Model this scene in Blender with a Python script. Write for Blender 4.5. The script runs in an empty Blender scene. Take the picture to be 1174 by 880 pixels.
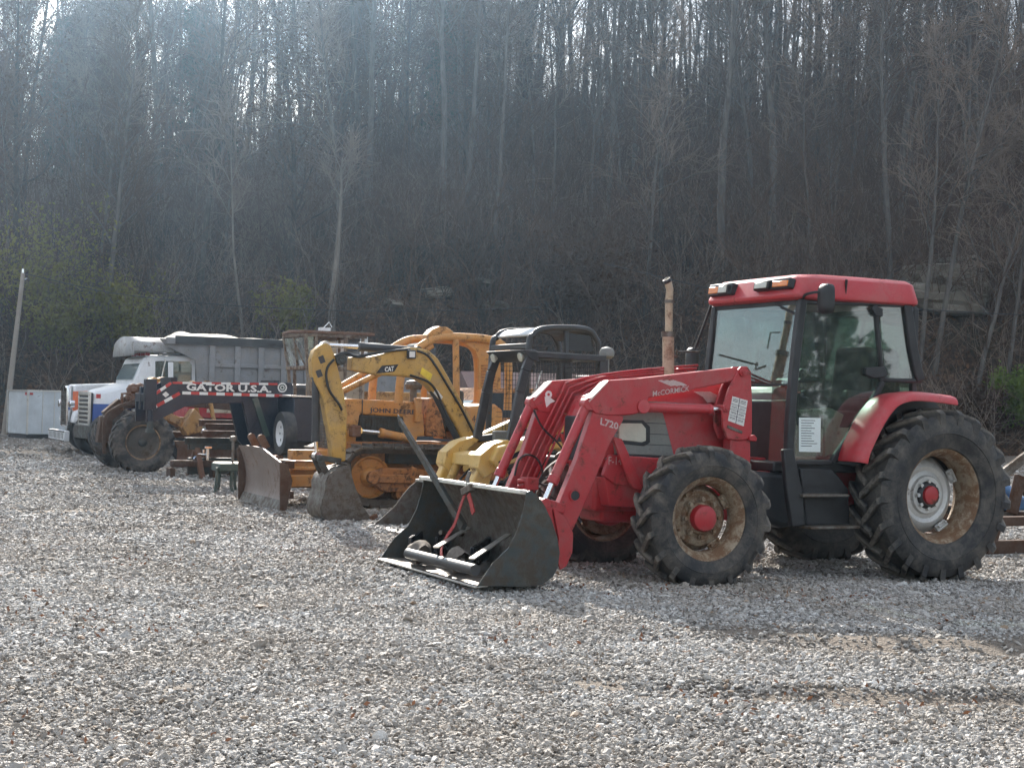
import bpy, bmesh, math, random
import numpy as np
from mathutils import Vector, Matrix
random.seed(7); RNG = np.random.default_rng(11)
PI = math.pi
scene = bpy.context.scene
COL = scene.collection
def R(d): return math.radians(d)

# ------------------------------------------------------------------ camera (measured from the photograph's perspective)
FPX, CX, CY = 1740.0, 587.0, 440.0          # focal length in photo pixels, photo centre
CAM_H, HORIZON, ROLL = 1.50, 462.0, 0.024
PITCH = math.atan((HORIZON-CY)/FPX)
CAM_LOC = Vector((0, 0, CAM_H))
CAM_ROT = (Matrix.Rotation(PI/2+PITCH, 3, 'X') @ Matrix.Rotation(ROLL, 3, 'Z'))
def ray(u, v):
    return (CAM_ROT @ Vector(((u-CX)/FPX, (CY-v)/FPX, -1.0)))
def on_ground(u, v, z=0.0):
    d = ray(u, v); t = (z-CAM_H)/d.z
    return CAM_LOC + d*t
def at_depth(u, v, Y):
    d = ray(u, v); return CAM_LOC + d*(Y/d.y)
def pix(p):
    q = CAM_ROT.transposed() @ (Vector(p)-CAM_LOC)
    return (CX+FPX*q.x/-q.z, CY-FPX*q.y/-q.z)

class Frame:
    """a vehicle's own frame: x forward, y to its left (the side the camera sees), z up"""
    def __init__(s, org, yaw):
        a = R(yaw); s.a = a
        s.fw = Vector((-math.cos(a), -math.sin(a), 0)); s.lf = Vector((math.sin(a), -math.cos(a), 0)); s.up = Vector((0,0,1))
        s.o = Vector(org); s.yaw = yaw
        s.rotz = math.atan2(s.fw.y, s.fw.x)
        s.M = Matrix((s.fw, s.lf, s.up)).transposed()
    def local(s, p): return s.M.transposed() @ (Vector(p)-s.o)
    def world(s, p): return s.o + s.M @ Vector(p)
    def on(s, ax, c, u, v):
        i = 'xyz'.index(ax); d = s.M.transposed() @ ray(u, v); o = s.local(CAM_LOC)
        return o + d*((c-o[i])/d[i])
    def Y(s, c, *pts): return [s.on('y', c, u, v) for u, v in pts]
    def xz(s, c, *pts):
        return [(p.x, p.z) for p in s.Y(c, *pts)]
def frame_at(u, v, Y, lp, yaw):
    f = Frame((0,0,0), yaw); w = at_depth(u, v, Y)
    return Frame(w - f.M @ Vector(lp), yaw)

# ------------------------------------------------------------------ mesh builder
class MB:
    def __init__(s): s.v = []; s.f = []
    def add(s, vs, fs):
        n = len(s.v); s.v += [tuple(q) for q in vs]; s.f += [tuple(n+i for i in f) for f in fs]; return s
    def box(s, c, d, rot=None):
        c = Vector(c); h = [x/2 for x in d]
        vs = [Vector((sx*h[0], sy*h[1], sz*h[2])) for sz in (-1,1) for sy in (-1,1) for sx in (-1,1)]
        if rot is not None: vs = [rot @ q for q in vs]
        return s.add([c+q for q in vs], [(0,2,3,1),(4,5,7,6),(0,1,5,4),(2,6,7,3),(0,4,6,2),(1,3,7,5)])
    def prism(s, pts, y0, y1):
        """outline (x,z) extruded from y0 to y1"""
        n = len(pts); ar = sum(pts[i][0]*pts[(i+1)%n][1]-pts[(i+1)%n][0]*pts[i][1] for i in range(n))
        if ar < 0: pts = pts[::-1]
        if y0 > y1: y0, y1 = y1, y0
        vs = [(x, y0, z) for x, z in pts]+[(x, y1, z) for x, z in pts]
        fs = [tuple(range(n)), tuple(range(2*n-1, n-1, -1))]
        fs += [(i, n+i, n+(i+1)%n, (i+1)%n) for i in range(n)]
        return s.add(vs, fs)
    def prism_to(s, pts3, off):
        off = Vector(off); n = len(pts3)
        vs = [Vector(p) for p in pts3]+[Vector(p)+off for p in pts3]
        fs = [tuple(range(n)), tuple(range(2*n-1, n-1, -1))]+[(i, n+i, n+(i+1)%n, (i+1)%n) for i in range(n)]
        return s.add(vs, fs)
    def bar(s, a, b, w, h, up=(0,0,1), w2=None, h2=None):
        a, b = Vector(a), Vector(b); d = (b-a).normalized(); u = Vector(up)
        if abs(d.dot(u)) > .98: u = Vector((1,0,0))
        sd = d.cross(u).normalized(); u = sd.cross(d)
        w2 = w if w2 is None else w2; h2 = h if h2 is None else h2
        vs = [a+sd*i*w/2+u*j*h/2 for i, j in ((-1,-1),(1,-1),(1,1),(-1,1))]+[b+sd*i*w2/2+u*j*h2/2 for i, j in ((-1,-1),(1,-1),(1,1),(-1,1))]
        return s.add(vs, [(0,1,2,3),(7,6,5,4),(0,4,5,1),(1,5,6,2),(2,6,7,3),(3,7,4,0)])
    def tube(s, pts, r, n=10, cap=True):
        pts = [Vector(p) for p in pts]; m = len(pts)
        rs = r if isinstance(r, (list, tuple)) else [r]*m
        d0 = (pts[1]-pts[0]).normalized(); u = Vector((0,0,1)) if abs(d0.z) < .9 else Vector((1,0,0))
        u = (u-d0*u.dot(d0)).normalized(); vs = []
        for i, p in enumerate(pts):
            d = (pts[min(i+1,m-1)]-pts[max(i-1,0)])
            d = d.normalized() if d.length > 1e-9 else d0
            u = (u-d*u.dot(d)); u = u.normalized() if u.length > 1e-6 else Vector((1,0,0)); w = d.cross(u)
            vs += [p+(u*math.cos(2*PI*k/n)+w*math.sin(2*PI*k/n))*rs[i] for k in range(n)]
        fs = [(i*n+k, i*n+(k+1)%n, (i+1)*n+(k+1)%n, (i+1)*n+k) for i in range(m-1) for k in range(n)]
        if cap: fs += [tuple(range(n-1,-1,-1)), tuple((m-1)*n+k for k in range(n))]
        return s.add(vs, fs)
    def cyl(s, a, b, r, n=20, r2=None):
        return s.tube([a, b], [r, r if r2 is None else r2], n)
    def lathe(s, c, axis, prof, n=32, close=False):
        """prof: (offset along axis, radius)"""
        c = Vector(c); ax = Vector(axis).normalized(); u = Vector((0,0,1)) if abs(ax.z) < .9 else Vector((1,0,0))
        u = (u-ax*u.dot(ax)).normalized(); w = ax.cross(u); m = len(prof); vs = []
        for o, r in prof:
            vs += [c+ax*o+(u*math.cos(2*PI*k/n)+w*math.sin(2*PI*k/n))*r for k in range(n)]
        fs = [(i*n+k, i*n+(k+1)%n, ((i+1)%m)*n+(k+1)%n, ((i+1)%m)*n+k) for i in range(m if close else m-1) for k in range(n)]
        return s.add(vs, fs)
    def build(s, name, mat, parent=None, bevel=0.0, smooth=35, seg=2, sub=0, solid=0.0):
        me = bpy.data.meshes.new(name); me.from_pydata([tuple(q) for q in s.v], [], s.f); me.update()
        bm = bmesh.new(); bm.from_mesh(me); bmesh.ops.recalc_face_normals(bm, faces=bm.faces); bm.to_mesh(me); bm.free()
        if smooth:
            me.polygons.foreach_set('use_smooth', [True]*len(me.polygons)); me.set_sharp_from_angle(angle=R(smooth))
        me.materials.append(mat)
        o = bpy.data.objects.new(name, me); COL.objects.link(o)
        if parent is not None: o.parent = parent
        if solid:
            m = o.modifiers.new('solid', 'SOLIDIFY'); m.thickness = solid; m.offset = 0
        if bevel:
            m = o.modifiers.new('bevel', 'BEVEL'); m.width = bevel; m.segments = seg; m.limit_method = 'ANGLE'; m.angle_limit = R(40)
        if sub:
            m = o.modifiers.new('sub', 'SUBSURF'); m.levels = sub; m.render_levels = sub
        return o
def ribbon(pts, w):
    """outline (x,z) of a strip of width w along a smooth chain"""
    P = [Vector((a, b)) for a, b in pts]; L, Rr = [], []
    for i, p in enumerate(P):
        d = (P[min(i+1,len(P)-1)]-P[max(i-1,0)]).normalized(); n = Vector((-d.y, d.x))*w/2; L.append(tuple(p+n)); Rr.append(tuple(p-n))
    return L+Rr[::-1]
def arc(c, r, a0, a1, n):
    return [(c[0]+r*math.cos(R(a0+(a1-a0)*i/n)), c[1]+r*math.sin(R(a0+(a1-a0)*i/n))) for i in range(n+1)]
def smooth_pts(pts, k=4):
    """Catmull-Rom through points"""
    P = [Vector(p) for p in pts]; out = []
    for i in range(len(P)-1):
        a, b, c, d = P[max(i-1,0)], P[i], P[i+1], P[min(i+2,len(P)-1)]
        for j in range(k):
            t = j/k
            out.append(.5*((2*b)+(c-a)*t+(2*a-5*b+4*c-d)*t*t+(3*b-a-3*c+d)*t**3))
    out.append(P[-1]); return out

def thing(name, label, cat, frame=None, loc=None, rotz=0, group=None):
    o = bpy.data.objects.new(name, None); COL.objects.link(o); o.empty_display_size = .3
    if frame: o.location = frame.o; o.rotation_euler = (0,0,frame.rotz)
    else: o.location = loc or (0,0,0); o.rotation_euler = (0,0,rotz)
    return tag(o, label, cat, group)
def tag(o, label=None, cat=None, group=None, kind=None):
    if label: o['label'] = label
    if cat: o['category'] = cat
    if group: o['group'] = group
    if kind: o['kind'] = kind
    return o
def part(name, parent, loc=(0,0,0), rot=(0,0,0)):
    o = bpy.data.objects.new(name, None); COL.objects.link(o); o.parent = parent; o.location = loc; o.rotation_euler = rot; o.empty_display_size = .1
    return o
def copy_tree(o, parent=None):
    c = o.copy(); COL.objects.link(c)
    if parent is not None: c.parent = parent
    for ch in list(o.children): copy_tree(ch, c)
    return c

# ------------------------------------------------------------------ materials
def C3(c): return (c[0], c[1], c[2], 1)
class NT:
    def __init__(s, name):
        s.m = bpy.data.materials.new(name); s.m.use_nodes = True; s.t = s.m.node_tree; s.n = s.t.nodes
        s.b = s.n['Principled BSDF']; s.out = s.n['Material Output']; s.co = s.n.new('ShaderNodeTexCoord').outputs['Object']
    def link(s, a, b): s.t.links.new(a, b)
    def noise(s, scale, detail=5, rough=.6, dist=0, vec=None, out='Fac'):
        n = s.n.new('ShaderNodeTexNoise'); n.inputs['Scale'].default_value = scale; n.inputs['Detail'].default_value = detail
        n.inputs['Roughness'].default_value = rough; n.inputs['Distortion'].default_value = dist
        s.link(vec or s.co, n.inputs['Vector']); return n.outputs[out]
    def vor(s, scale, feat='F1', out='Distance', vec=None, rnd=1):
        n = s.n.new('ShaderNodeTexVoronoi'); n.feature = feat; n.inputs['Scale'].default_value = scale; n.inputs['Randomness'].default_value = rnd
        s.link(vec or s.co, n.inputs['Vector']); return n.outputs[out]
    def ramp(s, f, a, b, va=0., vb=1.):
        n = s.n.new('ShaderNodeMapRange'); n.interpolation_type = 'SMOOTHSTEP'
        for k, x in (('From Min',a),('From Max',b),('To Min',va),('To Max',vb)): n.inputs[k].default_value = x
        s.link(f, n.inputs['Value']); return n.outputs['Result']
    def cramp(s, f, stops):
        n = s.n.new('ShaderNodeValToRGB'); e = n.color_ramp.elements
        while len(e) < len(stops): e.new(.5)
        for q, (p, c) in zip(e, stops): q.position = p; q.color = C3(c)
        s.link(f, n.inputs['Fac']); return n.outputs['Color']
    def mix(s, f, a, b, mode='MIX'):
        n = s.n.new('ShaderNodeMix'); n.data_type = 'RGBA'; n.blend_type = mode
        for sock, x in ((n.inputs[0], f), (n.inputs[6], a), (n.inputs[7], b)):
            if isinstance(x, (int, float)): sock.default_value = x
            elif isinstance(x, (tuple, list)): sock.default_value = C3(x)
            else: s.link(x, sock)
        return n.outputs[2]
    def math(s, op, a, b=None):
        n = s.n.new('ShaderNodeMath'); n.operation = op
        for i, x in ((0, a), (1, b)):
            if x is None: continue
            if isinstance(x, (int, float)): n.inputs[i].default_value = x
            else: s.link(x, n.inputs[i])
        return n.outputs[0]
    def scaled(s, v):
        n = s.n.new('ShaderNodeVectorMath'); n.operation = 'MULTIPLY'; s.link(s.co, n.inputs[0]); n.inputs[1].default_value = v; return n.outputs[0]
    def bump(s, h, strength, dist=.01):
        n = s.n.new('ShaderNodeBump'); n.inputs['Strength'].default_value = strength; n.inputs['Distance'].default_value = dist
        s.link(h, n.inputs['Height']); s.link(n.outputs[0], s.b.inputs['Normal'])
    def set(s, **k):
        for a, x in k.items():
            sock = s.b.inputs[{'base':'Base Color','rough':'Roughness','metal':'Metallic','spec':'Specular IOR Level','coat':'Coat Weight','trans':'Transmission Weight','alpha':'Alpha'}[a]]
            if isinstance(x, (int, float)): sock.default_value = x
            elif isinstance(x, (tuple, list)): sock.default_value = C3(x)
            else: s.link(x, sock)
        return s
def worn(name, base, rough=.45, metal=0., rust=.25, rustc=(.13,.055,.025), dust=.35, dustc=(.30,.25,.20), fade=None, scale=1., spec=.5, bump=.25, coat=0.):
    """painted or bare metal with fading, rust patches, dust and scratches"""
    t = NT(name)
    big = t.noise(1.6*scale, 4, .6); mid = t.noise(7*scale, 8, .65, .3); fine = t.noise(45*scale, 4, .7)
    c = t.mix(t.ramp(big, .35, .7), base, fade or tuple(min(1, x*1.25+.01) for x in base))
    c = t.mix(t.ramp(fine, .3, .8, 0, .25), c, tuple(x*.55 for x in base))
    dm = t.math('MULTIPLY', t.ramp(t.noise(2.7*scale, 6, .7, .4), .42, .72), dust)
    c = t.mix(dm, c, dustc)
    rm = t.math('MULTIPLY', t.ramp(t.math('ADD', t.math('ADD', mid, t.math('MULTIPLY', big, .35)), t.math('MULTIPLY', fine, .30)), .97-.30*rust, 1.12-.18*rust), .9)
    c = t.mix(rm, c, t.mix(fine, rustc, tuple(x*.45 for x in rustc)))
    streak = t.noise(4*scale, 6, .6, 0, t.scaled((6,6,.5)))
    c = t.mix(t.ramp(streak, .55, .8, 0, .35), c, tuple(x*.6 for x in base))
    t.set(base=c, rough=t.math('MINIMUM', t.math('ADD', t.math('ADD', t.math('MULTIPLY', dm, .5), t.math('MULTIPLY', rm, .4)), t.ramp(fine, .2, .9, rough*.85, rough*1.2)), .95),
          metal=t.math('MULTIPLY', t.math('SUBTRACT', 1., rm), metal), spec=spec, coat=coat)
    t.bump(t.math('ADD', mid, t.math('MULTIPLY', fine, .4)), bump, .004)
    return t.m
def plain(name, base, rough=.5, metal=0., spec=.5, var=.3, scale=8, emit=None):
    t = NT(name); n = t.noise(scale, 6, .65)
    t.set(base=t.mix(t.ramp(n, .3, .75), base, tuple(x*(1-var) for x in base)), rough=t.ramp(n, .2, .8, rough*.85, min(1, rough*1.15)), metal=metal, spec=spec)
    return t.m
def glassy(name, tint=(.62,.72,.69), refl_rough=.02, dirt=.12, refl=.11):
    """thin window glass: clear with mirror reflection that grows at grazing angles, and some dust"""
    t = NT(name); n = t.n; n.remove(t.b)
    tr = n.new('ShaderNodeBsdfTransparent'); tr.inputs[0].default_value = C3(tint)
    gl = n.new('ShaderNodeBsdfGlossy'); gl.inputs['Roughness'].default_value = refl_rough; gl.inputs['Color'].default_value = (1,1,1,1)
    fr = n.new('ShaderNodeLayerWeight'); fr.inputs['Blend'].default_value = .5
    m = n.new('ShaderNodeMixShader'); t.link(t.math('ADD', t.math('MULTIPLY', t.math('POWER', fr.outputs['Facing'], 4.), .85), refl), m.inputs[0]); t.link(tr.outputs[0], m.inputs[1]); t.link(gl.outputs[0], m.inputs[2])
    df = n.new('ShaderNodeBsdfDiffuse'); df.inputs[0].default_value = (.42,.42,.39,1)
    m2 = n.new('ShaderNodeMixShader')
    d = t.math('MULTIPLY', t.ramp(t.noise(3.5, 7, .7, .5), .35, .75, .15, 1.), dirt)
    t.link(d, m2.inputs[0]); t.link(m.outputs[0], m2.inputs[1]); t.link(df.outputs[0], m2.inputs[2]); t.link(m2.outputs[0], t.out.inputs[0])
    return t.m
def rubber(name, dustc=(.20,.18,.155), dust=.5, ro=None):
    t = NT(name); n = t.noise(5, 8, .7, .3); f = t.noise(60, 3, .6)
    m = t.ramp(t.math('ADD', n, t.math('MULTIPLY', f, .15)), .42, .85, 0, dust)
    if ro:                                             # dried mud worn onto the faces of the lugs
        s_ = t.n.new('ShaderNodeSeparateXYZ'); t.link(t.co, s_.inputs[0]); rr = t.math('SQRT', t.math('ADD', t.math('POWER', s_.outputs[0], 2.), t.math('POWER', s_.outputs[2], 2.)))
        m = t.math('MAXIMUM', m, t.math('MULTIPLY', t.ramp(rr, ro-.05, ro-.012), t.ramp(t.noise(9, 6, .75), .32, .62, .10, .9)))
    t.set(base=t.mix(m, (.016,.017,.020), dustc), rough=t.ramp(n, .3, .7, .55, .85), spec=.4)
    t.bump(t.math('ADD', n, f), .35, .004)
    return t.m
M = {}
M['red'] = worn('red_paint', (.41,.022,.030), .36, rust=.34, dust=.45, dustc=(.28,.14,.12), fade=(.44,.038,.042), rustc=(.12,.04,.025), spec=.5, scale=1.4)
M['red_roof'] = worn('red_roof_paint', (.48,.034,.045), .38, rust=.08, dust=.45, dustc=(.38,.16,.15), fade=(.48,.058,.065))
M['grey_panel'] = worn('grey_panel_paint', (.16,.165,.15), .5, rust=.05, dust=.3)
M['black'] = worn('black_paint', (.020,.021,.024), .45, rust=.08, dust=.25, dustc=(.14,.12,.10))
M['gloss_black'] = worn('gloss_black_paint', (.012,.014,.020), .22, rust=.0, dust=.15, dustc=(.10,.09,.08))
M['plastic'] = plain('black_plastic', (.022,.023,.025), .55)
M['rubber'] = rubber('tyre_rubber')
M['ag_rear'] = rubber('rear_tyre_rubber', (.20,.18,.15), .6, .81); M['ag_front'] = rubber('front_tyre_rubber', (.22,.19,.155), .65, .622)
M['rim_rust'] = worn('rusty_rim', (.29,.235,.165), .55, .2, rust=.95, rustc=(.20,.10,.048), dust=.6, dustc=(.27,.18,.11), scale=1.6)
M['trailer_black'] = worn('blue_black_paint', (.004,.009,.022), .3, rust=0, dust=.04, dustc=(.05,.05,.06))
M['dark_rust'] = worn('dark_rust_iron', (.075,.042,.027), .75, .1, rust=.7, rustc=(.10,.045,.022), dust=.3, dustc=(.16,.11,.08))
M['rim_silver'] = worn('silver_disc', (.52,.52,.50), .42, .3, rust=.22, dust=.3)
M['steel'] = worn('worn_steel', (.14,.13,.115), .45, .5, rust=.85, rustc=(.11,.075,.05), dust=.6, dustc=(.22,.18,.14), scale=1.6, bump=.4)
M['dark_steel'] = worn('dark_steel', (.040,.050,.050), .42, .35, rust=.85, rustc=(.085,.062,.042), dust=.7, dustc=(.13,.115,.09), scale=1.8, bump=.5)
M['bright_steel'] = worn('bright_steel', (.62,.60,.56), .32, .8, rust=.25, dust=.25)
M['chrome'] = plain('chrome', (.75,.75,.76), .12, 1.0, var=.1)
M['rod'] = plain('chromed_rod', (.80,.80,.80), .14, 1.0, var=.05)
M['rusty'] = worn('rusty_iron', (.14,.065,.035), .7, .1, rust=.7, rustc=(.17,.07,.03), dust=.3)
M['glass'] = glassy('cab_glass')
M['white'] = worn('white_paint', (.70,.71,.72), .4, rust=.06, dust=.25, dustc=(.5,.46,.40))
M['decal'] = plain('white_decal', (.72,.71,.68), .5, var=.12, scale=30)
M['decal_dull'] = plain('faded_white_decal', (.55,.40,.38), .5, var=.2, scale=40)
M['ink'] = plain('printed_ink', (.05,.05,.06), .6)
M['lens'] = plain('headlamp_lens', (.55,.55,.46), .15, spec=.8, var=.2)
M['amber'] = plain('amber_lens', (.75,.22,.02), .2, spec=.8, var=.15)
M['paper'] = plain('printed_paper', (.72,.80,.78), .7, var=.08, scale=60)
M['hose'] = plain('rubber_hose', (.02,.02,.02), .45)
M['rope_red'] = plain('red_strap', (.40,.05,.045), .8, var=.4, scale=60)
M['orange'] = worn('construction_orange', (.53,.235,.055), .5, rust=.38, rustc=(.14,.07,.035), dust=.5, dustc=(.36,.24,.14), fade=(.58,.29,.085), scale=1.3)
M['orange_dirty'] = worn('greasy_orange', (.40,.16,.045), .6, rust=.6, rustc=(.06,.04,.03), dust=.6, dustc=(.20,.14,.09), scale=2)
M['cat_yellow'] = worn('excavator_yellow', (.49,.285,.060), .45, rust=.45, rustc=(.13,.085,.045), dust=.55, dustc=(.32,.24,.15), fade=(.53,.33,.09), scale=1.5)
M['loader_yellow'] = worn('loader_yellow', (.60,.37,.085), .42, rust=.25, dust=.45, dustc=(.42,.33,.20), fade=(.64,.43,.14), scale=1.3)
M['grader_yellow'] = worn('old_grader_yellow', (.40,.20,.05), .6, rust=.62, rustc=(.12,.055,.03), dust=.5)
M['track'] = worn('track_steel', (.11,.095,.08), .6, .35, rust=.6, rustc=(.10,.065,.045), dust=.7, dustc=(.22,.18,.14))
M['blade'] = worn('polished_blade', (.21,.165,.145), .42, .35, rust=.35, rustc=(.19,.115,.08), dust=.55, dustc=(.24,.19,.16), bump=.1)
M['blue'] = worn('blue_paint', (.018,.055,.23), .35, rust=.05, dust=.25)
M['truck_orange'] = worn('orange_paint', (.72,.14,.035), .4, rust=.05, dust=.2)
M['trailer_skin'] = worn('trailer_skin', (.50,.53,.55), .4, .15, rust=.03, dust=.25, dustc=(.42,.42,.40))
M['bed_grey'] = worn('dump_bed_grey', (.20,.20,.205), .55, .1, rust=.25, rustc=(.14,.10,.08), dust=.4)
M['tarp'] = worn('canvas_tarp', (.72,.67,.56), .8, rust=0, dust=.4, dustc=(.45,.40,.32), bump=.6)
M['cream'] = worn('cream_paint', (.52,.46,.34), .6, rust=.35, dust=.4)
M['tape_red'] = plain('red_reflective_tape', (.50,.035,.03), .35)
M['tape_white'] = plain('white_reflective_tape', (.72,.72,.70), .35, var=.1)
M['ltblue'] = worn('light_blue_paint', (.06,.17,.36), .5, rust=.2)
M['seat'] = plain('seat_vinyl', (.05,.052,.05), .6)
M['wood_pole'] = worn('weathered_pole', (.27,.235,.20), .85, rust=0, dust=.3, bump=.6)
M['green'] = worn('dark_green_paint', (.03,.055,.045), .5, rust=.2)
M['rag'] = plain('grey_cloth', (.20,.17,.14), .95, var=.5, scale=20)

# ------------------------------------------------------------------ text
def text(body, mat, parent, o, right, up, h, width=None, depth=.003, name='lettering', bold=0.0, shear=0.):
    cu = bpy.data.curves.new('tmp_text', 'FONT'); cu.body = body; cu.size = 1; cu.extrude = 0; cu.offset = bold; cu.resolution_u = 2; cu.shear = shear
    ob = bpy.data.objects.new('tmp_text', cu); COL.objects.link(ob); bpy.context.view_layer.update()
    me = bpy.data.meshes.new_from_object(ob.evaluated_get(bpy.context.evaluated_depsgraph_get())); bpy.data.objects.remove(ob)
    vs = [q.co.copy() for q in me.vertices]; x0 = min(q.x for q in vs); x1 = max(q.x for q in vs); y0 = min(q.y for q in vs); y1 = max(q.y for q in vs)
    sy = h/(y1-y0); sx = sy if width is None else width/(x1-x0)
    right, up, o = Vector(right).normalized(), Vector(up).normalized(), Vector(o); nrm = right.cross(up).normalized()
    for q, w in zip(me.vertices, vs): q.co = o+right*(w.x-x0)*sx+up*(w.y-y0)*sy+nrm*depth
    me.materials.clear(); me.materials.append(mat)
    t = bpy.data.objects.new(name, me); COL.objects.link(t); t.parent = parent; me.name = name
    return t
def tyre_mesh(Ro, Rr, w, nl=20, lug=.035, lugw=.055, name='tyre', mat=None, parent=None, sweep=.42, bulge=.0):
    """agricultural / road tyre about the y axis, outer side at +w/2"""
    mb = MB(); h = w/2; Rt = Ro-lug
    prof = [(-h*.62,Rr),(-h*.80,Rr+.02),(-h*(.96+bulge),Rr+(Rt-Rr)*.35),(-h*(.985+bulge),Rr+(Rt-Rr)*.46),(-h*(1.015+bulge),Rr+(Rt-Rr)*.47),(-h*(1.015+bulge),Rr+(Rt-Rr)*.49),(-h*(1.0+bulge),Rr+(Rt-Rr)*.50),(-h*(1.0+bulge),Rr+(Rt-Rr)*.62),(-h*.93,Rr+(Rt-Rr)*.84),(-h*.80,Rt-.012),(-h*.4,Rt),(0,Rt+.004)]
    prof = prof+[(-a, b) for a, b in prof[-2::-1]]
    mb.lathe((0,0,0), (0,1,0), prof, 56)
    def rad(y):
        y = abs(y)/h
        return Rt-(0 if y < .5 else .014*(y-.5)/.3)
    for s in (-1, 1):
        for k in range(nl):
            th0 = 2*PI*(k+(.5 if s > 0 else 0))/nl
            secs = []
            for t in (0, .3, .62, .92, 1.0):
                y = s*(-.03+t*(h*.93+.03)); th = th0+sweep*(t**1.15)*(h/Ro)*1.9
                top = Ro-.010*max(0, t-.5)*2
                bot = rad(y)-.02
                if t == 1.0: top = Ro-.045; bot = Rr+(Rt-Rr)*.72; y = s*h*.985
                if t == .92: bot = Rt-.05
                lw = lugw*(1.0+.25*t)/Ro/2
                tw = lw*.82
                secs.append([(bot, th-lw, y), (top, th-tw, y), (top, th+tw, y), (bot, th+lw, y)])
            vs = [(-r*math.sin(a), y, r*math.cos(a)) for sec in secs for r, a, y in sec]
            fs = [(i*4+j, i*4+(j+1)%4, (i+1)*4+(j+1)%4, (i+1)*4+j) for i in range(len(secs)-1) for j in range(4)]+[(0,1,2,3),(16,17,18,19)]
            mb.add(vs, fs)
    return mb.build(name, mat or M['rubber'], parent, smooth=30)
# ================================================================== red tractor with front loader
T = frame_at(1080, 568, 14.0, (0, 1.0, .74), 26)
trac = thing('farm_tractor', 'big red farm tractor with glass cab and front loader, nearest machine on the right', 'tractor', T)
WB = 2.55
def ag_wheel(parent, x, y, z, side, Ro, Rr, w, nl, lug, lugw, dish, discm, capr, capz, steer=0, capm=None):
    """side=+1 is the near side; everything outward is +y before turning"""
    wh = part('wheel', parent, (x, y, z), (0, 0, (0 if side > 0 else PI)+R(steer)))
    ty = tyre_mesh(Ro, Rr, w, nl, lug, lugw, 'tyre', M['ag_rear'] if Ro > .7 else M['ag_front'], wh, sweep=.5)
    ty.rotation_euler = (0, R(random.uniform(0, 40)), 0)
    h = w/2
    mb = MB(); f = Rr+.012
    mb.lathe((0,0,0), (0,1,0), [(-h*.62,f),(-h*.66,f+.012),(-h*.70,f),(-h*.66,f-.02),(-h*.3,f-.055),(h*.25,f-.055),(h*.40,f-.03),(h*.60,f-.018),(h*.66,f+.012),(h*.70,f+.014),(h*.73,f),(h*.68,f-.022),(h*.45,f-.048),(h*.28,f-.07),(-h*.3,f-.07)], 56)
    mb.build('rim', M['rim_rust'], wh, smooth=40)
    d = h*.66-dish; mb = MB(); ro = f-.066
    mb.lathe((0,0,0), (0,1,0), [(d-.05,ro*.99),(d-.02,ro*.9),(d+.02,ro*.82),(d+.035,ro*.70),(d+.02,ro*.60),(d+.03,ro*.50),(d+.055,ro*.46),(d+.055,.02),(d+.035,.02),(d+.0,ro*.5),(d-.03,ro*.8),(d-.06,ro*.98)], 48)
    nb = 8
    for k in range(nb):
        a = 2*PI*k/nb; r = capr*1.42
        mb.cyl((r*math.sin(a), d+.05, r*math.cos(a)), (r*math.sin(a), d+.085, r*math.cos(a)), .019, 6)
        mb.cyl((r*math.sin(a), d+.05, r*math.cos(a)), (r*math.sin(a), d+.062, r*math.cos(a)), .027, 12)
    mb.build('wheel_disc', discm, wh, smooth=35)
    for k in range(4):                                 # cast clamps between disc and rim
        mb = MB()
        a = 2*PI*(k+.35)/4; c, s_ = math.cos(a), math.sin(a)
        rot = Matrix.Rotation(a, 3, 'Y')
        mb.box(rot @ Vector((0, d+.040, ro*.92)), (.13, .03, .07), rot); mb.box(rot @ Vector((0, d+.062, ro*.96)), (.14, .02, .02), rot)
        for j in (-.04, .04):
            q = rot @ Vector((j, d+.06, ro*.86)); mb.cyl(q, q+Vector((0,.03,0)), .015, 6)
        mb.build('rim_clamp', M['rim_rust'] if Rr < .38 else M['rim_silver'], wh, bevel=.006)
    mb = MB()
    mb.lathe((0,0,0), (0,1,0), [(d+.02,capr),(d+capz*.8,capr),(d+capz*.95,capr*.93),(d+capz,capr*.8),(d+capz,.001)], 32)
    mb.build('hub_cap', capm or M['red'], wh, smooth=35)
    return wh
ag_wheel(trac, 0, 1.0-.47*.33, .735, 1, .81, .425, .47, 21, .055, .062, .25, M['rim_silver'], .088, .12)
ag_wheel(trac, 0, -1.0+.47*.33, .735, -1, .81, .425, .47, 21, .055, .062, .25, M['rim_silver'], .088, .12)
FW = T.on('y', 1.0, 812.5, 596)
ag_wheel(trac, FW.x, 1.0-.33*.33, FW.z+.01, 1, .622, .345, .34, 18, .045, .052, .17, M['rim_rust'], .115, .13, steer=-2)
ag_wheel(trac, FW.x, -1.0+.33*.33, FW.z+.01, -1, .622, .345, .34, 18, .045, .052, .17, M['rim_rust'], .115, .13, steer=-2)

# chassis, axles, transmission
mb = MB()
mb.box((FW.x-.15, 0, .62), (1.5, .42, .30)); mb.box((FW.x+.45, 0, .80), (.5, .50, .46)); mb.box((1.0, 0, .80), (1.3, .5, .5))
mb.build('chassis', M['red'], trac, bevel=.03)
mb = MB(); mb.cyl((FW.x,-.82,FW.z), (FW.x,.82,FW.z), .10, 16); mb.box((FW.x,0,FW.z+.02), (.34,.62,.26))
for s in (-1,1): mb.cyl((FW.x, s*.66, FW.z), (FW.x, s*.80, FW.z), .19, 20)
mb.build('front_axle', M['red'], trac, bevel=.02)
mb = MB(); mb.cyl((0,-.84,.735), (0,.84,.735), .13, 18); mb.box((.05,0,.80), (.62,.66,.55)); mb.box((-.35,0,.62), (.25,.3,.2))
mb.build('rear_axle', M['black'], trac, bevel=.03)
mb = MB()                                              # dark tank and lower body under the cab
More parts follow.
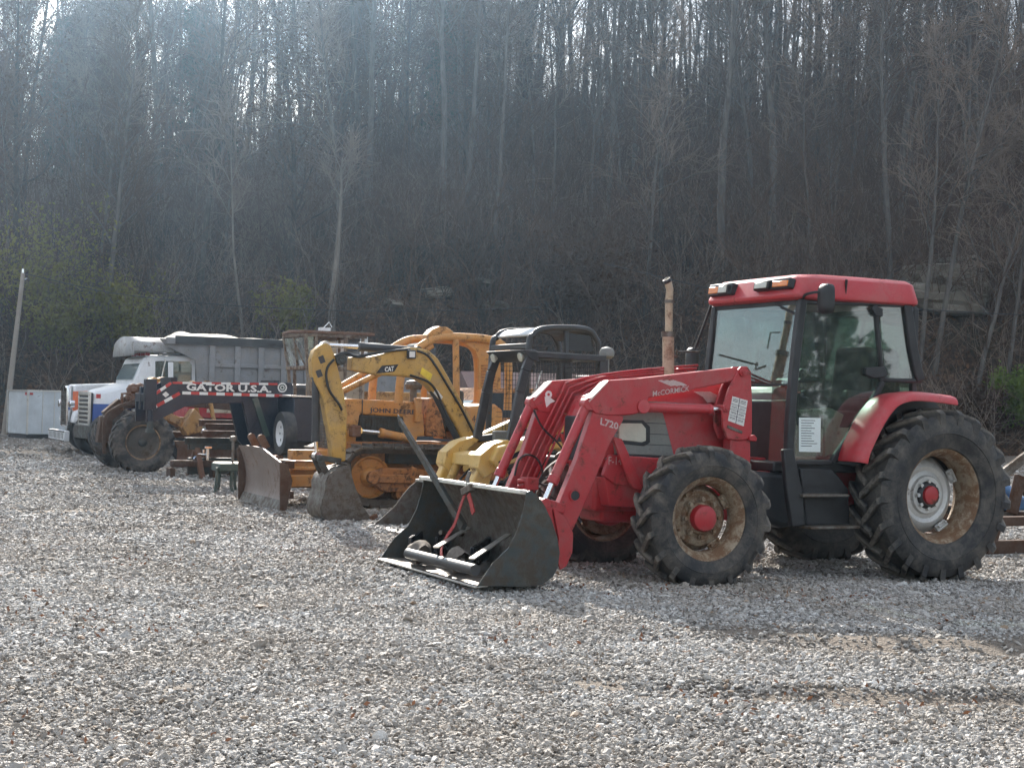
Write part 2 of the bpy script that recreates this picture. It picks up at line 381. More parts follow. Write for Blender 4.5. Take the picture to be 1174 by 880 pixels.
mb.prism(T.xz(.66, (868,540),(955,545),(962,560),(958,597),(900,606),(872,592)), .62, .25)
mb.prism(T.xz(-.40, (868,540),(955,545),(962,560),(958,600),(890,600),(868,592)), -.62, -.25)
mb.build('fuel_tank', M['black'], trac, bevel=.05, seg=3)
mb = MB(); mb.box((.95,0,.98), (1.35,1.25,.10)); mb.build('cab_floor', M['black'], trac, bevel=.02)

# hood
mb = MB()
hx = [(1.86,.97,1.77),(2.1,.97,1.75),(2.55,.95,1.72),(2.95,.93,1.66),(3.18,.95,1.58),(3.28,.98,1.42)]
prof = lambda z0, z1, w: [(-w, z0), (-w*1.0, z0+(z1-z0)*.55), (-w*.96, z0+(z1-z0)*.80), (-w*.80, z1-.03), (-w*.4, z1-.003), (0, z1)]
vs = []; rows = []
for i, (x, z0, z1) in enumerate(hx):
    w = .37 if i < 4 else (.34 if i == 4 else .29)
    p = prof(z0, z1, w); p = p+[(-a, b) for a, b in p[-2::-1]]
    rows.append([(x, y, z) for y, z in p])
n = len(rows[0]); vs = [q for r_ in rows for q in r_]
fs = [(i*n+j, i*n+j+1, (i+1)*n+j+1, (i+1)*n+j) for i in range(len(rows)-1) for j in range(n-1)]
fs += [tuple((len(rows)-1)*n+j for j in range(n)), tuple(range(n-1,-1,-1))]
mb.add(vs, fs); hood = mb.build('hood', M['red'], trac, bevel=.008)
gp = T.xz(.375, (701,471),(760,473),(773,523),(706,520))
for s in (1, -1):
    mb = MB(); mb.prism(gp, s*.378, s*.30); g = mb.build('side_grille', M['grey_panel'], trac, bevel=.006)
    mb = MB()
    for k in range(1, 4):
        f_ = k/4; a = (gp[0][0]+(gp[3][0]-gp[0][0])*f_, gp[0][1]+(gp[3][1]-gp[0][1])*f_); b = (gp[1][0]+(gp[2][0]-gp[1][0])*f_, gp[1][1]+(gp[2][1]-gp[1][1])*f_)
        mb.bar((a[0], s*.379, a[1]), (b[0], s*.379, b[1]), .006, .006)
    a, b, c, d = [(q[0], s*.376, q[1]) for q in (gp[3], gp[2], (gp[2][0], gp[2][1]-.045), (gp[3][0]+.1, gp[3][1]-.045))]
    mb.prism([(q[0], q[2]) for q in (a, b, c, d)], s*.384, s*.34)
    mb.build('vent_line', M['black'], g)
    hp = T.xz(.38, (709,485),(735,485),(740,491),(740,505),(735,507),(709,504))
    hp2 = T.xz(.38, (712,481),(737,481.5),(745,489),(745,507),(738,511),(709,508))
    mb = MB(); mb.prism(hp2, s*.388, s*.30); hl = mb.build('headlight', M['plastic'], trac, bevel=.006)
    mb = MB(); mb.prism(hp, s*.394, s*.36); mb.build('lens', M['lens'], hl, bevel=.006)
mb = MB(); mb.box((3.27,0,1.2), (.05,.50,.40)); mb.build('front_grille', M['plastic'], trac, bevel=.02)
dp = M['decal_dull']
for k in range(3):                                     # swoosh decal and name on the hood side
    mb = MB(); o = k*6.5
    mb.prism(T.xz(.375, (795+o,448.5),(801+o,448.6),(812+o*1.02,454),(818+o,460.5),(811+o,461.5),(806+o,455)), .3735, .375)
    mb.build('stripe_decal', dp, hood)
q = T.on('y', .374, 838, 477); q2 = T.on('y', .374, 780, 472.5)
text('McCORMICK', dp, hood, q2, (-1,0,-.01), (0,0,1), .075, .62)

# front frame / loader subframe seen behind the near arm
mb = MB()
mb.prism(T.xz(.42, (700,521),(772,526),(795,528),(790,560),(706,556),(692,545)), .42, .36)
mb.prism(T.xz(.42, (694,547),(760,550),(757,585),(700,580)), .40, .20)
mb.build('side_frame', M['red'], trac, bevel=.01); mb = MB()
mb.prism(T.xz(-.42, (700,521),(772,526),(795,528),(790,560),(706,556),(692,545)), -.42, -.36)
mb.build('side_frame', M['red'], trac, bevel=.01)
text('F-146', dp, trac, T.on('y', .424, 697.5, 532.5), (-1,0,0), (0,0,1), .07, .17)
# masts
for s in (1, -1):
    mb = MB(); c = .60
    up = T.xz(c, (846,424.5),(850,420),(857,420),(861,425),(862.5,455),(862.5,495),(860,503),(847,505),(834,503),(829,490),(828,470),(836,446))
    mb.prism(up, s*c, s*(c-.03)); mb.prism(up, s*(c-.13), s*(c-.16))
    mb.prism(T.xz(c, (839,503),(862,497),(862,548),(856,575),(846,576),(838,530)), s*(c-.02), s*(c-.14))
    mb.prism(T.xz(c, (850,542),(892,540),(892,553),(850,558)), s*(c-.03), s*.40)
    mb.prism(T.xz(c, (858,500),(864,498),(867,502),(866,506),(858,505)), s*(c+.02), s*(c-.15))
    mst = mb.build('loader_mast', M['red'], trac, bevel=.008)
    for u, v in ((851,427),(832,468)):
        mb = MB(); p = T.on('y', c, u, v); mb.cyl((p.x, s*(c-.17), p.z), (p.x, s*(c+.02), p.z), .036, 16); mb.cyl((p.x, s*(c+.02), p.z), (p.x, s*(c+.032), p.z), .022, 6)
        mb.build('pin', M['red'], mst, bevel=.004)
    if s > 0:
        mb = MB(); mb.prism(T.xz(c, (839.7,454),(857,459),(852.5,488.5),(834.5,482)), c+.003, c); wl = mb.build('warning_label', M['decal'], mst)
        mb = MB()
        a, b, c2, d = T.Y(c, (839.7,454),(857,459),(852.5,488.5),(834.5,482))
        for i, j, w in ((.5,.02,.0),):
            p0 = a.lerp(b, .48); p1 = d.lerp(c2, .48); mb.bar((p0.x,c+.0035,p0.z), (p1.x,c+.0035,p1.z), .003, .006)
        for f_ in (.30,.52,.74):
            p0 = a.lerp(d, f_); p1 = b.lerp(c2, f_); mb.bar((p0.x,c+.0035,p0.z), (p1.x,c+.0035,p1.z), .003, .004)
        for f_ in (.08,.13,.18,.38,.44,.60,.65,.82,.87):
            for i in (.06,.56):
                p0 = a.lerp(d, f_).lerp(b.lerp(c2, f_), i); p1 = a.lerp(d, f_).lerp(b.lerp(c2, f_), i+.34); mb.bar((p0.x,c+.0035,p0.z), (p1.x,c+.0035,p1.z), .003, .004)
        mb.build('printing', M['ink'], wl)
        mb = MB(); mb.prism(T.xz(c, (834,487),(851,494),(850,497),(833,490)), c+.008, c); mb.build('tag_plate', M['steel'], mst)
# arms
KN = [(699,436),(736,433.4),(845,421),(851,427),(846,435),(830,439.5),(745,456),(741,470),(730,474.5),(723,475.5),(700,476.5),(683,474),(677,465),(675,459)]
LW = [(682,470),(716.5,477),(716,482),(700.6,509),(681,556),(660,605),(653,614),(645,614),(640,600),(637,585),(643,576),(664,525)]
for s in (1, -1):
    c = .60 if s > 0 else .57
    mb = MB(); kn = T.xz(.60, *KN); lw = T.xz(.60, *LW)
    mb.prism(kn, s*(c-.012), s*(c-.118)); arm = mb.build('loader_arm', M['red'], trac, bevel=.010)
    mb = MB(); mb.prism(lw, s*(c-.022), s*(c-.108)); l2 = mb.build('lower_arm', M['red'], arm, bevel=.008)
    mb = MB(); p = T.on('y', .6, 660.5, 568)            # round hole ring near the bottom, seam lines
    mb.cyl((p.x, s*(c-.12), p.z), (p.x, s*(c-.017), p.z), .040, 20); mb.build('hole', M['black'], arm)
    mb = MB(); mb.lathe((p.x, s*(c-.022), p.z), (0,s,0), [(0,.055),(.010,.055),(.010,.042),(0,.042)], 24); mb.build('ring', M['red'], arm)
    mb = MB(); a, b = T.on('y', .6, 697, 438), T.on('y', .6, 676, 460)
    mb.bar((a.x, s*(c-.012), a.z), (b.x, s*(c-.012), b.z), .012, .012); mb.bar((a.x, s*(c-.118), a.z), (b.x, s*(c-.118), b.z), .012, .012)
    mb.bar((a.x, s*(c-.065), a.z), (b.x, s*(c-.065), b.z), .11, .012, up=(a-b).cross(Vector((0,1,0))))
    mb.build('knee_edge', M['decal_dull'], arm)
    # bucket tilt cylinder + rod
    y = s*(c-.065)
    a, b, r0 = T.on('y', .6, 677.5, 463), T.on('y', .6, 638, 552), T.on('y', .6, 629, 573)
    mb = MB(); mb.cyl((a.x,y,a.z), (b.x,y,b.z), .043, 18); d = (b-a).normalized(); mb.cyl((b-d*.05).to_tuple()[0:1]+(y,)+(b.z-d.z*.05-.0,), (b.x+d.x*.02,y,b.z+d.z*.02), .050, 18)
    mb.cyl((a.x,y-.05,a.z), (a.x,y+.05,a.z), .055, 16)
    tc = mb.build('tilt_cylinder', M['red'], trac, bevel=.006)
    mb = MB(); mb.cyl((b.x,y,b.z), (r0.x,y,r0.z), .024, 14); mb.build('rod', M['rod'], tc)
    mb = MB(); e = T.on('y', .6, 626, 577); mb.cyl((e.x,y-.07,e.z), (e.x,y+.07,e.z), .045, 14)
    # lower links
    k1, k2 = T.on('y', .6, 648, 600), T.on('y', .6, 634, 618)
    for yy in (-.05, .05): mb.bar((e.x,y+yy,e.z), (k2.x,y+yy,k2.z-.02), .03, .10, up=(1,0,0)); mb.bar((e.x,y+yy,e.z), (k1.x,y+yy,k1.z+.12), .025, .08, up=(1,0,0))
    mb.build('link', M['red'], tc, bevel=.008)
    # lift cylinder
    a, b, r0 = T.on('y', .6, 738, 466), T.on('y', .6, 819, 469), T.on('y', .6, 833, 469)
    a2 = (a.x, y, a.z); b2 = (b.x, y, b.z)
    mb = MB(); mb.cyl(a2, b2, .042, 18); mb.cyl((a.x,y-.075,a.z), (a.x,y+.075,a.z), .06, 18); mb.cyl((b.x+.03,y,b.z), (b.x-.01,y,b.z), .046, 18)
    lc = mb.build('lift_cylinder', M['red_roof'] if s > 0 else M['red'], trac, bevel=.006)
    mb = MB(); mb.cyl(b2, (r0.x,y,r0.z), .024, 14); mb.build('rod', M['rod'], lc)
    mb = MB(); a, b = T.on('y', .6, 742, 461), T.on('y', .6, 812, 464.5); mb.tube([(a.x,y,a.z),(b.x,y,b.z)], .010, 8); mb.build('steel_line', M['dark_steel'], lc)
    # parking stand plate
    mb = MB(); p = T.xz(.5, (702,500),(713,503),(737,556),(734,562),(726,559),(722,553)); mb.prism(p, s*.505, s*.47); mb.build('stand', M['red'], trac, bevel=.006)
# name lettering on the near arm
a = T.on('y', .59, 748, 454.5); b = T.on('y', .59, 790, 448.2); d = (b-a)
text('McCORMICK', M['decal_dull'], trac, (a.x,.592,a.z-.0), d, (0,0,1), .048, d.length*1.0, bold=.01)
a = T.on('y', .59, 688.5, 482); b = T.on('y', .59, 709, 488); text('L720', M['decal_dull'], trac, (a.x,.582,a.z-.035), (b-a), (-.1,0,1), .062, (b-a).length, bold=.03)
for k in range(3):
    mb = MB(); o = k*7
    mb.prism(T.xz(.588, (754+o,436),(758+o,435.4),(768+o,438.5),(774+o,441.5),(769+o,442.5),(762+o,439.5)), .590, .588); mb.build('stripe_decal', M['decal_dull'], trac)
p = T.on('y', -.45, 630, 455)                          # emblem on the far arm's inner face
mb = MB(); c = T.on('y', -.451, 629, 452)
mb.lathe((c.x,-.452,c.z), (0,1,0), [(0,.035),(.002,.035),(.002,.014),(0,.014)], 14)
mb.prism([(c.x+.04,c.z-.02),(c.x-.02,c.z-.03),(c.x-.07,c.z-.06),(c.x-.02,c.z-.08),(c.x+.02,c.z-.12),(c.x+.035,c.z-.06)], -.4525, -.4500)
mb.build('emblem', M['decal'], trac)
# hydraulic lines on the far arm's inner face
for k in range(4):
    mb = MB(); o = k*7.2
    P = [T.on('y', -.42, u, v) for u, v in ((800-o*.2,418.5+o*.55),(715-o*.6,426+o*.42),(655+o*.55,437+o*.75),(643+o*.62,452+o*.5),(602+o*.9,536+o*.2),(590+o*.9,570))]
    mb.tube(smooth_pts(P, 3), .012, 8); mb.build('hydraulic_line', M['red'], trac)
for pts in (((612,470),(622,490),(640,508),(647,522),(640,540),(625,548)), ((590,545),(595,527),(605,521),(616,526),(622,540),(618,552)), ((598,562),(612,556),(624,565),(640,572),(650,566)), ((650,560),(640,552),(625,556),(610,550))):
    mb = MB(); mb.tube(smooth_pts([T.on('y', -.35, u, v) for u, v in pts], 4), .010, 8); mb.build('hose', M['hose'], trac)
mb = MB(); p = T.on('y', -.3, 607, 554); mb.box(p, (.12,.14,.11)); mb.cyl(p+Vector((.05,0,.02)), p+Vector((.12,0,.02)), .02, 10); mb.cyl(p+Vector((.05,0,-.03)), p+Vector((.12,0,-.03)), .02, 10)
mb.build('valve_block', M['red'], trac, bevel=.008)
mb = MB(); p, q = T.on('y', .5, 650, 585), T.on('y', .5, 640, 602)   # torque tube between the arms
mb.cyl((p.x,-.55,p.z), (p.x,.55,p.z), .07, 18); mb.build('cross_tube', M['red'], trac)
# bucket
BP = [(604,564),(608,562),(616,567),(624,578),(633,597),(639,615),(642,633),(640,650),(634,661),(622,670),(600,672.5),(551,671.5)]
BC = T.on('y', 1.06, 606, 563); cut = (547,670.5)
prof = T.xz(1.06, *BP); front = T.xz(1.06, cut)[0]
edge = T.xz(1.06, (565,645),(583,628),(594,606),(600,585))
prof = [(x, max(z, .03)) for x, z in prof]; front = (front[0], .055)
w = 1.06
t = .012
def shell(pts, y0, y1, t):
    n = len(pts); inn = []
    for i in range(n):
        a = Vector(pts[max(i-1,0)]); b = Vector(pts[min(i+1,n-1)]); d = (b-a).normalized(); nn = Vector((-d.y, d.x)); inn.append((pts[i][0]+nn.x*t, pts[i][1]+nn.y*t))
    vs = [(x,y0,z) for x,z in pts]+[(x,y1,z) for x,z in pts]+[(x,y0,z) for x,z in inn]+[(x,y1,z) for x,z in inn]
    fs = []
    for i in range(n-1):
        fs += [(i,i+1,n+i+1,n+i), (2*n+i,3*n+i,3*n+i+1,2*n+i+1), (i,2*n+i,2*n+i+1,i+1), (n+i,n+i+1,3*n+i+1,3*n+i)]
    fs += [(0,n,3*n,2*n), (n-1,3*n-1,4*n-1,2*n-1)]
    return vs, fs
mb = MB(); mb.add(*shell(prof+[front], -w+.012, w-.012, t)); bk = mb.build('bucket', M['steel'], trac, smooth=40)
for s in (1, -1): mb = MB(); mb.prism([front]+edge+prof, s*w, s*(w-.016)); mb.build('side_plate', M['dark_steel'], bk, bevel=.004)
mb = MB(); a = prof[0]; mb.box((a[0]+.01, 0, a[1]-.005), (.09, 2*w-.03, .035), Matrix.Rotation(R(-8), 3, 'Y')); mb.build('bucket_rim', M['bright_steel'], bk, bevel=.006)
mb = MB(); mb.bar((front[0]-.10, 0, front[1]+.005), (front[0]+.02, 0, front[1]), 2*w-.02, .018, up=(0,0,1)); mb.build('cutting_edge', M['bright_steel'], bk, bevel=.004)
for s in (1,-1):
    mb = MB()
    for yy in (.07,-.07):
        p = T.xz(.55, (630,582),(645,592),(653,610),(652,632),(645,648),(638,652),(634,640),(636,615)); mb.prism(p, s*.55+yy, s*.55+yy-.02)
    mb.build('bucket_bracket', M['red'], bk, bevel=.006)

# cab
A = T.on('y', .69, 903, 527); A2 = T.on('y', .69, 918, 343)
zt = 2.51
mb = MB()
def rrect(x0, x1, y, z, r=.12, n=5):
    out = []
    for cx, cy, a in ((x1-r, y-r, 0), (x0+r, y-r, 90), (x0+r, -y+r, 180), (x1-r, -y+r, 270)):
        out += [(cx+r*math.cos(R(a+90*i/n)), cy+r*math.sin(R(a+90*i/n)), z) for i in range(n+1)]
    return out
rx0, rx1 = .05, 1.50
rows = [rrect(rx0+.04,rx1-.04,.70,zt-.02,.10), rrect(rx0,rx1,.745,zt,.12), rrect(rx0,rx1+.01,.75,zt+.03,.12), rrect(rx0+.03,rx1-.05,.725,zt+.18,.14), rrect(rx0+.08,rx1-.11,.68,zt+.215,.14), rrect(rx0+.3,rx1-.35,.45,zt+.245,.2)]
n = len(rows[0]); mb.add([q for r_ in rows for q in r_], [(i*n+j, i*n+(j+1)%n, (i+1)*n+(j+1)%n, (i+1)*n+j) for i in range(len(rows)-1) for j in range(n)]+[tuple(range(n-1,-1,-1)), tuple((len(rows)-1)*n+j for j in range(n))])
roof = mb.build('cab_roof', M['red_roof'], trac, smooth=28, bevel=.006)
mb = MB(); mb.box((.95, .738, zt+.10), (.008,.03,.17), Matrix.Rotation(R(-8),3,'X')); mb.build('roof_seam', M['black'], roof)
rf = mb.build
for (u0,u1,lamp_first) in ((815,842,0),(867,908,1)):
    p0 = T.on('x', rx1, u0, 340 if not lamp_first else 334); p1 = T.on('x', rx1, u1, 325 if not lamp_first else 319)
    yc = (p0.y+p1.y)/2; w_ = abs(p1.y-p0.y); zc = (p0.z+p1.z)/2; hh = abs(p1.z-p0.z)
    mb = MB(); mb.box((rx1-.005, yc, zc), (.07, w_, hh+.01), Matrix.Rotation(R(-14),3,'Y')); b_ = mb.build('roof_lamp', M['plastic'], roof, bevel=.01)
    sg = 1 if lamp_first else -1
    mb = MB(); mb.box((rx1+.035, yc-sg*w_*.22, zc), (.05, w_*.42, hh*.85), Matrix.Rotation(R(-10),3,'Y')); l_ = mb.build('lamp_housing', M['plastic'], b_, bevel=.01)
    mb = MB(); mb.box((rx1+.062, yc-sg*w_*.22, zc), (.008, w_*.34, hh*.62), Matrix.Rotation(R(-10),3,'Y')); mb.build('lamp_lens', M['lens'], b_, bevel=.003)
    mb = MB(); mb.box((rx1+.025, yc+sg*w_*.26, zc), (.03, w_*.42, hh*.62), Matrix.Rotation(R(-10),3,'Y')); mb.build('amber_lens', M['amber'], b_, bevel=.006)
yp = .685
def pil(pts, s, w_=.055, d_=.06, nm='pillar', mt='plastic'):
    mb = MB(); P = [(q.x, q.z) for q in smooth_pts([Vector((p.x,0,p.z)) for p in T.Y(.69, *pts)], 3)]
    mb.prism(ribbon(P, w_), s*(yp+d_/2), s*(yp-d_/2))
    return mb.build(nm, M[mt], trac, bevel=.012)
for s in (1, -1):
    pil([(904,530),(906,480),(913,400),(920,343)], s, .075, .075)
    pil([(1003,345),(1008,400),(1012,437)], s, .04, .05)
    pil([(1039,347),(1046,400),(1054,437)], s, .10, .07)
    pil([(1012,437),(1000,460),(975,498),(953,530)], s, .055, .05)
    pil([(904,530),(953,530)], s, .045, .05)
    pil([(920,346),(1040,350)], s, .04, .05)
    pil([(1008,435),(1056,437)], s, .04, .05)
    # glass
    g = [(p.x, p.z) for p in T.Y(.69, (908,528),(911,440),(922,348),(1001,350),(1006,400),(1010,437),(998,460),(973,498),(951,528))]
    mb = MB(); mb.prism(g, s*.688, s*.682); dr = mb.build('door_glass', M['glass'], trac)
    g = [(p.x, p.z) for p in T.Y(.69, (1009,351),(1040,352),(1050,434),(1014,433))]
    mb = MB(); mb.prism(g, s*.688, s*.682); mb.build('quarter_window', M['glass'], trac)
Ax = T.on('y', .69, 907, 480).x; Ab = T.on('y', .69, 909, 441); At = T.on('y', .69, 919, 346)
mb = MB(); mb.prism_to([(Ab.x+.01,-.66,Ab.z),(Ab.x+.01,.66,Ab.z),(At.x+.01,.66,At.z),(At.x+.01,-.66,At.z)], (.006,0,0)); mb.build('windshield', M['glass'], trac)
mb = MB(); mb.bar((Ab.x+.015,-.68,Ab.z),(Ab.x+.015,.68,Ab.z), .02, .018); mb.build('windshield_frame', M['plastic'], trac); mb = MB(); mb.bar((At.x,-.68,At.z+.01),(At.x,.68,At.z+.01), .05, .06); mb.build('windshield_frame', M['plastic'], trac)
for s in (1,-1):
    Bb = T.on('y', .69, 904, 535)
    mb = MB(); mb.prism_to([(Bb.x+.01,s*.40,Bb.z),(Bb.x+.01,s*.66,Bb.z),(Ab.x+.01,s*.66,Ab.z-.01),(Ab.x+.01,s*.40,Ab.z-.01)], (.006,0,0)); mb.build('lower_front_glass', M['glass'], trac)
mb = MB(); mb.box((Bb.x-.10,0,1.27), (.06,1.26,.64)); mb.build('firewall', M['plastic'], trac, bevel=.03)
mb = MB(); mb.prism_to([(.10,-.64,1.62),(.10,.64,1.62),(.07,.64,2.48),(.07,-.64,2.48)], (.006,0,0)); mb.build('rear_pane', M['glass'], trac)
mb = MB()
for z in (1.62, 2.47): mb.bar((.09,-.68,z),(.09,.68,z), .06, .05)
for s in (1,-1): mb.bar((.08,s*.66,1.60),(.07,s*.66,2.48), .05, .06, up=(1,0,0))
mb.build('rear_frame', M['plastic'], trac, bevel=.01)
# door handle, hinges, notice sheet in the door, wiper, mirrors
mb = MB(); p = T.on('y', .70, 1004, 428)
mb.prism(T.xz(.70, (991,421),(1012,420),(1016,431),(1000,434),(990,429)), .70, .73); mb.build('door_handle', M['plastic'], trac, bevel=.008)
mb = MB(); mb.prism(T.xz(.70, (997,353),(1001,350),(1010,354),(1010,363),(1002,362)), .70, .73); mb.build('door_hinge', M['plastic'], trac, bevel=.006)
mb = MB(); a, b, c, d = T.Y(.690, (916,478.5),(941,479),(940.5,518),(916,517.5)); mb.prism([(q.x, q.z) for q in (a,b,c,d)], .6905, .6885); sh = mb.build('notice_sheet', M['paper'], trac)
mb = MB()
for k in range(11):
    f_ = .08+.075*k; p0 = a.lerp(d, f_).lerp(b.lerp(c, f_), .1); p1 = a.lerp(d, f_).lerp(b.lerp(c, f_), random.uniform(.55,.9)); mb.bar((p0.x,.691,p0.z),(p1.x,.691,p1.z), .0015, .006)
mb.build('printing', M['ink'], sh)
mb = MB(); mb.prism([(p.x,p.z) for p in T.Y(.64, (916,470),(952,467),(968,475),(952,520),(946,524),(946,476),(918,477))], .64, .60); mb.build('door_pocket', M['cream'], trac, bevel=.01)
mb = MB(); mb.tube([T.on('x',At.x+.03,878,343), T.on('x',At.x+.04,914,361)], .006, 6); mb.bar(T.on('x',At.x+.03,895,352), T.on('x',At.x+.03,914,361), .012,.02); mb.build('wiper', M['plastic'], trac)
for s in (1,-1):
    if s > 0: mc = T.on('y', .95, 947.5, 342.5); el = [T.on('y', .72, 921, 341), T.on('y', .80, 925,337), T.on('y', .92, 940, 335)]
    else: mc = T.on('y', -1.0, 794, 412); el = [T.on('y', -.72, 815, 350), T.on('y', -.8, 808, 370), T.on('y', -.95, 797, 400)]
    mb = MB(); mb.tube(smooth_pts(el+[mc], 3), .013, 8); ma = mb.build('mirror_arm', M['plastic'], trac)
    mb = MB(); rows = []
    hz, hy = (.135, .085) if s > 0 else (.12,.07)
    for dx, k in ((-.045,.75),(-.03,.97),(.02,1.0),(.045,.85),(.055,.5)):
        rows.append([(mc.x+dx, mc.y+hy*k*math.copysign(abs(math.cos(t))**.5, math.cos(t)), mc.z+hz*k*math.copysign(abs(math.sin(t))**.5, math.sin(t))) for t in [2*PI*i/24 for i in range(24)]])
    n = 24; mb.add([q for r_ in rows for q in r_], [(i*n+j, i*n+(j+1)%n, (i+1)*n+(j+1)%n, (i+1)*n+j) for i in range(4) for j in range(n)]+[tuple(range(n)), tuple(4*n+j for j in range(n))])
    mb.build('mirror', M['plastic'], ma, smooth=45)
mb = MB(); mb.tube([T.on('y', -.55, 774, 403), T.on('y', -.7, 802, 403)], .010, 6); mb.tube([T.on('y', -.55, 765, 401), T.on('y', -.55, 776, 409), T.on('y', -.55, 776, 400)], .012, 6); mb.build('lamp_bracket', M['steel'], trac)
# interior
mb = MB(); mb.box((.50,0,1.42),(.52,.54,.16)); mb.build('seat', M['seat'], trac, bevel=.05, seg=3)
mb = MB(); mb.box((.26,0,1.80),(.16,.52,.66), Matrix.Rotation(R(-8),3,'Y')); mb.build('backrest', M['seat'], trac, bevel=.07, seg=4)
for s in (1,-1): mb = MB(); mb.box((.42,s*.33,1.66),(.38,.08,.07)); mb.build('armrest', M['seat'], trac, bevel=.02)
mb = MB(); mb.lathe((0,0,0),(0,0,1),[(-.012,.19),(0,.205),(.012,.19),(0,.178)], 28, close=True); mb.bar((-.19,0,0),(.19,0,0),.03,.02); mb.bar((0,-.19,0),(0,.19,0),.03,.02)
sw = mb.build('steering_wheel', M['plastic'], trac); sw.location = (1.02,0,1.78); sw.rotation_euler = (0,R(35),0)
mb = MB(); mb.cyl((1.03,0,1.76),(1.22,0,1.1),.05,12); mb.build('steering_column', M['plastic'], trac)
mb = MB(); mb.prism([(1.15,1.0),(1.40,1.0),(1.42,1.62),(1.34,1.72),(1.16,1.66)], -.30, .30); mb.build('dashboard', M['grey_panel'], trac, bevel=.04, seg=3)
mb = MB(); mb.prism([(-.05,1.0),(.75,1.0),(.62,1.36),(.3,1.50),(-.02,1.52)], -.64, -.32); mb.prism([(-.05,1.0),(.62,1.0),(.45,1.36),(.2,1.48),(-.02,1.50)], .40, .64); mb.build('side_console', M['cream'], trac, bevel=.04)
mb = MB()
for x, y in ((.62,-.42),(.52,-.45),(.66,-.5)): mb.tube([(x,y,1.4),(x+.04,y,1.62)], .010, 8); mb.cyl((x+.04,y,1.60),(x+.05,y,1.66),.02,10)
mb.build('lever', M['plastic'], trac)
# fenders
for s in (1,-1):
    cur = T.Y(1.02, (987,530),(990,517),(999,497),(1009,478),(1020,463),(1030,455.5),(1045,451.5),(1062,452),(1080,454),(1097,456.5))
    P = smooth_pts([Vector((p.x,0,p.z)) for p in cur], 3)
    secs = []
    for i, p in enumerate(P):
        d = (P[min(i+1,len(P)-1)]-P[max(i-1,0)]).normalized(); nn = Vector((d.z,0,-d.x));
        if nn.z < 0 : nn = -nn
        if i == 0: nn0 = nn
        # cross section from inner edge to outer lip
        secs.append([p+nn*.0+Vector((0,.705*s,0)), p+nn*.012+Vector((0,.94*s,0)), p-nn*.004+Vector((0,1.0*s,0)), p-nn*.03+Vector((0,1.03*s,0)), p-nn*.065+Vector((0,1.035*s,0))])
    n = 5; mb = MB(); mb.add([q for s_ in secs for q in s_], [(i*n+j, i*n+j+1, (i+1)*n+j+1, (i+1)*n+j) for i in range(len(secs)-1) for j in range(n-1)])
    mb.build('fender', M['red_roof'], trac, smooth=50, solid=.022, bevel=.004)
    mb = MB(); pr = [(p.x, p.z-.02) for p in P]+[(-.55,1.30),(-.35,.95),(.55,.95)]
    mb.prism(pr, s*.70, s*.66); mb.build('inner_fender', M['black'], trac)
    # steps
    mb = MB()
    mb.prism(T.xz(.80, (899,515),(910,514),(920,560),(924,602),(908,604),(902,560)), s*.80, s*.74)
    st = mb.build('step_panel', M['plastic'], trac, bevel=.012)
    for (u0,v0,u1,v1) in ((921,565,966,567),(930,601,978,604)):
        a, b = T.on('y',.80,u0,v0), T.on('y',.80,u1,v1); mb = MB(); mb.box(((a.x+b.x)/2, s*.74, (a.z+b.z)/2-.012), (abs(a.x-b.x)+.08,.22,.025)); mb.build('step_tread', M['steel'], st, bevel=.005)
    mb = MB(); mb.prism(T.xz(.70, (918,536),(955,536),(974,560),(976,603),(925,603)), s*.69, s*.64); mb.build('side_skirt', M['plastic'], trac, bevel=.02)
# exhaust
ex = [T.on('y', -.42, 766.5, 470), T.on('y', -.42, 767, 345), T.on('y', -.42, 768, 332), T.on('y', -.42, 766, 324), T.on('y', -.42, 764, 320)]
mb = MB(); mb.tube(ex, [.036,.036,.036,.036,.034], 16, cap=False); mb.tube([ex[0], ex[1]+Vector((0,0,-.32))], .055, 18); 
mb.build('exhaust_pipe', worn('exhaust_tan', (.42,.34,.235), .6, .2, rust=.5, rustc=(.25,.15,.09)), trac, smooth=50)
mb = MB(); mb.tube([ex[1]+Vector((0,0,-.34)), ex[1]+Vector((0,0,-.29))], .066, 18); mb.tube([ex[1]+Vector((0,0,-.02)), ex[1]+Vector((0,0,.01))], .042, 16); mb.build('clamp', M['steel'], trac)
mb = MB(); d_ = (ex[4]-ex[3]).normalized(); mb.tube([ex[4]-d_*.035, ex[4]+d_*.002], .0365, 16, cap=False); mb.build('sooty_outlet', M['black'], trac, solid=.004)
mb = MB(); mb.tube([ex[1]+Vector((-.07,0,-.12)), ex[1]+Vector((-.16,-.03,-.14)), ex[1]+Vector((-.16,-.03,-.30))], .008, 6); mb.build('heat_guard', M['steel'], trac)
# rear linkage
mb = MB()
for y in (-.4,.4): mb.bar((-.35,y*.6,.62),(-.95,y,.50),.04,.07); mb.bar((-.25,y*.6,1.15),(-.70,y,1.0),.05,.06); mb.tube([(-.68,y,1.0),(-.72,y,.58)],.022,8)
mb.build('lift_arm', M['black'], trac, bevel=.006)

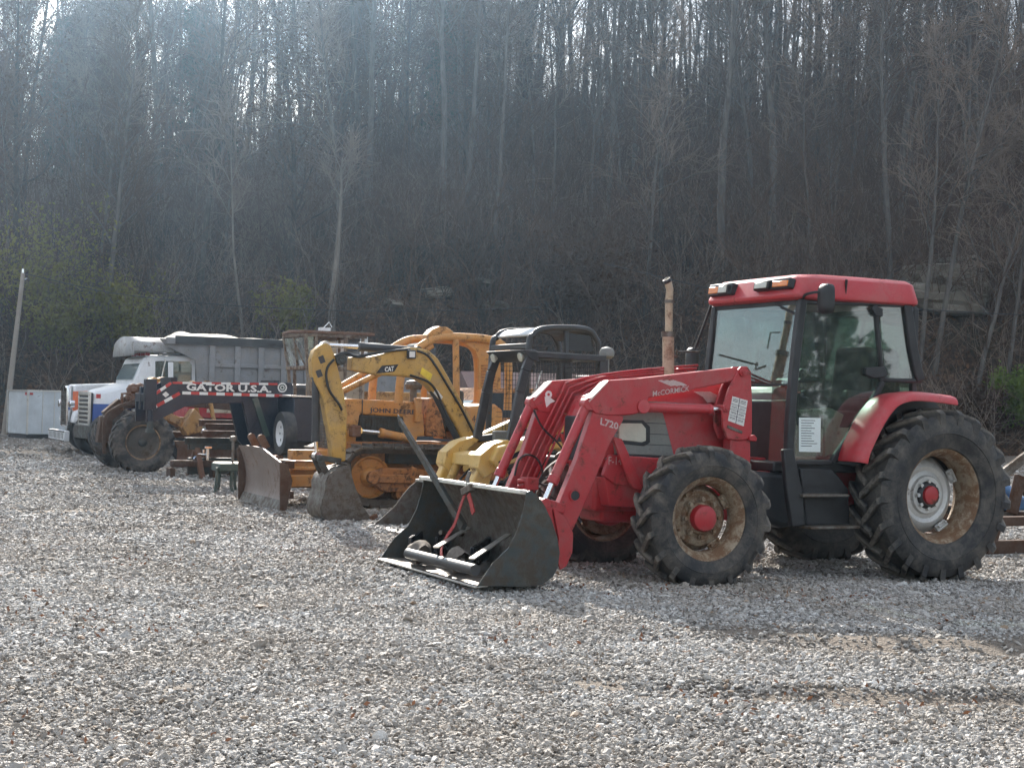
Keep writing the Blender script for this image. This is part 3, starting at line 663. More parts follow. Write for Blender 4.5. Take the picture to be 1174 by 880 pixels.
# ------------------------------------------------------------------ load lying in the bucket
zb = .085
def bp(u, v, z): return T.on('z', z, u, v)
imp = thing('implement_frame', 'black steel implement frame with grey rags wrapped round its tube, lying in the front bucket', 'implement', T)
mb = MB()
a, b = bp(468,634,zb+.09), bp(545,653,zb+.10); mb.tube([a, b], .045, 14); mb.build('cross_tube', M['black'], imp)
for i, (p0, p1) in enumerate((((470,628),(515,600)),((500,627),(550,596)),((541,640),(583,612)))):
    mb = MB(); mb.bar(bp(*p0,zb+.10), bp(*p1,zb+.20), .035, .19); mb.build('arm', M['gloss_black'], imp, bevel=.008)
mb = MB(); mb.bar(bp(500,627,zb+.20), bp(545,600,zb+.30), .05, .012); mb.bar(bp(541,640,zb+.20), bp(583,612,zb+.30), .05, .012); mb.build('plate_edge', M['bright_steel'], imp)
mb = MB(); mb.tube([bp(556,607,zb+.2), bp(585,611,zb+.22)], .025, 10); mb.tube([bp(505,610,zb+.25), bp(560,615,zb+.15)], .02, 10); mb.build('pin_rod', M['steel'], imp)
for (u, v) in ((481,632),(525,641)):
    p = bp(u, v, zb+.10); mb = MB(); d = (b-a).normalized(); n1 = Vector((0,0,1)); n2 = d.cross(n1)
    rows = []
    for i in range(9):
        t = (i-4)/4*.13; rr = .10*(1-.35*abs(i-4)/4)
        rows.append([p+d*t+(n1*math.cos(2*PI*k/12)+n2*math.sin(2*PI*k/12))*rr*random.uniform(.82,1.18) for k in range(12)])
    mb.add([q for r_ in rows for q in r_], [(i*12+j, i*12+(j+1)%12, (i+1)*12+(j+1)%12, (i+1)*12+j) for i in range(8) for j in range(12)])
    mb.tube([p+d*.1, p+d*.16+Vector((.08,0,-.06)), p+d*.2+Vector((.13,.03,-.08))], [.03,.025,.01], 6)
    mb.build('rag', M['rag'], imp, smooth=70)
bar_ = thing('pry_bar', 'long dark steel bar leaning up out of the front bucket', 'steel bar', T)
mb = MB(); mb.bar(T.on('x', 4.33, 532, 604), T.on('x', 4.42, 459, 483), .045, .07, w2=.03, h2=.05); a = T.on('x', 4.42, 459, 483); mb.bar(a, T.on('x', 4.42, 456, 475), .03, .05, w2=.01, h2=.012)
mb.build('bar', M['dark_steel'], bar_, bevel=.006)
st_ = thing('ratchet_strap', 'red tie-down strap from the bucket lip down to the implement frame', 'strap', T)
mb = MB(); P = smooth_pts([T.on('x', 4.37, 534, 563), T.on('x', 4.37, 528, 580), T.on('x', 4.41, 521, 601), T.on('x', 4.46, 512, 615), T.on('x', 4.52, 506, 630), T.on('x', 4.58, 508, 648)], 4)
for p, q in zip(P[:-1], P[1:]): mb.bar(p, q, .045, .006, up=(1,0,0.2))
mb.build('webbing', M['rope_red'], st_)
mb = MB(); P = smooth_pts([T.on('x', 4.38, 537, 566), T.on('x', 4.38, 540, 576), T.on('x', 4.39, 543, 588), T.on('x', 4.39, 541, 582)], 4)
for p, q in zip(P[:-1], P[1:]): mb.bar(p, q, .05, .008, up=(1,0,0.2))
mb.build('loose_end', M['rope_red'], st_)
mb = MB(); p = T.on('x', 4.36, 537, 561); mb.box(p, (.06,.20,.06), Matrix.Rotation(.3,3,'X')); mb.tube([p, T.on('x', 4.34, 536, 548), T.on('x', 4.32, 539, 540)], .018, 8); mb.build('ratchet', M['steel'], st_, bevel=.008)
def shelln(pts, y0, y1, t):
    return shell(pts, y0, y1, t)
def track_loop(path, y0, y1, name, parent, mat, pitch=.15, grouser=.035, thick=.03):
    """closed loop of shoes following an (x,z) outline"""
    P = [Vector((x, z)) for x, z in path]; P.append(P[0].copy())
    seg = [(P[i+1]-P[i]).length for i in range(len(P)-1)]; tot = sum(seg); n = int(tot/pitch); mb = MB()
    ar = sum(P[i].x*P[i+1].y-P[i+1].x*P[i].y for i in range(len(P)-1)); sg = 1 if ar > 0 else -1
    for k in range(n):
        s = tot*k/n; i = 0
        while s > seg[i]: s -= seg[i]; i += 1
        p = P[i].lerp(P[i+1], s/seg[i]); d = (P[i+1]-P[i]).normalized(); nn = Vector((d.y, -d.x))*sg
        a = math.atan2(d.y, d.x); rot = Matrix.Rotation(-a, 3, 'Y'); q = Vector((p.x, (y0+y1)/2, p.y)); nv = Vector((nn.x, 0, nn.y))
        mb.box(q, (pitch*.94, abs(y1-y0), thick), rot)
        mb.box(q+nv*(grouser/2+thick/2)+Vector((d.x,0,d.y))*pitch*.36, (.02, abs(y1-y0), grouser), rot)
        for yy in (y0+(y1-y0)*.36, y0+(y1-y0)*.64): mb.box(q-nv*.05+Vector((0,yy-(y0+y1)/2,0)), (pitch*1.0, .04, .07), rot)
    return mb.build(name, mat, parent, smooth=30)
def road_wheel(parent, x, y, z, side, Ro, Rr, w, disc=None, tm=None, nl=0, hub=None, holes=6):
    wh = part('wheel', parent, (x, y, z), (0, 0, 0 if side > 0 else PI))
    if nl: tyre_mesh(Ro, Rr, w, nl, .03, .05, 'tyre', tm or M['rubber'], wh, sweep=.45)
    else:
        h = w/2; mb = MB(); pr = [(-h*.6,Rr),(-h*.9,Rr+.02),(-h*1.0,Rr+(Ro-Rr)*.5),(-h*.92,Ro-.03),(-h*.78,Ro-.004),(-h*.5,Ro)]
        for yy in (-.5,-.17,.17): pr += [(h*(yy+.02),Ro),(h*(yy+.04),Ro-.012),(h*(yy+.10),Ro-.012),(h*(yy+.12),Ro)]
        pr += [(h*.5,Ro),(h*.78,Ro-.004),(h*.92,Ro-.03),(h,Rr+(Ro-Rr)*.5),(h*.9,Rr+.02),(h*.6,Rr)]
        mb.lathe((0,0,0),(0,1,0),pr,48); mb.build('tyre', tm or M['rubber'], wh, smooth=40)
    h = w/2; mb = MB(); f = Rr+.008
    mb.lathe((0,0,0),(0,1,0),[(-h*.6,f),(h*.55,f-.03),(h*.66,f+.01),(h*.72,f),(h*.6,f-.03),(h*.30,f-.05),(h*.22,f*.78),(h*.30,f*.6),(h*.42,f*.45),(h*.42,.02)],40)
    for k in range(holes):
        a = 2*PI*k/holes; mb.cyl((f*.33*math.sin(a),h*.40,f*.33*math.cos(a)),(f*.33*math.sin(a),h*.5,f*.33*math.cos(a)),.014,6)
    mb.build('rim', disc or M['rim_silver'], wh, smooth=35)
    mb = MB(); mb.lathe((0,0,0),(0,1,0),[(h*.38,f*.24),(h*.62,f*.22),(h*.7,f*.12),(h*.7,.001)],20); mb.build('hub', hub or M['dark_steel'], wh)
    return wh
def wires(mb, pts_grid, r=.003):
    for a, b in pts_grid: mb.bar(a, b, r*2, r*2)

# ================================================================== skid steer loader
G_ = on_ground(425, 604); S = Frame((0,0,0), 26); S = Frame(G_-S.M @ Vector((2.6,-.95,0)), 26)
sk = thing('skid_steer_loader', 'yellow and black skid steer loader with mesh-sided cab, right behind the red loader arms', 'skid steer', S)
for s in (1, -1):
    for xx in (.55, -.45): road_wheel(sk, xx, s*.72, .40, s, .42, .21, .28, M['loader_yellow'], nl=16)
mb = MB(); mb.box((0,0,.60), (1.9,1.05,.62)); mb.build('body', M['black'], sk, bevel=.04)
for s in (1, -1):
    mb = MB(); mb.prism(S.xz(.70, (564,528),(572,512),(596,506),(640,486),(700,462),(760,452),(800,500),(800,560),(690,545),(640,514),(600,527),(571.8,537)), s*.70, s*.54)
    ar = mb.build('lift_arm', M['loader_yellow'], sk, bevel=.02)
    mb = MB(); mb.prism(S.xz(.70, (571,529),(592,518),(640,497),(690,478),(735,478),(735,505),(690,510),(640,506),(600,520),(573,533)), s*.706, s*.69); mb.build('arm_panel', M['gloss_black'], ar)
    q = S.on('y', .81, 592, 527); q2 = S.on('y', .81, 612, 518)
    # front knee boxes
    mb = MB(); mb.prism(S.xz(.60, (548,536),(551,522),(566,509),(582,504),(590,507),(577,519),(574,536),(556,548)), s*.60, s*.34); mb.build('arm_knee', M['loader_yellow'], sk, bevel=.010)
    mb = MB(); a, b = S.on('y', .60, 556, 536), S.on('y', .60, 548, 566)
    mb.bar((a.x-.05, s*.47, a.z), (a.x+.12, s*.47, .30), .14, .18, up=(1,0,0), w2=.16, h2=.26); mb.build('arm_leg', M['loader_yellow'], sk, bevel=.02)
    mb = MB(); mb.cyl((a.x-.05, s*.27, a.z-.0), (a.x+.16, s*.26, .32), .05, 14); tcy = mb.build('tilt_cylinder', M['cat_yellow'], sk)
    mb = MB(); mb.cyl((a.x+.10, s*.265, .42), (a.x+.18, s*.26, .26), .025, 10); mb.build('rod', M['rod'], tcy)
mb = MB(); p = S.on('y', 0, 539, 530); mb.prism([(p.x+.09,p.z-.03),(p.x+.07,p.z+.10),(p.x-.08,p.z+.13),(p.x-.10,p.z-.01)], -.36, .36); mb.build('cross_member', M['loader_yellow'], sk, bevel=.015)
mb = MB(); mb.box((p.x+.27,0,.30),(.08,1.1,.42)); mb.build('quick_coupler', M['black'], sk, bevel=.02)
for k in (-.1,.02,.12):
    mb = MB(); mb.tube(smooth_pts([(p.x-.15,k,p.z+.02),(p.x+.0,k,p.z-.12),(p.x+.1,k*1.4,p.z-.26),(p.x+.22,k*1.6,.3)],3),.014,8); mb.build('hose', M['hose'], sk)
# bucket
SBP = S.xz(-.95, (479,550),(488,553),(497,563),(503,580),(504,600),(498,614),(488,618),(470,612))
SBP = [(x, max(z,.015)) for x, z in SBP]; SF = (2.6, .012); SE = S.xz(-.95, (438,593),(452,580),(462,566),(470,557))
mb = MB(); mb.add(*shell(SBP+[SF], -.94, .94, .012)); sbk = mb.build('bucket', M['steel'], sk, smooth=40)
for s in (1,-1): mb = MB(); mb.prism([SF]+SE+SBP, s*.95, s*.935); mb.build('side_plate', M['steel'], sbk, bevel=.004)
mb = MB(); a = SBP[0]; mb.box((a[0]-.02,0,a[1]),( .12,1.86,.03)); mb.build('bucket_rim', M['bright_steel'], sbk, bevel=.004)
mb = MB(); mb.box((2.53,0,.016),(.20,1.88,.018)); mb.build('cutting_edge', M['bright_steel'], sbk, bevel=.003)
# cab
cy = .45
def cabline(name, pts, w_, d_, mt='black', both=True):
    for s in ((1,-1) if both else (1,)):
        mb = MB(); P = [(p.x, s*cy, p.z) for p in S.Y(cy, *pts)]
        for a, b in zip(P[:-1], P[1:]): mb.bar(a, b, d_, w_, up=(1,0,0))
        mb.build(name, M[mt], sk, bevel=.01)
cabline('front_post', [(585,506),(596,450),(602,425),(608,409)], .10, .07)
cabline('rear_post', [(692,470),(691,412)], .11, .07)
cabline('top_rail', [(603,406),(693,411)], .07, .10)
cabline('bottom_rail', [(585,506),(692,490)], .07, .08)
mb = MB(); a = S.on('y', .45, 599, 402); b = S.on('y', .45, 608, 404); mb.prism([(a.x+.02,a.z+.01),(a.x-.16,a.z+.01),(a.x-.20,a.z-.12),(a.x-.10,a.z-.10)], -.50, .50); vis = mb.build('visor', M['black'], sk, bevel=.012)
for s in (1,-1):
    mb = MB(); mb.lathe((a.x-.02,s*.36,a.z-.07),(1,0,-.35),[(-.04,.035),(0,.055),(.012,.05),(.016,.001)],18); mb.build('work_lamp', M['lens'], vis)
mb = MB(); c = S.on('y', .45, 691, 410); mb.prism([(a.x-.15,a.z-.02),(c.x-.05,c.z),(c.x-.05,c.z-.04),(a.x-.15,a.z-.06)], -.44, .44); mb.build('cab_roof', M['black'], sk, bevel=.01)
mb = MB(); zl, zh = .95, a.z-.1; x0, x1 = c.x, 1.15
for s in (1,-1):
    for k in range(22):
        x = x0+(x1-x0)*k/21; mb.bar((x,s*.45,zl),(x,s*.45,zh),.005,.005)
    for k in range(20):
        z = zl+(zh-zl)*k/19; mb.bar((x0,s*.45,z),(x1+.15*(1-(z-zl)/(zh-zl)),s*.45,z),.005,.005)
mb.build('side_mesh', M['black'], sk)
mb = MB()
for k in range(18):
    y = -.42+.84*k/17; mb.bar((c.x+.02,y,zl),(c.x+.02,y,zh),.005,.005)
for k in range(20): z = zl+(zh-zl)*k/19; mb.bar((c.x+.02,-.42,z),(c.x+.02,.42,z),.005,.005)
mb.build('rear_mesh', M['black'], sk)
mb = MB(); w0 = S.on('y', -.36, 657, 440); w1 = S.on('y', -.36, 686, 418); mb.box((.26,-.10,1.72),(.03,.40,.26)); mb.build('rear_pane', M['decal'], sk, bevel=.03)  # opaque white panel added for the bright patch behind the mesh, not glazing
mb = MB(); mb.box((.55,0,.95),(.5,.5,.12)); mb.box((.33,0,1.25),(.12,.48,.55)); mb.build('seat', M['seat'], sk, bevel=.04)
mb = MB(); mb.box((1.22,0,.92),(.30,.84,.10)); mb.box((1.05,-.40,1.02),(.5,.06,.30)); mb.build('cab_floor', M['grey_panel'], sk, bevel=.02)
mb = MB(); mb.prism([(-.95,.5),(.28,.5),(.28,1.15),(-.4,1.2),(-.95,1.05)], -.5, .5); mb.build('engine_cover', M['loader_yellow'], sk, bevel=.04)
mb = MB(); p = S.on('y', .35, 691, 407); mb.lathe((p.x-.05,.36,p.z-.04),(0,0,1),[(0,.05),(.03,.085),(.08,.09),(.12,.07),(.145,.001)],18); mb.cyl((p.x-.05,.36,1.1),(p.x-.05,.36,p.z),.03,10); mb.build('air_precleaner', M['grey_panel'], sk)
mb = MB(); P = [S.on('y', .3, *q) for q in ((621,425),(614,447),(606,462),(600,480),(596,492))]; mb.tube(P[:2],.010,8); mb.build('grab_handle', M['bright_steel'], sk)
mb = MB(); P = P[1:]
for i in range(14):
    t = i/13*(len(P)-1); j = min(int(t), len(P)-2); q = P[j].lerp(P[j+1], t-j); mb.lathe(q,(0,1,0) if i%2 else (1,0,0),[(-.008,.022),(.008,.022),(.008,.010),(-.008,.010)],10,close=True)
mb.build('chain', M['bright_steel'], sk)

# ================================================================== mini excavator
E = frame_at(395, 598, 18.9, (2.6,0,0), 26)
ex = thing('mini_excavator', 'small yellow excavator with its arm folded down in front of the orange bulldozer', 'excavator', E)
def plate(mb, c, d, pts, fr=E): mb.prism(fr.xz(0, *pts), c+d/2, c-d/2)
mb = MB(); plate(mb, 0, .20, ((401,409),(420,409.5),(440,405),(455,400),(467,398),(478,399),(489,402),(499,411),(507,425),(520,448),(533,472),(545,497),(550,512),(544,522),(534,518),(519,487),(503,460),(488,442),(474,433),(455,431),(430,430),(400,424)))
bm_ = mb.build('boom', M['cat_yellow'], ex, bevel=.02)
mb = MB(); a = E.on('y', .105, 470, 404.5); b = E.on('y', .105, 478, 412); 
mb.cyl((a.x,.10,a.z),(a.x,.16,a.z),.03,12); mb.box((a.x+.0,.15,a.z-.02),(.11,.06,.11)); wl = mb.build('work_light', M['plastic'], bm_, bevel=.012)
mb = MB(); mb.box((a.x+.0,.183,a.z-.02),(.075,.006,.075)); mb.build('lens', M['decal'], wl, bevel=.01)
mb = MB(); mb.prism(E.xz(.105, (431,428),(438,419),(457,417.5),(452,426)), .1035, .10); mb.build('logo_plate', M['gloss_black'], bm_)
q = E.on('y', .105, 441, 426.2); q2 = E.on('y', .105, 451, 425.2); text('CAT', M['decal'], bm_, (q.x,.1045,q.z), q2-q, (0,0,1), .062, .125, bold=.04)
mb = MB(); mb.prism(E.xz(.105, (484,421),(496,429),(493,437),(482,428)), .1035, .10); mb.build('warning_label', plain('yellow_label', (.75,.55,.05), .5), bm_)
mb = MB(); mb.prism(E.xz(.105, (500,445),(508,455),(505,459),(497,450)), .1035, .10); mb.build('white_label', M['decal'], bm_)
mb = MB(); plate(mb, 0, .17, ((365,396),(371,393),(377,396),(382,409),(386,425),(392,450),(396,475),(395,505),(394,528),(380,531),(376,500),(372,480),(368,455),(360,440),(356,428),(355,412),(358,402)))
stk = mb.build('stick', M['cat_yellow'], ex, bevel=.02)
for (u, v) in ((369,412),(366,428)):
    p = E.on('y', .086, u, v); mb = MB(); mb.box((p.x,.087,p.z),(.07,.006,.09), Matrix.Rotation(.4,3,'Y')); mb.build('recess', M['black'], stk, bevel=.002)
mb = MB(); p = E.on('y', 0, 388, 412); mb.cyl((p.x,-.13,p.z),(p.x,.13,p.z),.07,18); mb.cyl((p.x,.13,p.z),(p.x,.15,p.z),.04,12); mb.build('pivot_pin', M['dark_steel'], stk, bevel=.01)
def cylr(parent, a, b, c, r=.045, rr=.024, y=0, fr=E, m1='black', name='cylinder'):
    A_, B_, C_ = [fr.on('y', y, *q) for q in (a, b, c)]
    mb = MB(); mb.cyl(A_, B_, r, 16); d = (B_-A_).normalized(); mb.cyl(B_-d*.06, B_+d*.01, r*1.15, 16); mb.cyl(A_+Vector((0,-.05,0)), A_+Vector((0,.05,0)), r*1.1, 14)
    o = mb.build(name, M[m1], parent); mb = MB(); mb.cyl(B_, C_, rr, 12); mb.cyl(C_+Vector((0,-.06,0)), C_+Vector((0,.06,0)), rr*1.8, 12); mb.build('rod', M['rod'], o); return o
cylr(ex, (478,402), (412,397.5), (372,395.5), .052, .028, 0, name='stick_cylinder')
cylr(ex, (362,432), (362,505), (363,522), .048, .026, .0, name='bucket_cylinder')
cylr(ex, (533,519), (497,447), (485,432), .052, .03, 0.0, name='boom_cylinder')
for pts in (((385,409),(392,406),(400,406.5),(412,409),(430,405),(450,402),(470,400)), ((383,412),(376,420),(374,432),(378,448),(388,462),(392,470)), ((384,408),(396,404),(410,408),(440,403)), ((478,402),(490,407),(500,420),(512,440),(530,470),(545,500)), ((470,430),(490,437),(500,448),(508,466),(524,500))):
    mb = MB(); mb.tube(smooth_pts([E.on('y', .11, *q) for q in pts], 4), .016, 8); mb.build('hose', M['hose'], ex)
# bucket linkage and bucket
mb = MB(); a, b, c = E.on('y', 0, 363, 524), E.on('y', 0, 372, 543), E.on('y', 0, 388, 528)
for y in (-.10,.10): mb.bar(a+Vector((0,y,0)), b+Vector((0,y,0)), .02, .08, up=(1,0,0)); mb.bar(a+Vector((0,y,0)), c+Vector((0,y,0)), .02, .07)
mb.cyl(a+Vector((0,-.12,0)), a+Vector((0,.12,0)), .035, 12); mb.build('bucket_link', M['dark_steel'], ex, bevel=.006)
bp_ = [(391,534),(379,537),(369,544),(366,552),(366,560),(363,570),(360,580),(362,589),(369,595),(380,598),(400,598.2),(414,597)]
BPm = E.xz(0, *bp_); BPm = [(x, max(z,.0)) for x, z in BPm]
tip = E.xz(0, (418,594))[0]; ed = E.xz(0, (407,578),(399,558),(395,545))
mb = MB(); mb.add(*shell(BPm+[tip], -.265, .265, .014)); eb = mb.build('bucket', M['steel'], ex, smooth=45)
for s in (1,-1): mb = MB(); mb.prism([tip]+ed+BPm, s*.28, s*.262); mb.build('side_plate', M['steel'], eb, bevel=.004)
mb = MB()
for y in (-.22,0,.22): mb.bar((tip[0]+.05,y,tip[1]+.03),(tip[0]-.08,y,tip[1]-.02),.05,.035)
mb.bar((tip[0]+.04,.27,tip[1]+.01),(tip[0]-.06,.27,tip[1]+.06),.05,.05); mb.build('teeth', M['rusty'], eb, bevel=.006)
mb = MB()
for y in (.10,-.10): mb.prism(E.xz(0, (377,536),(392,530),(398,545),(389,552),(372,548)), y-.012, y+.012)
mb.build('bucket_ears', M['dark_steel'], eb, bevel=.005)
# house, canopy, undercarriage (mostly behind the skid steer)
mb = MB(); mb.prism([(.95,.62),(.95,.90),(.62,1.0),(.45,.78),(.45,.62)], -.14, .14); mb.build('swing_post', M['cat_yellow'], ex, bevel=.02)
mb = MB(); mb.box((-.15,0,.78),(1.35,1.35,.26)); mb.build('platform', M['black'], ex, bevel=.05, seg=3)
mb = MB(); mb.prism([(-.85,.85),(-.15,.85),(-.15,1.30),(-.55,1.42),(-.85,1.25)], -.66, .66); mb.build('engine_hood', M['cat_yellow'], ex, bevel=.07, seg=3)
mb = MB(); mb.box((.05,0,1.15),(.5,.5,.14)); mb.box((-.15,0,1.45),(.14,.48,.5)); mb.build('seat', M['seat'], ex, bevel=.05)
for s in (1,-1):
    path = arc((.72,.23),.21,-90,90,6)+arc((-.72,.23),.21,90,270,6)
    track_loop(path, s*.50, s*.78, 'track', ex, M['rubber'], .10, .02, .03)
    mb = MB(); mb.box((0,s*.64,.22),(1.3,.12,.16))
    for x in (-.7,.7): mb.cyl((x,s*.56,.23),(x,s*.72,.23),.17,20)
    mb.build('track_frame', M['black'], ex, bevel=.01)
def cane(s, pts, r=.035, nm='canopy_post', mt='black'):
    mb = MB(); mb.tube(smooth_pts([Vector((x, s*y, z)) for x, y, z in pts], 4), r, 10); return mb.build(nm, M[mt], ex, smooth=60)
p0 = E.on('y', .55, 606, 400); p1 = E.on('y', .55, 612, 384); p2 = E.on('y', .55, 622, 377); p3 = E.on('y', .55, 650, 375.5); p4 = E.on('y', .55, 674, 378); p5 = E.on('y', .55, 683, 388); p6 = E.on('y', .55, 686, 404)
for s in (1,-1):
    cane(s, [(p0.x+.03,.55,.9),(p0.x,.55,p0.z),(p1.x,.55,p1.z),(p2.x,.55,p2.z),(p3.x,.55,p3.z),(p4.x,.55,p4.z),(p5.x,.55,p5.z),(p6.x,.55,p6.z),(p6.x,.55,1.2)], .040, 'canopy_frame')
mb = MB(); P = smooth_pts([Vector((q.x,0,q.z)) for q in (p1,p2,p3,p4,p5)], 3); n = len(P)
for i in range(n-1):
    if i < 0: continue
secs = [[(q.x,-.55,q.z),(q.x,.55,q.z)] for q in P]
mb.add([v_ for s_ in secs[4:] for v_ in s_], [(2*i,2*i+1,2*i+3,2*i+2) for i in range(len(secs)-5)]); mb.build('canopy_roof', M['black'], ex, solid=.05, smooth=60)
mb = MB(); mb.add([v_ for s_ in secs[:6] for v_ in s_], [(2*i,2*i+1,2*i+3,2*i+2) for i in range(5)]); mb.build('front_visor', M['white'], ex, solid=.03, smooth=60)
mb = MB(); mb.bar((p0.x,-.55,p0.z+.04),(p0.x,.55,p0.z+.04),.05,.07); mb.bar((p3.x,.52,p3.z-.02),(p3.x,.55,p0.z-.1),.06,.05,up=(1,0,0)); mb.bar((p5.x,.54,p5.z-.25),(p0.x,.54,p0.z-.02),.03,.05)
mb.build('canopy_brace', M['black'], ex, bevel=.008)
mb = MB()
a, b = E.on('y', .55, 648, 381), E.on('y', .55, 680, 403)
mb.prism([(a.x,a.z),(b.x+.04,a.z-.03),(b.x,b.z),(a.x,b.z)], .545, .535); mb.build('canopy_side_panel', M['plastic'], ex, bevel=.004)

# ================================================================== bulldozer
D = frame_at(426.4, 547, 20.8, (1.0,.85,.42), 26)
dz = thing('bulldozer', 'orange crawler bulldozer with tall roll cage and angled front blade', 'bulldozer', D)
TP = D.xz(.85, (398,523),(404,516.5),(412,513),(440,512.5),(478,513.5),(520,514.5),(560,516.5),(584,520),(594,532),(596,548),(590,562),(578,572),(540,577),(480,579.5),(430,580),(412,577),(401,566),(396,550),(395,535))
for s in (1,-1):
    track_loop(TP, s*.62, s*1.00, 'track', dz, M['track'], .145, .04, .03)
    mb = MB(); c = D.on('y', .9, 426.4, 547)
    mb.lathe((c.x, s*.80, c.z),(0,s,0),[(-.10,.29),(.05,.29),(.055,.27),(.0,.25),(.0,.14),(.06,.12),(.09,.08),(.09,.001)],30)
    mb.build('idler', M['orange'], dz)
    r = D.on('y', .9, 570, 546); mb = MB(); mb.lathe((r.x,s*.80,r.z),(0,s,0),[(-.08,.30),(.05,.30),(.06,.16),(.12,.12),(.12,.001)],13); mb.build('sprocket', M['orange_dirty'], dz)
    mb = MB()
    for u in (462,482,502,522,542): q = D.on('y', .9, u, 566); mb.cyl((q.x,s*.70,q.z),(q.x,s*.90,q.z),.10,18)
    mb.build('track_roller', M['orange_dirty'], dz)
    mb = MB(); mb.prism(D.xz(.9, (426,541),(440,536),(478,537),(540,545),(545,562),(440,564),(430,556)), s*.74, s*.92); mb.prism(D.xz(.9, (432,543),(470,544),(474,548),(470,554),(432,553)), s*.92, s*.97)
    mb.prism(D.xz(.9, (470,534),(476,536),(477,556),(471,558)), s*.92, s*.98); mb.cyl((c.x,s*.9,c.z),(c.x,s*1.0,c.z),.09,18)
    mb.build('track_frame', M['orange_dirty'], dz, bevel=.012)
    mb = MB(); mb.prism(D.xz(.9, (450,519),(560,520),(560,534),(450,532)), s*.60, s*.74); mb.build('side_beam', M['dark_steel'], dz, bevel=.01)
mb = MB(); mb.box((.25,0,.62),(2.0,.9,.55)); mb.build('chassis', M['orange_dirty'], dz, bevel=.03)
hp = D.xz(.38, (414.5,458),(479,461.5),(484.5,488),(484,499),(479,500),(474,500),(474,484),(461,480),(412,476),(414.5,470))
mb = MB(); mb.prism(D.xz(.38, (393,459),(396,456.5),(479,460.5),(481,474),(462,478),(412,475),(407,511),(399,514),(394,510)), .40, -.40); hd = mb.build('hood', M['orange'], dz, bevel=.025, seg=3)
mb = MB(); mb.prism(D.xz(.38, (461,476),(484,474),(486,500),(478,500),(474,512),(466,512),(466,500)), .41, -.41); mb.build('hood_side', M['orange'], dz, bevel=.01)
mb = MB(); mb.prism(D.xz(.38, (414.3,458),(415.6,458),(414.0,512),(412.8,512)), .404, -.404); mb.build('panel_gap', M['black'], hd)
mb = MB(); mb.prism(D.xz(.38, (413,475.5),(461,478.5),(462,511),(418,511),(411,496)), .37, -.37); mb.build('engine', M['dark_steel'], dz, bevel=.02)
mb = MB(); a, b = D.on('y', .39, 413, 477), D.on('y', .39, 461, 505)
for k in range(15): x = a.x+(b.x-a.x)*k/14; mb.bar((x,.385,a.z),(x,.385,b.z+.08),.012,.012)
for k in range(6): z = a.z+(b.z+.08-a.z)*k/5; mb.bar((a.x,.385,z),(b.x,.385,z),.012,.012)
mb.build('side_screen', M['dark_steel'], dz)
# nose: grille front
nx = D.on('y', .38, 393, 480).x
mb = MB(); mb.prism([(nx+.14,.62),(nx+.16,1.46),(nx-.02,1.50),(nx-.02,.62)], -.43, .43); ns = mb.build('nose_guard', M['orange'], dz, bevel=.03, seg=3)
mb = MB(); mb.box((nx+.165,0,1.10),(.012,.62,.62)); gr_ = mb.build('grille', M['black'], ns)
mb = MB()
for k in range(14): z = .82+.58*k/13; mb.box((nx+.178,0,z),(.012,.60,.016))
for y in (-.1,.1,-.3,.3): mb.box((nx+.176,y,1.10),(.014,.02,.6))
mb.build('grille_bars', M['steel'], ns)
q = D.on('y', .40, 423.5, 473.8); q2 = D.on('y', .40, 476, 476.5); text('JOHN DEERE', M['ink'], hd, (q.x,.404,q.z), q2-q, (0,0,1), .085, (q2-q).length, bold=.025)
cylr(dz, (471,503), (436,496), (410,493.5), .06, .03, .52, fr=D, m1='orange', name='lift_cylinder')
mb = MB(); p = D.on('y', .52, 407, 494); mb.box(p,(.14,.14,.16)); mb.build('cylinder_mount', M['rusty'], dz, bevel=.02)
mb = MB(); mb.box(D.on('y', .40, 478, 470)+Vector((0,.02,0)),(.10,.10,.35)); mb.build('hinge_post', M['orange'], dz, bevel=.02)
# ROPS
def pipe(pts, y, r=.055, nm='cage_tube', k=4):
    mb = MB(); mb.tube(smooth_pts([D.on('y', yy, u, v) for (u, v), yy in zip(pts, y if isinstance(y, (list,tuple)) else [y]*len(pts))], k), r, 12); return mb.build(nm, M['orange'], dz, smooth=60)
pipe([(457,462),(458,445),(461,425),(470,408),(487,394),(506,386.5),(540,387),(562,389.5),(574,394),(581,405),(583,430),(582,470)], .60, .060)
for s in (-1,):
    P = [(457,462),(458,445),(461,425),(470,408),(487,394),(506,386.5),(540,387),(562,389.5),(574,394),(581,405),(583,430),(582,470)]
    mb = MB(); mb.tube(smooth_pts([Vector((p.x,-.46,p.z)) for p in D.Y(.60, *P)], 4), .060, 12); mb.build('cage_tube', M['orange'], dz, smooth=60)
for s in (1,-1):
    q0, q1 = D.on('y', .6, 522.5, 388), D.on('y', .6, 523.5, 465); mb = MB(); mb.cyl((q0.x,s*.6,q0.z),(q1.x,s*.6,q1.z),.048,14); mb.build('cage_post', M['orange'], dz)
    P = D.Y(.45, (391,450),(415,437.5),(437,426.5),(470,409),(492,396)); mb = MB(); mb.tube([Vector((p.x, (.42+.04*i) if s > 0 else (-.02-.10*i), p.z)) for i, p in enumerate(P)], .042, 12); mb.build('limb_sweep', M['orange'], dz, smooth=60)
mb = MB(); mb.prism(D.xz(.55, (487,396),(488,384),(494,377.5),(502,374),(511,375),(518,380),(519,388),(506,387)), .62, .40); mb.build('corner_gusset', M['orange'], dz, bevel=.02); q0, q1 = D.on('y', .6, 506, 386), D.on('y', .6, 575, 394)
mb = MB(); mb.box(((q0.x+q1.x)/2-.05,.07,(q0.z+q1.z)/2+.03),(abs(q0.x-q1.x)-.1,1.0,.035)); mb.build('cage_roof', M['orange'], dz, bevel=.01)
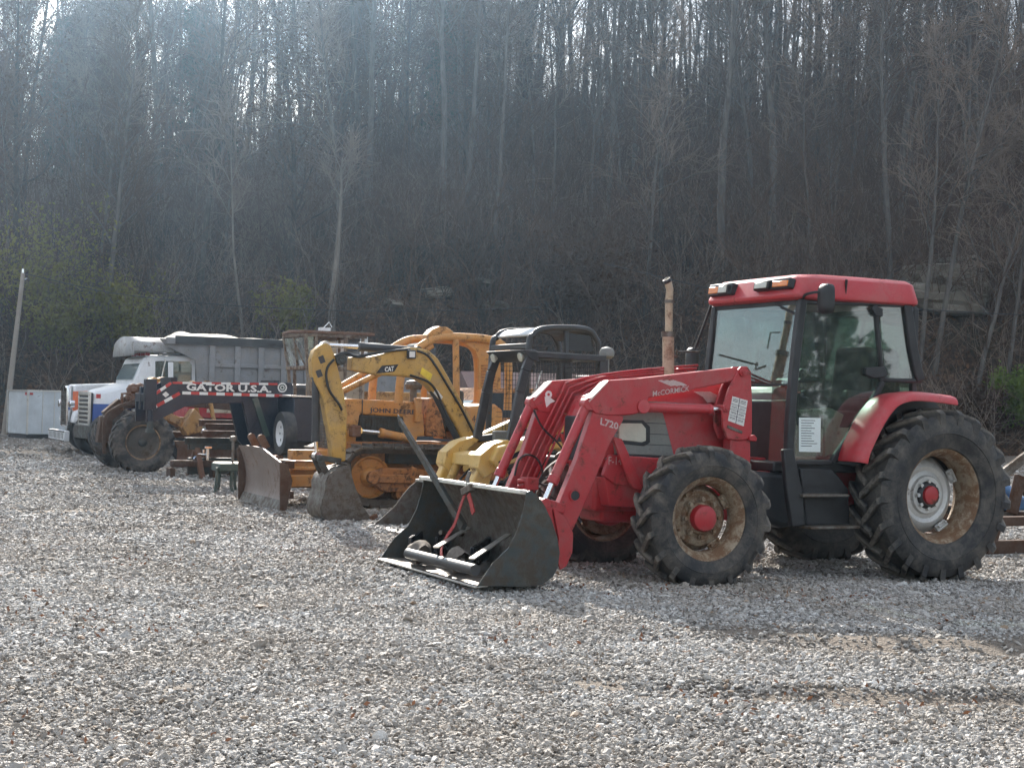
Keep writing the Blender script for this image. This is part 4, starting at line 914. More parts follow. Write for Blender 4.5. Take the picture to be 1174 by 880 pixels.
mb = MB(); mb.prism(D.xz(.6, (532,392),(560,392),(575,400),(575,446),(549,446),(549,412),(545,402)), .58, .54); mb.build('rear_side_panel', M['orange'], dz, bevel=.012)
mb = MB()
for k in range(8): a_, b_ = D.on('y', .585, 552, 419+k*3.4), D.on('y', .585, 568, 419+k*3.4); mb.bar((a_.x,.585,a_.z),(b_.x,.585,b_.z),.015,.02)
mb.build('louvre', M['orange_dirty'], dz)
mb = MB(); mb.prism(D.xz(.5, (534,466),(566,463),(575,470),(575,505),(528,505),(530,478)), .56, -.56); tk = mb.build('fuel_tank', M['orange'], dz, bevel=.04, seg=3)
q = D.on('y', .56, 541, 484); q2 = D.on('y', .56, 556, 483); text('4·450', M['ink'], tk, (q.x,.563,q.z), q2-q, (0,0,1), .10, .24)
mb = MB(); mb.box((-.35,0,1.12),(.5,.5,.14)); mb.box((-.58,0,1.40),(.12,.5,.5)); mb.build('seat', M['seat'], dz, bevel=.05)
mb = MB(); mb.prism(D.xz(.3, (486,474),(492,456),(500,456),(510,500),(486,500)), .36, -.36); mb.build('dashboard', M['orange_dirty'], dz, bevel=.02)
mb = MB()
for y, dx in ((.3,0),(.22,.03),(.14,.0),(-.2,.04)):
    q = D.on('y', y, 512, 480); mb.tube([(q.x+dx,y,.95),(q.x+dx+.05,y,1.25),(q.x+dx+.10,y,1.48)],.012,6); mb.lathe((q.x+dx+.10,y,1.48),(0,0,1),[(-.02,.001),(0,.03),(.03,.02),(.035,.001)],8)
mb.build('lever', M['dark_steel'], dz)
mb = MB(); q = D.on('y', .1, 474, 448); mb.cyl((q.x,.1,1.45),(q.x,.1,q.z+.04),.05,14); mb.lathe((q.x,.1,q.z+.02),(0,0,1),[(0,.11),(.07,.13),(.12,.10),(.14,.001)],18); mb.build('air_cleaner', M['steel'], dz)
for pts in (((500,462),(508,450),(514,462),(520,480)),((488,470),(497,480),(510,478),(518,492))):
    mb = MB(); mb.tube(smooth_pts([D.on('y', .3, *q) for q in pts],4),.02,8); mb.build('hose', M['hose'], dz)
# blade with curved face, arms
bn, bf = D.local(on_ground(323.5, 587.5)), D.local(on_ground(275, 574.5))
ax_ = (bn-bf); bw = ax_.length; byaw = math.atan2(ax_.x, ax_.y); bc = (bn+bf)/2
bl = part('blade', dz, (bc.x, bc.y, 0), (0,0,-byaw))
prof = [(.02,.0),(-.045,.12),(-.07,.25),(-.07,.40),(-.045,.55),(.0,.70),(.05,.80)]
def ztop(y):                                             # top edge drops towards the near end
    t = (y/(bw/2)); return 1-.0*t-(.20*max(0, t-.15)/.85)-.05*max(0,-t-.6)
mb = MB(); n = len(prof); ys = [-bw/2+bw*i/24 for i in range(25)]
vs = [(x*(1), y, z*ztop(y)) for y in ys for x, z in prof]+[(x-.025, y, z*ztop(y)) for y in ys for x, z in prof]
m_ = len(ys)*n; fs = []
for i in range(24):
    for j in range(n-1): a = i*n+j; fs += [(a,a+1,a+n+1,a+n),(m_+a,m_+a+n,m_+a+n+1,m_+a+1)]
for i in range(24): a = i*n+n-1; fs += [(a,m_+a,m_+a+n,a+n)]; a = i*n; fs += [(a,a+n,m_+a+n,m_+a)]
for i in (0,24):
    for j in range(n-1): a = i*n+j; fs += [(a,m_+a,m_+a+1,a+1)]
mb.add(vs, fs); mb.build('mouldboard', M['blade'], bl, smooth=50)
mb = MB(); mb.add(*[(lambda v, f: (v, f))(*shell([(.035,-.03),(-.035,.13)], -bw/2+.02, bw/2-.02, .02))][0]); mb.build('cutting_edge', M['steel'], bl)
mb = MB()
for y in (bw/2-.01, -bw/2+.01): k = ztop(y); mb.prism([(.03,.0),(.05,.80*k),(-.06,.76*k),(-.13,.4),(-.06,.02)], y-.012, y+.012)
for z in (.20,.60): mb.box((-.14,-.05,z),(.12,bw*.9,.10))
mb.build('blade_back', M['dark_rust'], bl, bevel=.006)
mb = MB()
for y in (-.62,-.10): mb.bar((-.10,y,.78),(-.02,y,.92),.06,.10); mb.cyl((-.02,y-.035,.92),(-.02,y+.035,.92),.05,12)
mb.bar((-.1,.52,.56),(-.04,.52,.70),.12,.06); mb.build('lug', M['rusty'], bl, bevel=.006)
for s in (1,-1):
    mb = MB(); mb.bar((2.25,s*.45,.34),(.9,s*.48,.38),.12,.16); mb.build('push_arm', M['orange'], dz, bevel=.01)
mb = MB(); mb.prism([(1.25,.25),(2.1,.25),(2.15,.42),(1.9,.62),(1.3,.60)], -.35, .35); mb.build('push_frame', M['orange'], dz, bevel=.02)
mb = MB(); mb.box((1.75,.30,.70),(.5,.22,.14)); mb.box((1.7,.30,.52),(.6,.3,.05)); mb.build('angle_bracket', M['orange'], dz, bevel=.01)
# ================================================================== old motor grader
G = frame_at(163.5, 512.7, 28.5, (0,1.0,.62), 26); G.o.z = 0
gd = thing('motor_grader', 'old rusty yellow motor grader with big front wheels and a boxy flared cab', 'grader', G)
for s in (1,-1): road_wheel(gd, 0, s*.92, .60, s, .60, .335, .36, worn('dark_rusty_disc',(.07,.06,.05),.7,rust=.3,rustc=(.12,.08,.05)), rubber('dusty_tyre_rubber',(.26,.22,.18),.8), nl=24, hub=M['dark_steel'], holes=0)
for s in (1,-1):
    mb = MB(); mb.lathe((0,s*1.02,.60),(0,s,0),[(0,.345),(.02,.355),(.02,.315),(0,.31)],40,close=True); mb.build('rim_ring', worn('rusty_ring',(.30,.18,.09),.7,rust=.5), gd)
mb = MB(); mb.tube([(0,-.8,.60),(0,-.3,.72),(0,.3,.72),(0,.8,.60)],.09,12); mb.bar((0,-.7,.95),(0,.7,.95),.06,.08,up=(0,0,1)); mb.build('front_axle', M['grader_yellow'], gd, bevel=.01)
mb = MB(); P = [(.55,0,.55),(.5,0,1.05),(.2,0,1.32),(-.4,0,1.42),(-1.4,0,1.38),(-2.6,0,1.30),(-3.2,0,1.20)]
for a, b in zip(P[:-1], P[1:]): mb.bar(a, b, .24, .24)
mb.build('main_frame', M['dark_rust'], gd, bevel=.015)
P = smooth_pts([Vector((p.x,0,p.z)) for p in G.Y(.5, (120,520),(120,482),(131,469),(150,461),(168,455))], 3)
mb = MB(); mb.prism(ribbon([(p.x,p.z) for p in P], .07), .52, .46)
mb.build('scarifier_arm', M['dark_rust'], gd, bevel=.01)
mb = MB(); a = G.on('y', .4, 141, 452); mb.tube([G.on('y',.4,140,470),G.on('y',.4,140,451),G.on('y',.4,150,451)],.03,6); mb.build('hand_rail', M['rusty'], gd)
mb = MB()
for (u,v,rr_) in ((153,447,.13),(150,455,.10),(161,446,.12)): q = G.on('y', .25, u, v); mb.lathe(q,(0,1,0),[(-.05,rr_),(.05,rr_*.96),(.06,rr_*.5),(.10,rr_*.4),(.10,.001)],9)
q = G.on('y', .25, 157, 458); mb.box(q,(.28,.3,.16), Matrix.Rotation(.3,3,'Y')); mb.build('gear_head', M['rusty'], gd, bevel=.015)
mb = MB(); mb.prism(G.xz(.2, (172,434),(175,432),(180,434),(187,432),(191,436),(190,443),(173,444)), .35, -.1); mb.build('bracket_top', M['grader_yellow'], gd, bevel=.01)
mb = MB()
mb.prism(G.xz(.4, (176,471),(185,470),(205,478),(228,478),(229,484),(205,490),(196,484),(178,478)), .55, .15)
mb.prism(G.xz(.4, (209,481),(218,468),(229,480),(226,494),(210,499),(205,490)), .75, .35)
mb.prism(G.xz(.4, (191,462),(194,461),(199,478),(195,479)), .5, .42)
mb.build('lift_link', M['grader_yellow'], gd, bevel=.012)
mb = MB(); mb.lathe((-1.9,0,.72),(0,0,1),[(-.05,.62),(.05,.62),(.05,.48),(-.05,.48)],32,close=True); mb.bar((.3,0,.75),(-1.5,.4,.72),.12,.12); mb.bar((.3,0,.75),(-1.5,-.4,.72),.12,.12); mb.build('circle_drawbar', M['rusty'], gd, bevel=.01)
mb = MB(); sp = [(.10,.05),(-.02,.20),(-.03,.38),(.06,.56)]; v, f = shell(sp, -1.5, 1.5, .025); r_ = Matrix.Rotation(R(28),3,'Z'); mb.add([r_ @ Vector(q)+Vector((-1.9,0,.0)) for q in v], f); mb.build('mouldboard', M['rusty'], gd, smooth=50)
mb = MB()
for s in (1,-1): mb.tube([(-1.3,s*.55,1.75),(-1.5,s*.6,.8)],.045,10); mb.bar((-1.3,s*.1,1.5),(-1.3,s*.6,1.75),.10,.10)
mb.build('lift_cylinder', M['grader_yellow'], gd)
mb = MB(); mb.box((-5.6,0,1.30),(2.3,.85,.75)); mb.build('engine_hood', M['grader_yellow'], gd, bevel=.03)
mb = MB(); mb.prism([(-3.0,1.1),(-4.7,1.1),(-4.7,1.45),(-3.0,1.45)], -.60, .60); mb.build('cab_base', M['grader_yellow'], gd, bevel=.02)
for s in (1,-1):
    for x in (-4.6,-6.0): road_wheel(gd, x, s*.95, .62, s, .62, .33, .36, M['grader_yellow'], nl=22, holes=0)
# cab: flared, glazed
ga = G.Y(.7, (350,383),(354,421),(420,381),(418,422))
fx0, fz1, fx1, fz0 = ga[0].x, ga[0].z, ga[1].x, ga[1].z; rx = ga[2].x
cb = part('cab', gd)
mb = MB()
for s in (1,-1):
    mb.bar((fx0-.0,s*.72,fz1),(fx1,s*.62,fz0),.07,.06,up=(1,0,0)); mb.bar((fx1,s*.62,fz0),(fx1-.05,s*.62,1.4),.07,.06,up=(1,0,0))
    for u in (362,396): q = G.on('y', .7, u, 385); mb.bar((q.x,s*.72,fz1),(q.x-.04,s*.64,1.4),.07,.06,up=(1,0,0))
    mb.bar((rx+.08,s*.72,fz1),(rx+.08,s*.64,1.4),.07,.06,up=(1,0,0)); mb.bar((fx1,s*.63,fz0),(rx,s*.66,fz0),.06,.06); mb.bar((fx0,s*.72,fz1),(rx,s*.72,fz1),.07,.08)
for x, z in ((fx0,fz1),(fx1,fz0),(rx+.08,fz1)): mb.bar((x,-.70,z),(x,.70,z),.07,.07)
mb.bar((fx0,0,fz1),(fx1,0,fz0),.05,.05,up=(1,0,0)); mb.bar((fx0,-.15,fz1),(fx1,.55,fz0),.04,.04,up=(1,0,0))
mb.build('cab_frame', worn('faded_cab_paint', (.23,.175,.125), .7, rust=.8, rustc=(.12,.06,.035)), cb, bevel=.008)
gl2 = glassy('dusty_cab_glass', dirt=.75)
mb = MB()
for s in (1,-1):
    q = G.on('y', .7, 362, 385); mb.prism([(fx0-.03,fz1-.04),(fx1-.03,fz0+.04),(q.x+.03,fz0+.04),(q.x+.03,fz1-.04)], s*.68, s*.675)
mb.add([(fx0,-.68,fz1-.05),(fx0,.68,fz1-.05),(fx1,.60,fz0+.04),(fx1,-.60,fz0+.04)],[(0,1,2,3)]); mb.build('cab_window', gl2, cb)
mb = MB()
for s in (1,-1):
    a_, b_ = G.on('y', .7, 377, 391), G.on('y', .7, 386, 408); mb.box(((a_.x+b_.x)/2,s*.67,(a_.z+b_.z)/2),(abs(a_.x-b_.x),.02,abs(a_.z-b_.z)))
    a_, b_ = G.on('y', .7, 376, 425), G.on('y', .7, 418, 460); mb.box(((a_.x+b_.x)/2,s*.66,(a_.z+b_.z)/2),(abs(a_.x-b_.x),.02,abs(a_.z-b_.z)))
mb.build('door_panel', worn('tan_panel', (.34,.25,.165), .6, rust=.5), cb)
mb = MB(); a_, b_ = G.on('y', .7, 413, 386), G.on('y', .7, 421, 409); mb.box(((a_.x+b_.x)/2,.70,(a_.z+b_.z)/2),(abs(a_.x-b_.x),.03,abs(a_.z-b_.z))); mb.box(((a_.x+b_.x)/2,-.70,(a_.z+b_.z)/2),(abs(a_.x-b_.x),.03,abs(a_.z-b_.z))); mb.build('white_panel', M['white'], cb, bevel=.004)
rp = [(fx0+.02,-.76,fz1+.02),(fx0+.12,0,fz1+.04),(fx0+.02,.78,fz1+.02),(rx-.15,.80,fz1+.02),(rx-.15,-.80,fz1+.02)]
mb = MB(); mb.prism_to(rp, (0,0,.06)); rfm = mb.build('cab_roof', M['rusty'], cb, bevel=.01)
mb = MB(); a_ = G.on('y', 0, 372, 374); mb.box((a_.x,0,fz1+.13),(.20,.2,.10)); mb.tube([(a_.x+.02,0,fz1+.18),(a_.x-.1,.0,fz1+.30),(a_.x-.16,0,fz1+.20)],.01,6); mb.build('beacon', M['white'], cb, bevel=.01)

# ================================================================== gooseneck trailer
N = frame_at(173, 447, 26, (0,0,1.6), 26); N.o.z = 0
tr = thing('gooseneck_trailer', 'black gooseneck trailer with a red and white striped neck, parked across the middle', 'trailer', N)
tr['label'] = 'black gooseneck trailer with red and white reflective tape along its neck'
nk = []
NP = N.xz(.45, (198,437.5),(333,438.5),(336,441),(336,452),(310,460),(283,462),(233,462),(212,466),(176,484),(168,484),(168,458),(183,446))
for s in (1,-1):
    mb = MB(); mb.prism(NP, s*.45, s*.38); nb_ = mb.build('neck_beam', M['trailer_black'], tr, bevel=.006); nk.append(nb_)
    # tape strips: red/white blocks on the beam's faces
    def tape(a, b, n, w_, first):
        A_, B_ = N.on('y', .45, *a), N.on('y', .45, *b); out = {0: MB(), 1: MB()}
        for k in range(n):
            p, q = A_.lerp(B_, k/n), A_.lerp(B_, (k+1)/n); out[(k+first) % 2].bar((p.x,s*.452,p.z),(q.x,s*.452,q.z),.006,w_)
        for i, m_ in ((0,'tape_red'),(1,'tape_white')): out[i].build('reflective_tape', M[m_], nb_)
    tape((198,438.6),(318,440.2),11,.035,0); tape((209,450.2),(333,453.8),13,.05,1); tape((171,470),(206,450.5),4,.055,1); tape((172,455.5),(196,438.8),4,.05,1)
q, q2 = N.on('y', .45, 213.5, 447.6), N.on('y', .45, 311, 450.2)
d_ = (q2-q)
text('GATOR U.S.A.', M['decal'], nk[0], (q.x,.454,q.z+.002), d_, (0,0,1), .125, d_.length, bold=.035)
mb = MB(); p = N.on('y', .45, 323.5, 443.5); mb.lathe((p.x,.455,p.z-.01),(0,1,0),[(0,.085),(.004,.085),(.004,.001)],20); lg = mb.build('round_emblem', M['decal'], nk[0])
mb = MB(); mb.lathe((p.x,.460,p.z-.01),(0,1,0),[(0,.06),(.002,.06),(.002,.04),(0,.04)],20); mb.lathe((p.x,.460,p.z-.01),(0,1,0),[(0,.025),(.002,.025),(.002,.001)],8); mb.build('printing', M['green'], lg)
mb = MB(); p = N.on('y', .45, 190, 452); mb.prism_to([(p.x+.06,.453,p.z),(p.x,.453,p.z+.05),(p.x-.06,.453,p.z),(p.x,.453,p.z-.05)], (0,.003,0)); mb.build('diamond_label', M['decal'], nk[0])
mb = MB(); mb.bar((-.3,-.40,1.72),(-.3,.40,1.72),.10,.16); mb.bar((-2.1,-.40,1.72),(-2.1,.40,1.72),.10,.16); mb.build('neck_cross_member', M['trailer_black'], tr)
a_, b_ = N.on('y', .42, 172, 446), N.on('y', .42, 172, 484)
mb = MB(); mb.box((a_.x,0,(a_.z+1.25)/2+.02),(.16,.16,a_.z-1.2)); mb.bar((a_.x,-.42,1.45),(a_.x,.42,1.45),.14,.14); mb.box((a_.x,.43,1.50),(.20,.12,.52)); mb.cyl((a_.x,.43,1.3),(b_.x,.43,b_.z),.045,12); cp = mb.build('coupler', M['trailer_black'], tr, bevel=.01)
mb = MB(); q = N.on('y', .43, 171, 492); mb.cyl((b_.x,.43,b_.z+.02),(b_.x,.43,b_.z-.16),.055,14); mb.box((b_.x,.43,b_.z-.14),(.14,.14,.06)); mb.build('coupler_socket', M['dark_steel'], cp, bevel=.01)
# riser
for s in (1,-1):
    mb = MB(); mb.prism(N.xz(.45, (276,452),(318,453),(322,506),(322,520),(300,520),(288,506)), s*.45, s*.36); mb.build('riser', M['trailer_black'], tr, bevel=.01)
    mb = MB(); a_, b_ = N.on('y', .45, 292, 456), N.on('y', .45, 306, 500); mb.bar((a_.x,s*.46,a_.z),(b_.x,s*.46,b_.z),.03,.10,up=(1,0,0)); mb.build('riser_rib', M['green'], tr)
dx = N.on('y', 1.0, 330, 520).x
# deck with front header box
mb = MB(); mb.box((-2.62,0,1.13),(.9,2.36,.76)); bx = mb.build('tool_box', M['trailer_black'], tr, bevel=.02)
mb = MB(); mb.box((-2.62,0,1.53),(.98,2.44,.03)); mb.build('lid', M['bright_steel'], bx, bevel=.006)
mb = MB(); mb.box((-6.8,0,.86),(7.4,2.3,.14)); mb.build('deck', M['trailer_black'], tr, bevel=.01)
mb = MB()
for s in (1,-1): mb.box((-6.4,s*.5,.66),(8.2,.10,.26))
mb.build('frame_rail', M['trailer_black'], tr, bevel=.01)
sw_ = part('spare_wheel', tr); q = N.on('x', -2.06, 327, 497)
sw_.location = q; sw_.rotation_euler = (0,0,-PI/2)
mb = MB(); mb.lathe((0,0,0),(0,1,0),[(-.10,.22),(-.12,.30),(-.10,.365),(-.05,.375),(.05,.375),(.10,.365),(.12,.30),(.10,.22)],36); mb.build('tyre', M['rubber'], sw_)
mb = MB(); mb.lathe((0,0,0),(0,1,0),[(-.08,.225),(.07,.21),(.10,.225),(.10,.205),(.05,.19),(.03,.13),(.05,.09),(.05,.02)],32)
mb.build('rim', M['white'], sw_)
mb = MB()
for k in range(8): a = 2*PI*k/8; mb.lathe((.155*math.sin(a),.043,.155*math.cos(a)),(0,1,0),[(0,.022),(.004,.022),(.004,.001)],8)
mb.build('hand_hole', M['black'], sw_)
for s in (1,-1):
    for x in (-8.2,-9.1): road_wheel(tr, x, s*1.0, .38, s, .38, .20, .24, M['white'])
mb = MB()
for s in (1,-1): mb.box((-3.9,s*.8,.45),(.10,.10,.85)); mb.box((-3.9,s*.8,.03),(.26,.26,.03))
mb.build('landing_leg', M['gloss_black'], tr, bevel=.006)

# ---- small tongue jack rig standing in the open, with a bright hitch beside it
J = frame_at(256, 562, 23.6, (0,0,0), 26); J.o.z = 0
jk = thing('jack_stand', 'dark green steel stand with thin legs and a ball-topped crank, standing on the gravel', 'jack stand', J)
mb = MB(); z0 = J.on('y', 0, 260, 535).z
a_, b_ = J.on('y', .0, 247, 532), J.on('y', 0, 279, 534)
mb.box(((a_.x+b_.x)/2, 0, z0),(abs(a_.x-b_.x),.5,.12)); mb.build('top_frame', M['green'], jk, bevel=.015)
mb = MB(); mb.box(((a_.x+b_.x)/2, 0, z0+.065),(abs(a_.x-b_.x)*.9,.4,.012)); mb.build('top_plate', M['bright_steel'], jk)
for (u, y) in ((249,.2),(252,-.2),(266,.2),(270,-.2)):
    mb = MB(); p = J.on('y', y, u, 540); mb.tube([(p.x,y,z0),(p.x+.01,y,.12),(p.x+(.03 if u < 260 else -.02),y,.015)],.026,8); mb.box((p.x+(.03 if u < 260 else -.02),y,.012),(.12,.07,.02)); mb.build('leg', M['green'], jk)
mb = MB(); p = J.on('y', 0, 266.5, 525); q = J.on('y', 0, 267.5, 503); mb.cyl((p.x,0,z0),(q.x,0,q.z),.025,10); mb.lathe((q.x,0,q.z-.01),(0,0,1),[(-.03,.001),(-.02,.05),(.02,.06),(.05,.05),(.06,.001)],14); mb.build('crank_post', M['steel'], jk)
J2 = frame_at(238, 520, 27.5, (0,.8,.5), 26); J2.o.z = 0; JJ = J; J = J2
ht = thing('tow_hitch', 'bright metal hitch coupler on a low bar under the trailer neck', 'hitch', J2)
p = J.on('y', .8, 238, 519); mb.cyl((p.x,.8,p.z-.14),(p.x,.8,p.z+.12),.04,12); mb.box((p.x,.8,p.z+.10),(.14,.12,.05)); mb.build('coupler', M['chrome'], ht, bevel=.01)
mb = MB(); a_, b_ = J.on('y', .8, 222, 526), J.on('y', .8, 236, 521); mb.tube([a_, a_.lerp(b_,.4)+Vector((0,0,.06)), b_],.022,8); mb.build('handle', M['chrome'], ht)
mb = MB(); a_ = J.on('y', .8, 196, 534); b_ = J.on('y', .8, 245, 531); mb.box(((a_.x+b_.x)/2,.8,(a_.z+b_.z)/2+.02),(abs(a_.x-b_.x),.16,.12)); mb.box((a_.x,.8,.10),(.1,.3,.2)); mb.box((b_.x,.8,.10),(.1,.3,.2)); mb.build('bar', M['dark_rust'], ht, bevel=.02); J = JJ
# steel lying beneath the trailer neck: beams stacked crosswise
for i, (u0, v0, u1, v1, y, m_) in enumerate(((228,484,283,486,-.3,'rusty'),(236,489,284,490,.0,'rusty'),(232,497,284,498,.3,'rusty'),(212,505,284,506,.0,'dark_steel'))):
    ob = thing('steel_beam', ['topmost', 'second', 'third', 'lowest'][i]+' of the four rusty steel beams stacked under the trailer neck', 'steel beam', N, group='steel beams under the neck')
    a_, b_ = N.on('y', y-1.2, u0, v0), N.on('y', y-1.2, u1, v1); mb = MB()
    z_ = (a_.z+b_.z)/2; xm = (a_.x+b_.x)/2; ln = abs(a_.x-b_.x)
    for dz_, hh, ww in ((.055,.012,.14),(-.055,.012,.14),(0,.1,.012)): mb.box((xm,y-1.2,z_+dz_),(ln,ww,hh))
    mb.build('beam', M[m_], ob, bevel=.003)
ob = thing('trestle', 'heavy rusty trestle carrying the stacked steel beams under the trailer neck', 'trestle', N)
zt_ = N.on('y', -1.2, 250, 507).z-.08; xm0, xm1 = N.on('y',-1.2,216,505).x, N.on('y',-1.2,282,505).x
for x in (xm0-.15, xm1+.15):
    mb = MB(); mb.bar((x,-1.2,zt_),(x,-.7,0),.09,.09,up=(1,0,0)); mb.bar((x,-1.2,zt_),(x,-1.7,0),.09,.09,up=(1,0,0)); mb.build('leg', M['rusty'], ob)
mb = MB(); mb.box(((xm0+xm1)/2,-1.2,zt_),(abs(xm1-xm0),.14,.10)); mb.box(((xm0+xm1)/2,-1.2,zt_-.35),(abs(xm1-xm0),.10,.30)); mb.build('cross_rail', M['dark_steel'], ob, bevel=.01)

# ================================================================== blue and white dump truck
B = frame_at(100, 533, 35, (0,1.15,0), 26); B.o.z = 0
tk = thing('dump_truck', 'blue and white dump truck with a grey bed covered by a pale tarp', 'truck', B)
road_wheel(tk, -.55, .95, .52, 1, .52, .29, .28, M['white']); road_wheel(tk, -.55, -.95, .52, -1, .52, .29, .28, M['white'])
for x in (-5.6,-6.9):
    for s in (1,-1):
        road_wheel(tk, x, s*.98, .52, s, .52, .29, .28, M['white']); road_wheel(tk, x, s*.66, .52, s, .52, .29, .28, M['white'])
mb = MB()
for s in (1,-1): mb.box((-4.0,s*.42,.85),(7.8,.09,.26))
mb.build('chassis_rail', M['black'], tk, bevel=.01)
z_ = lambda u, v, y=.95: B.on('y', y, u, v)
gT, gB = z_(107,450,.70), z_(107,490,.70); hE = z_(151,437); x_f = gT.x
# hood: lofted
rows = []
for x, w_, zt2, zb2 in ((x_f+.02,.62,gT.z-.02,gB.z),(x_f-.12,.78,gT.z+.06,gB.z-.02),(x_f-.7,.86,hE.z-.06,.95),(x_f-1.2,.92,hE.z+.0,.95),(x_f-1.45,.95,hE.z+.01,.95)):
    rows.append([(x,-w_,zb2),(x,-w_,(zb2+zt2)/2),(x,-w_*.92,zt2-.12),(x,-w_*.75,zt2-.02),(x,0,zt2+.03),(x,w_*.75,zt2-.02),(x,w_*.92,zt2-.12),(x,w_,(zb2+zt2)/2),(x,w_,zb2)])
n = 9; mb = MB(); mb.add([q for r_ in rows for q in r_], [(i*n+j,i*n+j+1,(i+1)*n+j+1,(i+1)*n+j) for i in range(4) for j in range(n-1)]+[tuple(range(n))])
hdm = NT('blue_white_hood'); sepn = hdm.n.new('ShaderNodeSeparateXYZ'); hdm.link(hdm.co, sepn.inputs[0]); zsp = z_(120,463).z
hdm.set(base=hdm.mix(hdm.ramp(sepn.outputs[2], zsp-.005, zsp+.005), (.018,.06,.26), hdm.mix(hdm.ramp(hdm.noise(4,7,.7),.45,.8,0,.3),(.70,.71,.72),(.45,.42,.36))), rough=.35)
mb.build('hood', hdm.m, tk, smooth=40)
mb = MB(); mb.box((x_f+.03,0,(gT.z+gB.z)/2),(.10,1.30,gT.z-gB.z)); g_ = mb.build('grille', M['black'], tk, bevel=.03)
mb = MB()
for k in range(8): z = gB.z+.06+(gT.z-gB.z-.10)*k/7; mb.box((x_f+.09,0,z),(.03,1.26,.045))
for y in (-.64,.64): mb.box((x_f+.07,y,(gT.z+gB.z)/2),(.06,.06,gT.z-gB.z+.02))
for z in (gT.z,gB.z): mb.box((x_f+.07,0,z),(.06,1.32,.05))
mb.build('grille_bars', M['bright_steel'], g_, bevel=.008)
for s in (1,-1):
    mb = MB(); mb.prism([(x_f-.30,.78),(x_f-.30,1.20),(x_f-.42,1.32),(x_f-1.05,1.28),(x_f-1.3,1.0),(x_f-1.2,1.0),(x_f-.95,1.16),(x_f-.50,1.16),(x_f-.40,.78)], s*.80, s*1.14); mb.build('front_fender', M['blue'], tk, bevel=.05, seg=3)
    mb = MB(); mb.lathe((x_f-.27,s*.92,1.05),(1,0,0),[(-.05,.10),(.02,.11),(.05,.07),(.06,.001)],18); mb.build('headlight', M['lens'], tk)
mb = MB(); mb.box((x_f+.06,.1,.58),(.16,1.9,.34)); mb.build('bumper', M['dark_steel'], tk, bevel=.03)
mb = MB(); c0 = z_(113,455); mb.box((c0.x,.93,c0.z+.02),(.10,.06,.10)); mb.build('marker_lamp', M['tape_red'], tk)
# cab
w0, w1, w2, w3 = z_(154,437,1.05), z_(164,410,1.0), z_(228,411,1.05), z_(228,470,1.05)
cabp = [(w0.x+.02,1.0),(w0.x+.02,w0.z),(w1.x+.0,w1.z),(w1.x-.15,w1.z+.06),(w2.x+.12,w2.z+.06),(w2.x,w2.z-.02),(w2.x,1.0)]
mb = MB(); mb.prism(cabp, -1.03, 1.03); cbd = mb.build('cab', M['white'], tk, bevel=.06, seg=3)
for s in (1,-1):
    mb = MB(); p_ = B.xz(1.04, (178,414),(184,413.5),(217,414),(220,418),(220,438),(178,437)); mb.prism(p_, s*1.034, s*1.0); dw = mb.build('door_window', M['glass'], cbd, bevel=.004)
    mb = MB(); mb.prism(p_, s*1.030, s*1.02); mb.build('window_shade', M['grey_panel'], cbd)
    mb = MB(); p_ = B.xz(1.05, (191,415),(197,415),(197,440),(191,440)); mb.prism(p_, s*1.22, s*1.17); mr_ = mb.build('mirror', M['white'], tk, bevel=.02)
    mb = MB(); a_, b_ = B.on('y',1.2,190,412), B.on('y',1.2,184,438); mb.tube([(a_.x,s*1.05,a_.z),(a_.x,s*1.2,a_.z),(b_.x,s*1.2,b_.z),(b_.x,s*1.05,b_.z)],.014,6); mb.build('bracket', M['bright_steel'], mr_)
dn = Vector((w1.x-w0.x,0,w1.z-w0.z)).normalized(); nn = Vector((dn.z,0,-dn.x)); nn = nn if nn.x > 0 else -nn
a_, b_ = Vector((w0.x+.02,0,w0.z+.04))+nn*.004, Vector((w1.x,0,w1.z-.06))+nn*.004
mb = MB(); mb.prism_to([a_+Vector((0,-.93,0)),a_+Vector((0,.93,0)),b_+Vector((0,.90,0)),b_+Vector((0,-.90,0))], nn*.012); mb.build('windshield', plain('sky_tinted_glass', (.16,.22,.23), .06, spec=1., var=.2), cbd)
mb = MB()
for y in (-.75,-.25,0,.25,.75): mb.box((w1.x-.15,y,w1.z+.10),(.10,.14,.07))
mb.build('roof_marker', M['tape_red'], cbd, bevel=.01)
mb = MB(); mb.cyl((w1.x-.5,.4,w1.z+.13),(w1.x-1.0,.4,w1.z+.15),.04,12); mb.build('air_horn', M['chrome'], cbd)
mb = MB(); p_ = B.xz(1.1, (204,471),(212,466),(229,464),(230,478),(226,484),(206,484)); mb.prism(p_, 1.12, .75); mb.prism(p_, -1.12, -.75); mb.build('fuel_tank', M['white'], tk, bevel=.05, seg=3)
mb = MB(); mb.box((w2.x-.35,.2,1.5),(.35,.5,.9)); mb.build('hydraulic_box', M['tape_red'], tk, bevel=.03)
mb = MB(); mb.box((-4.2,0,1.15),(3.6,1.7,.5)); mb.build('red_subframe', M['red'], tk, bevel=.03)
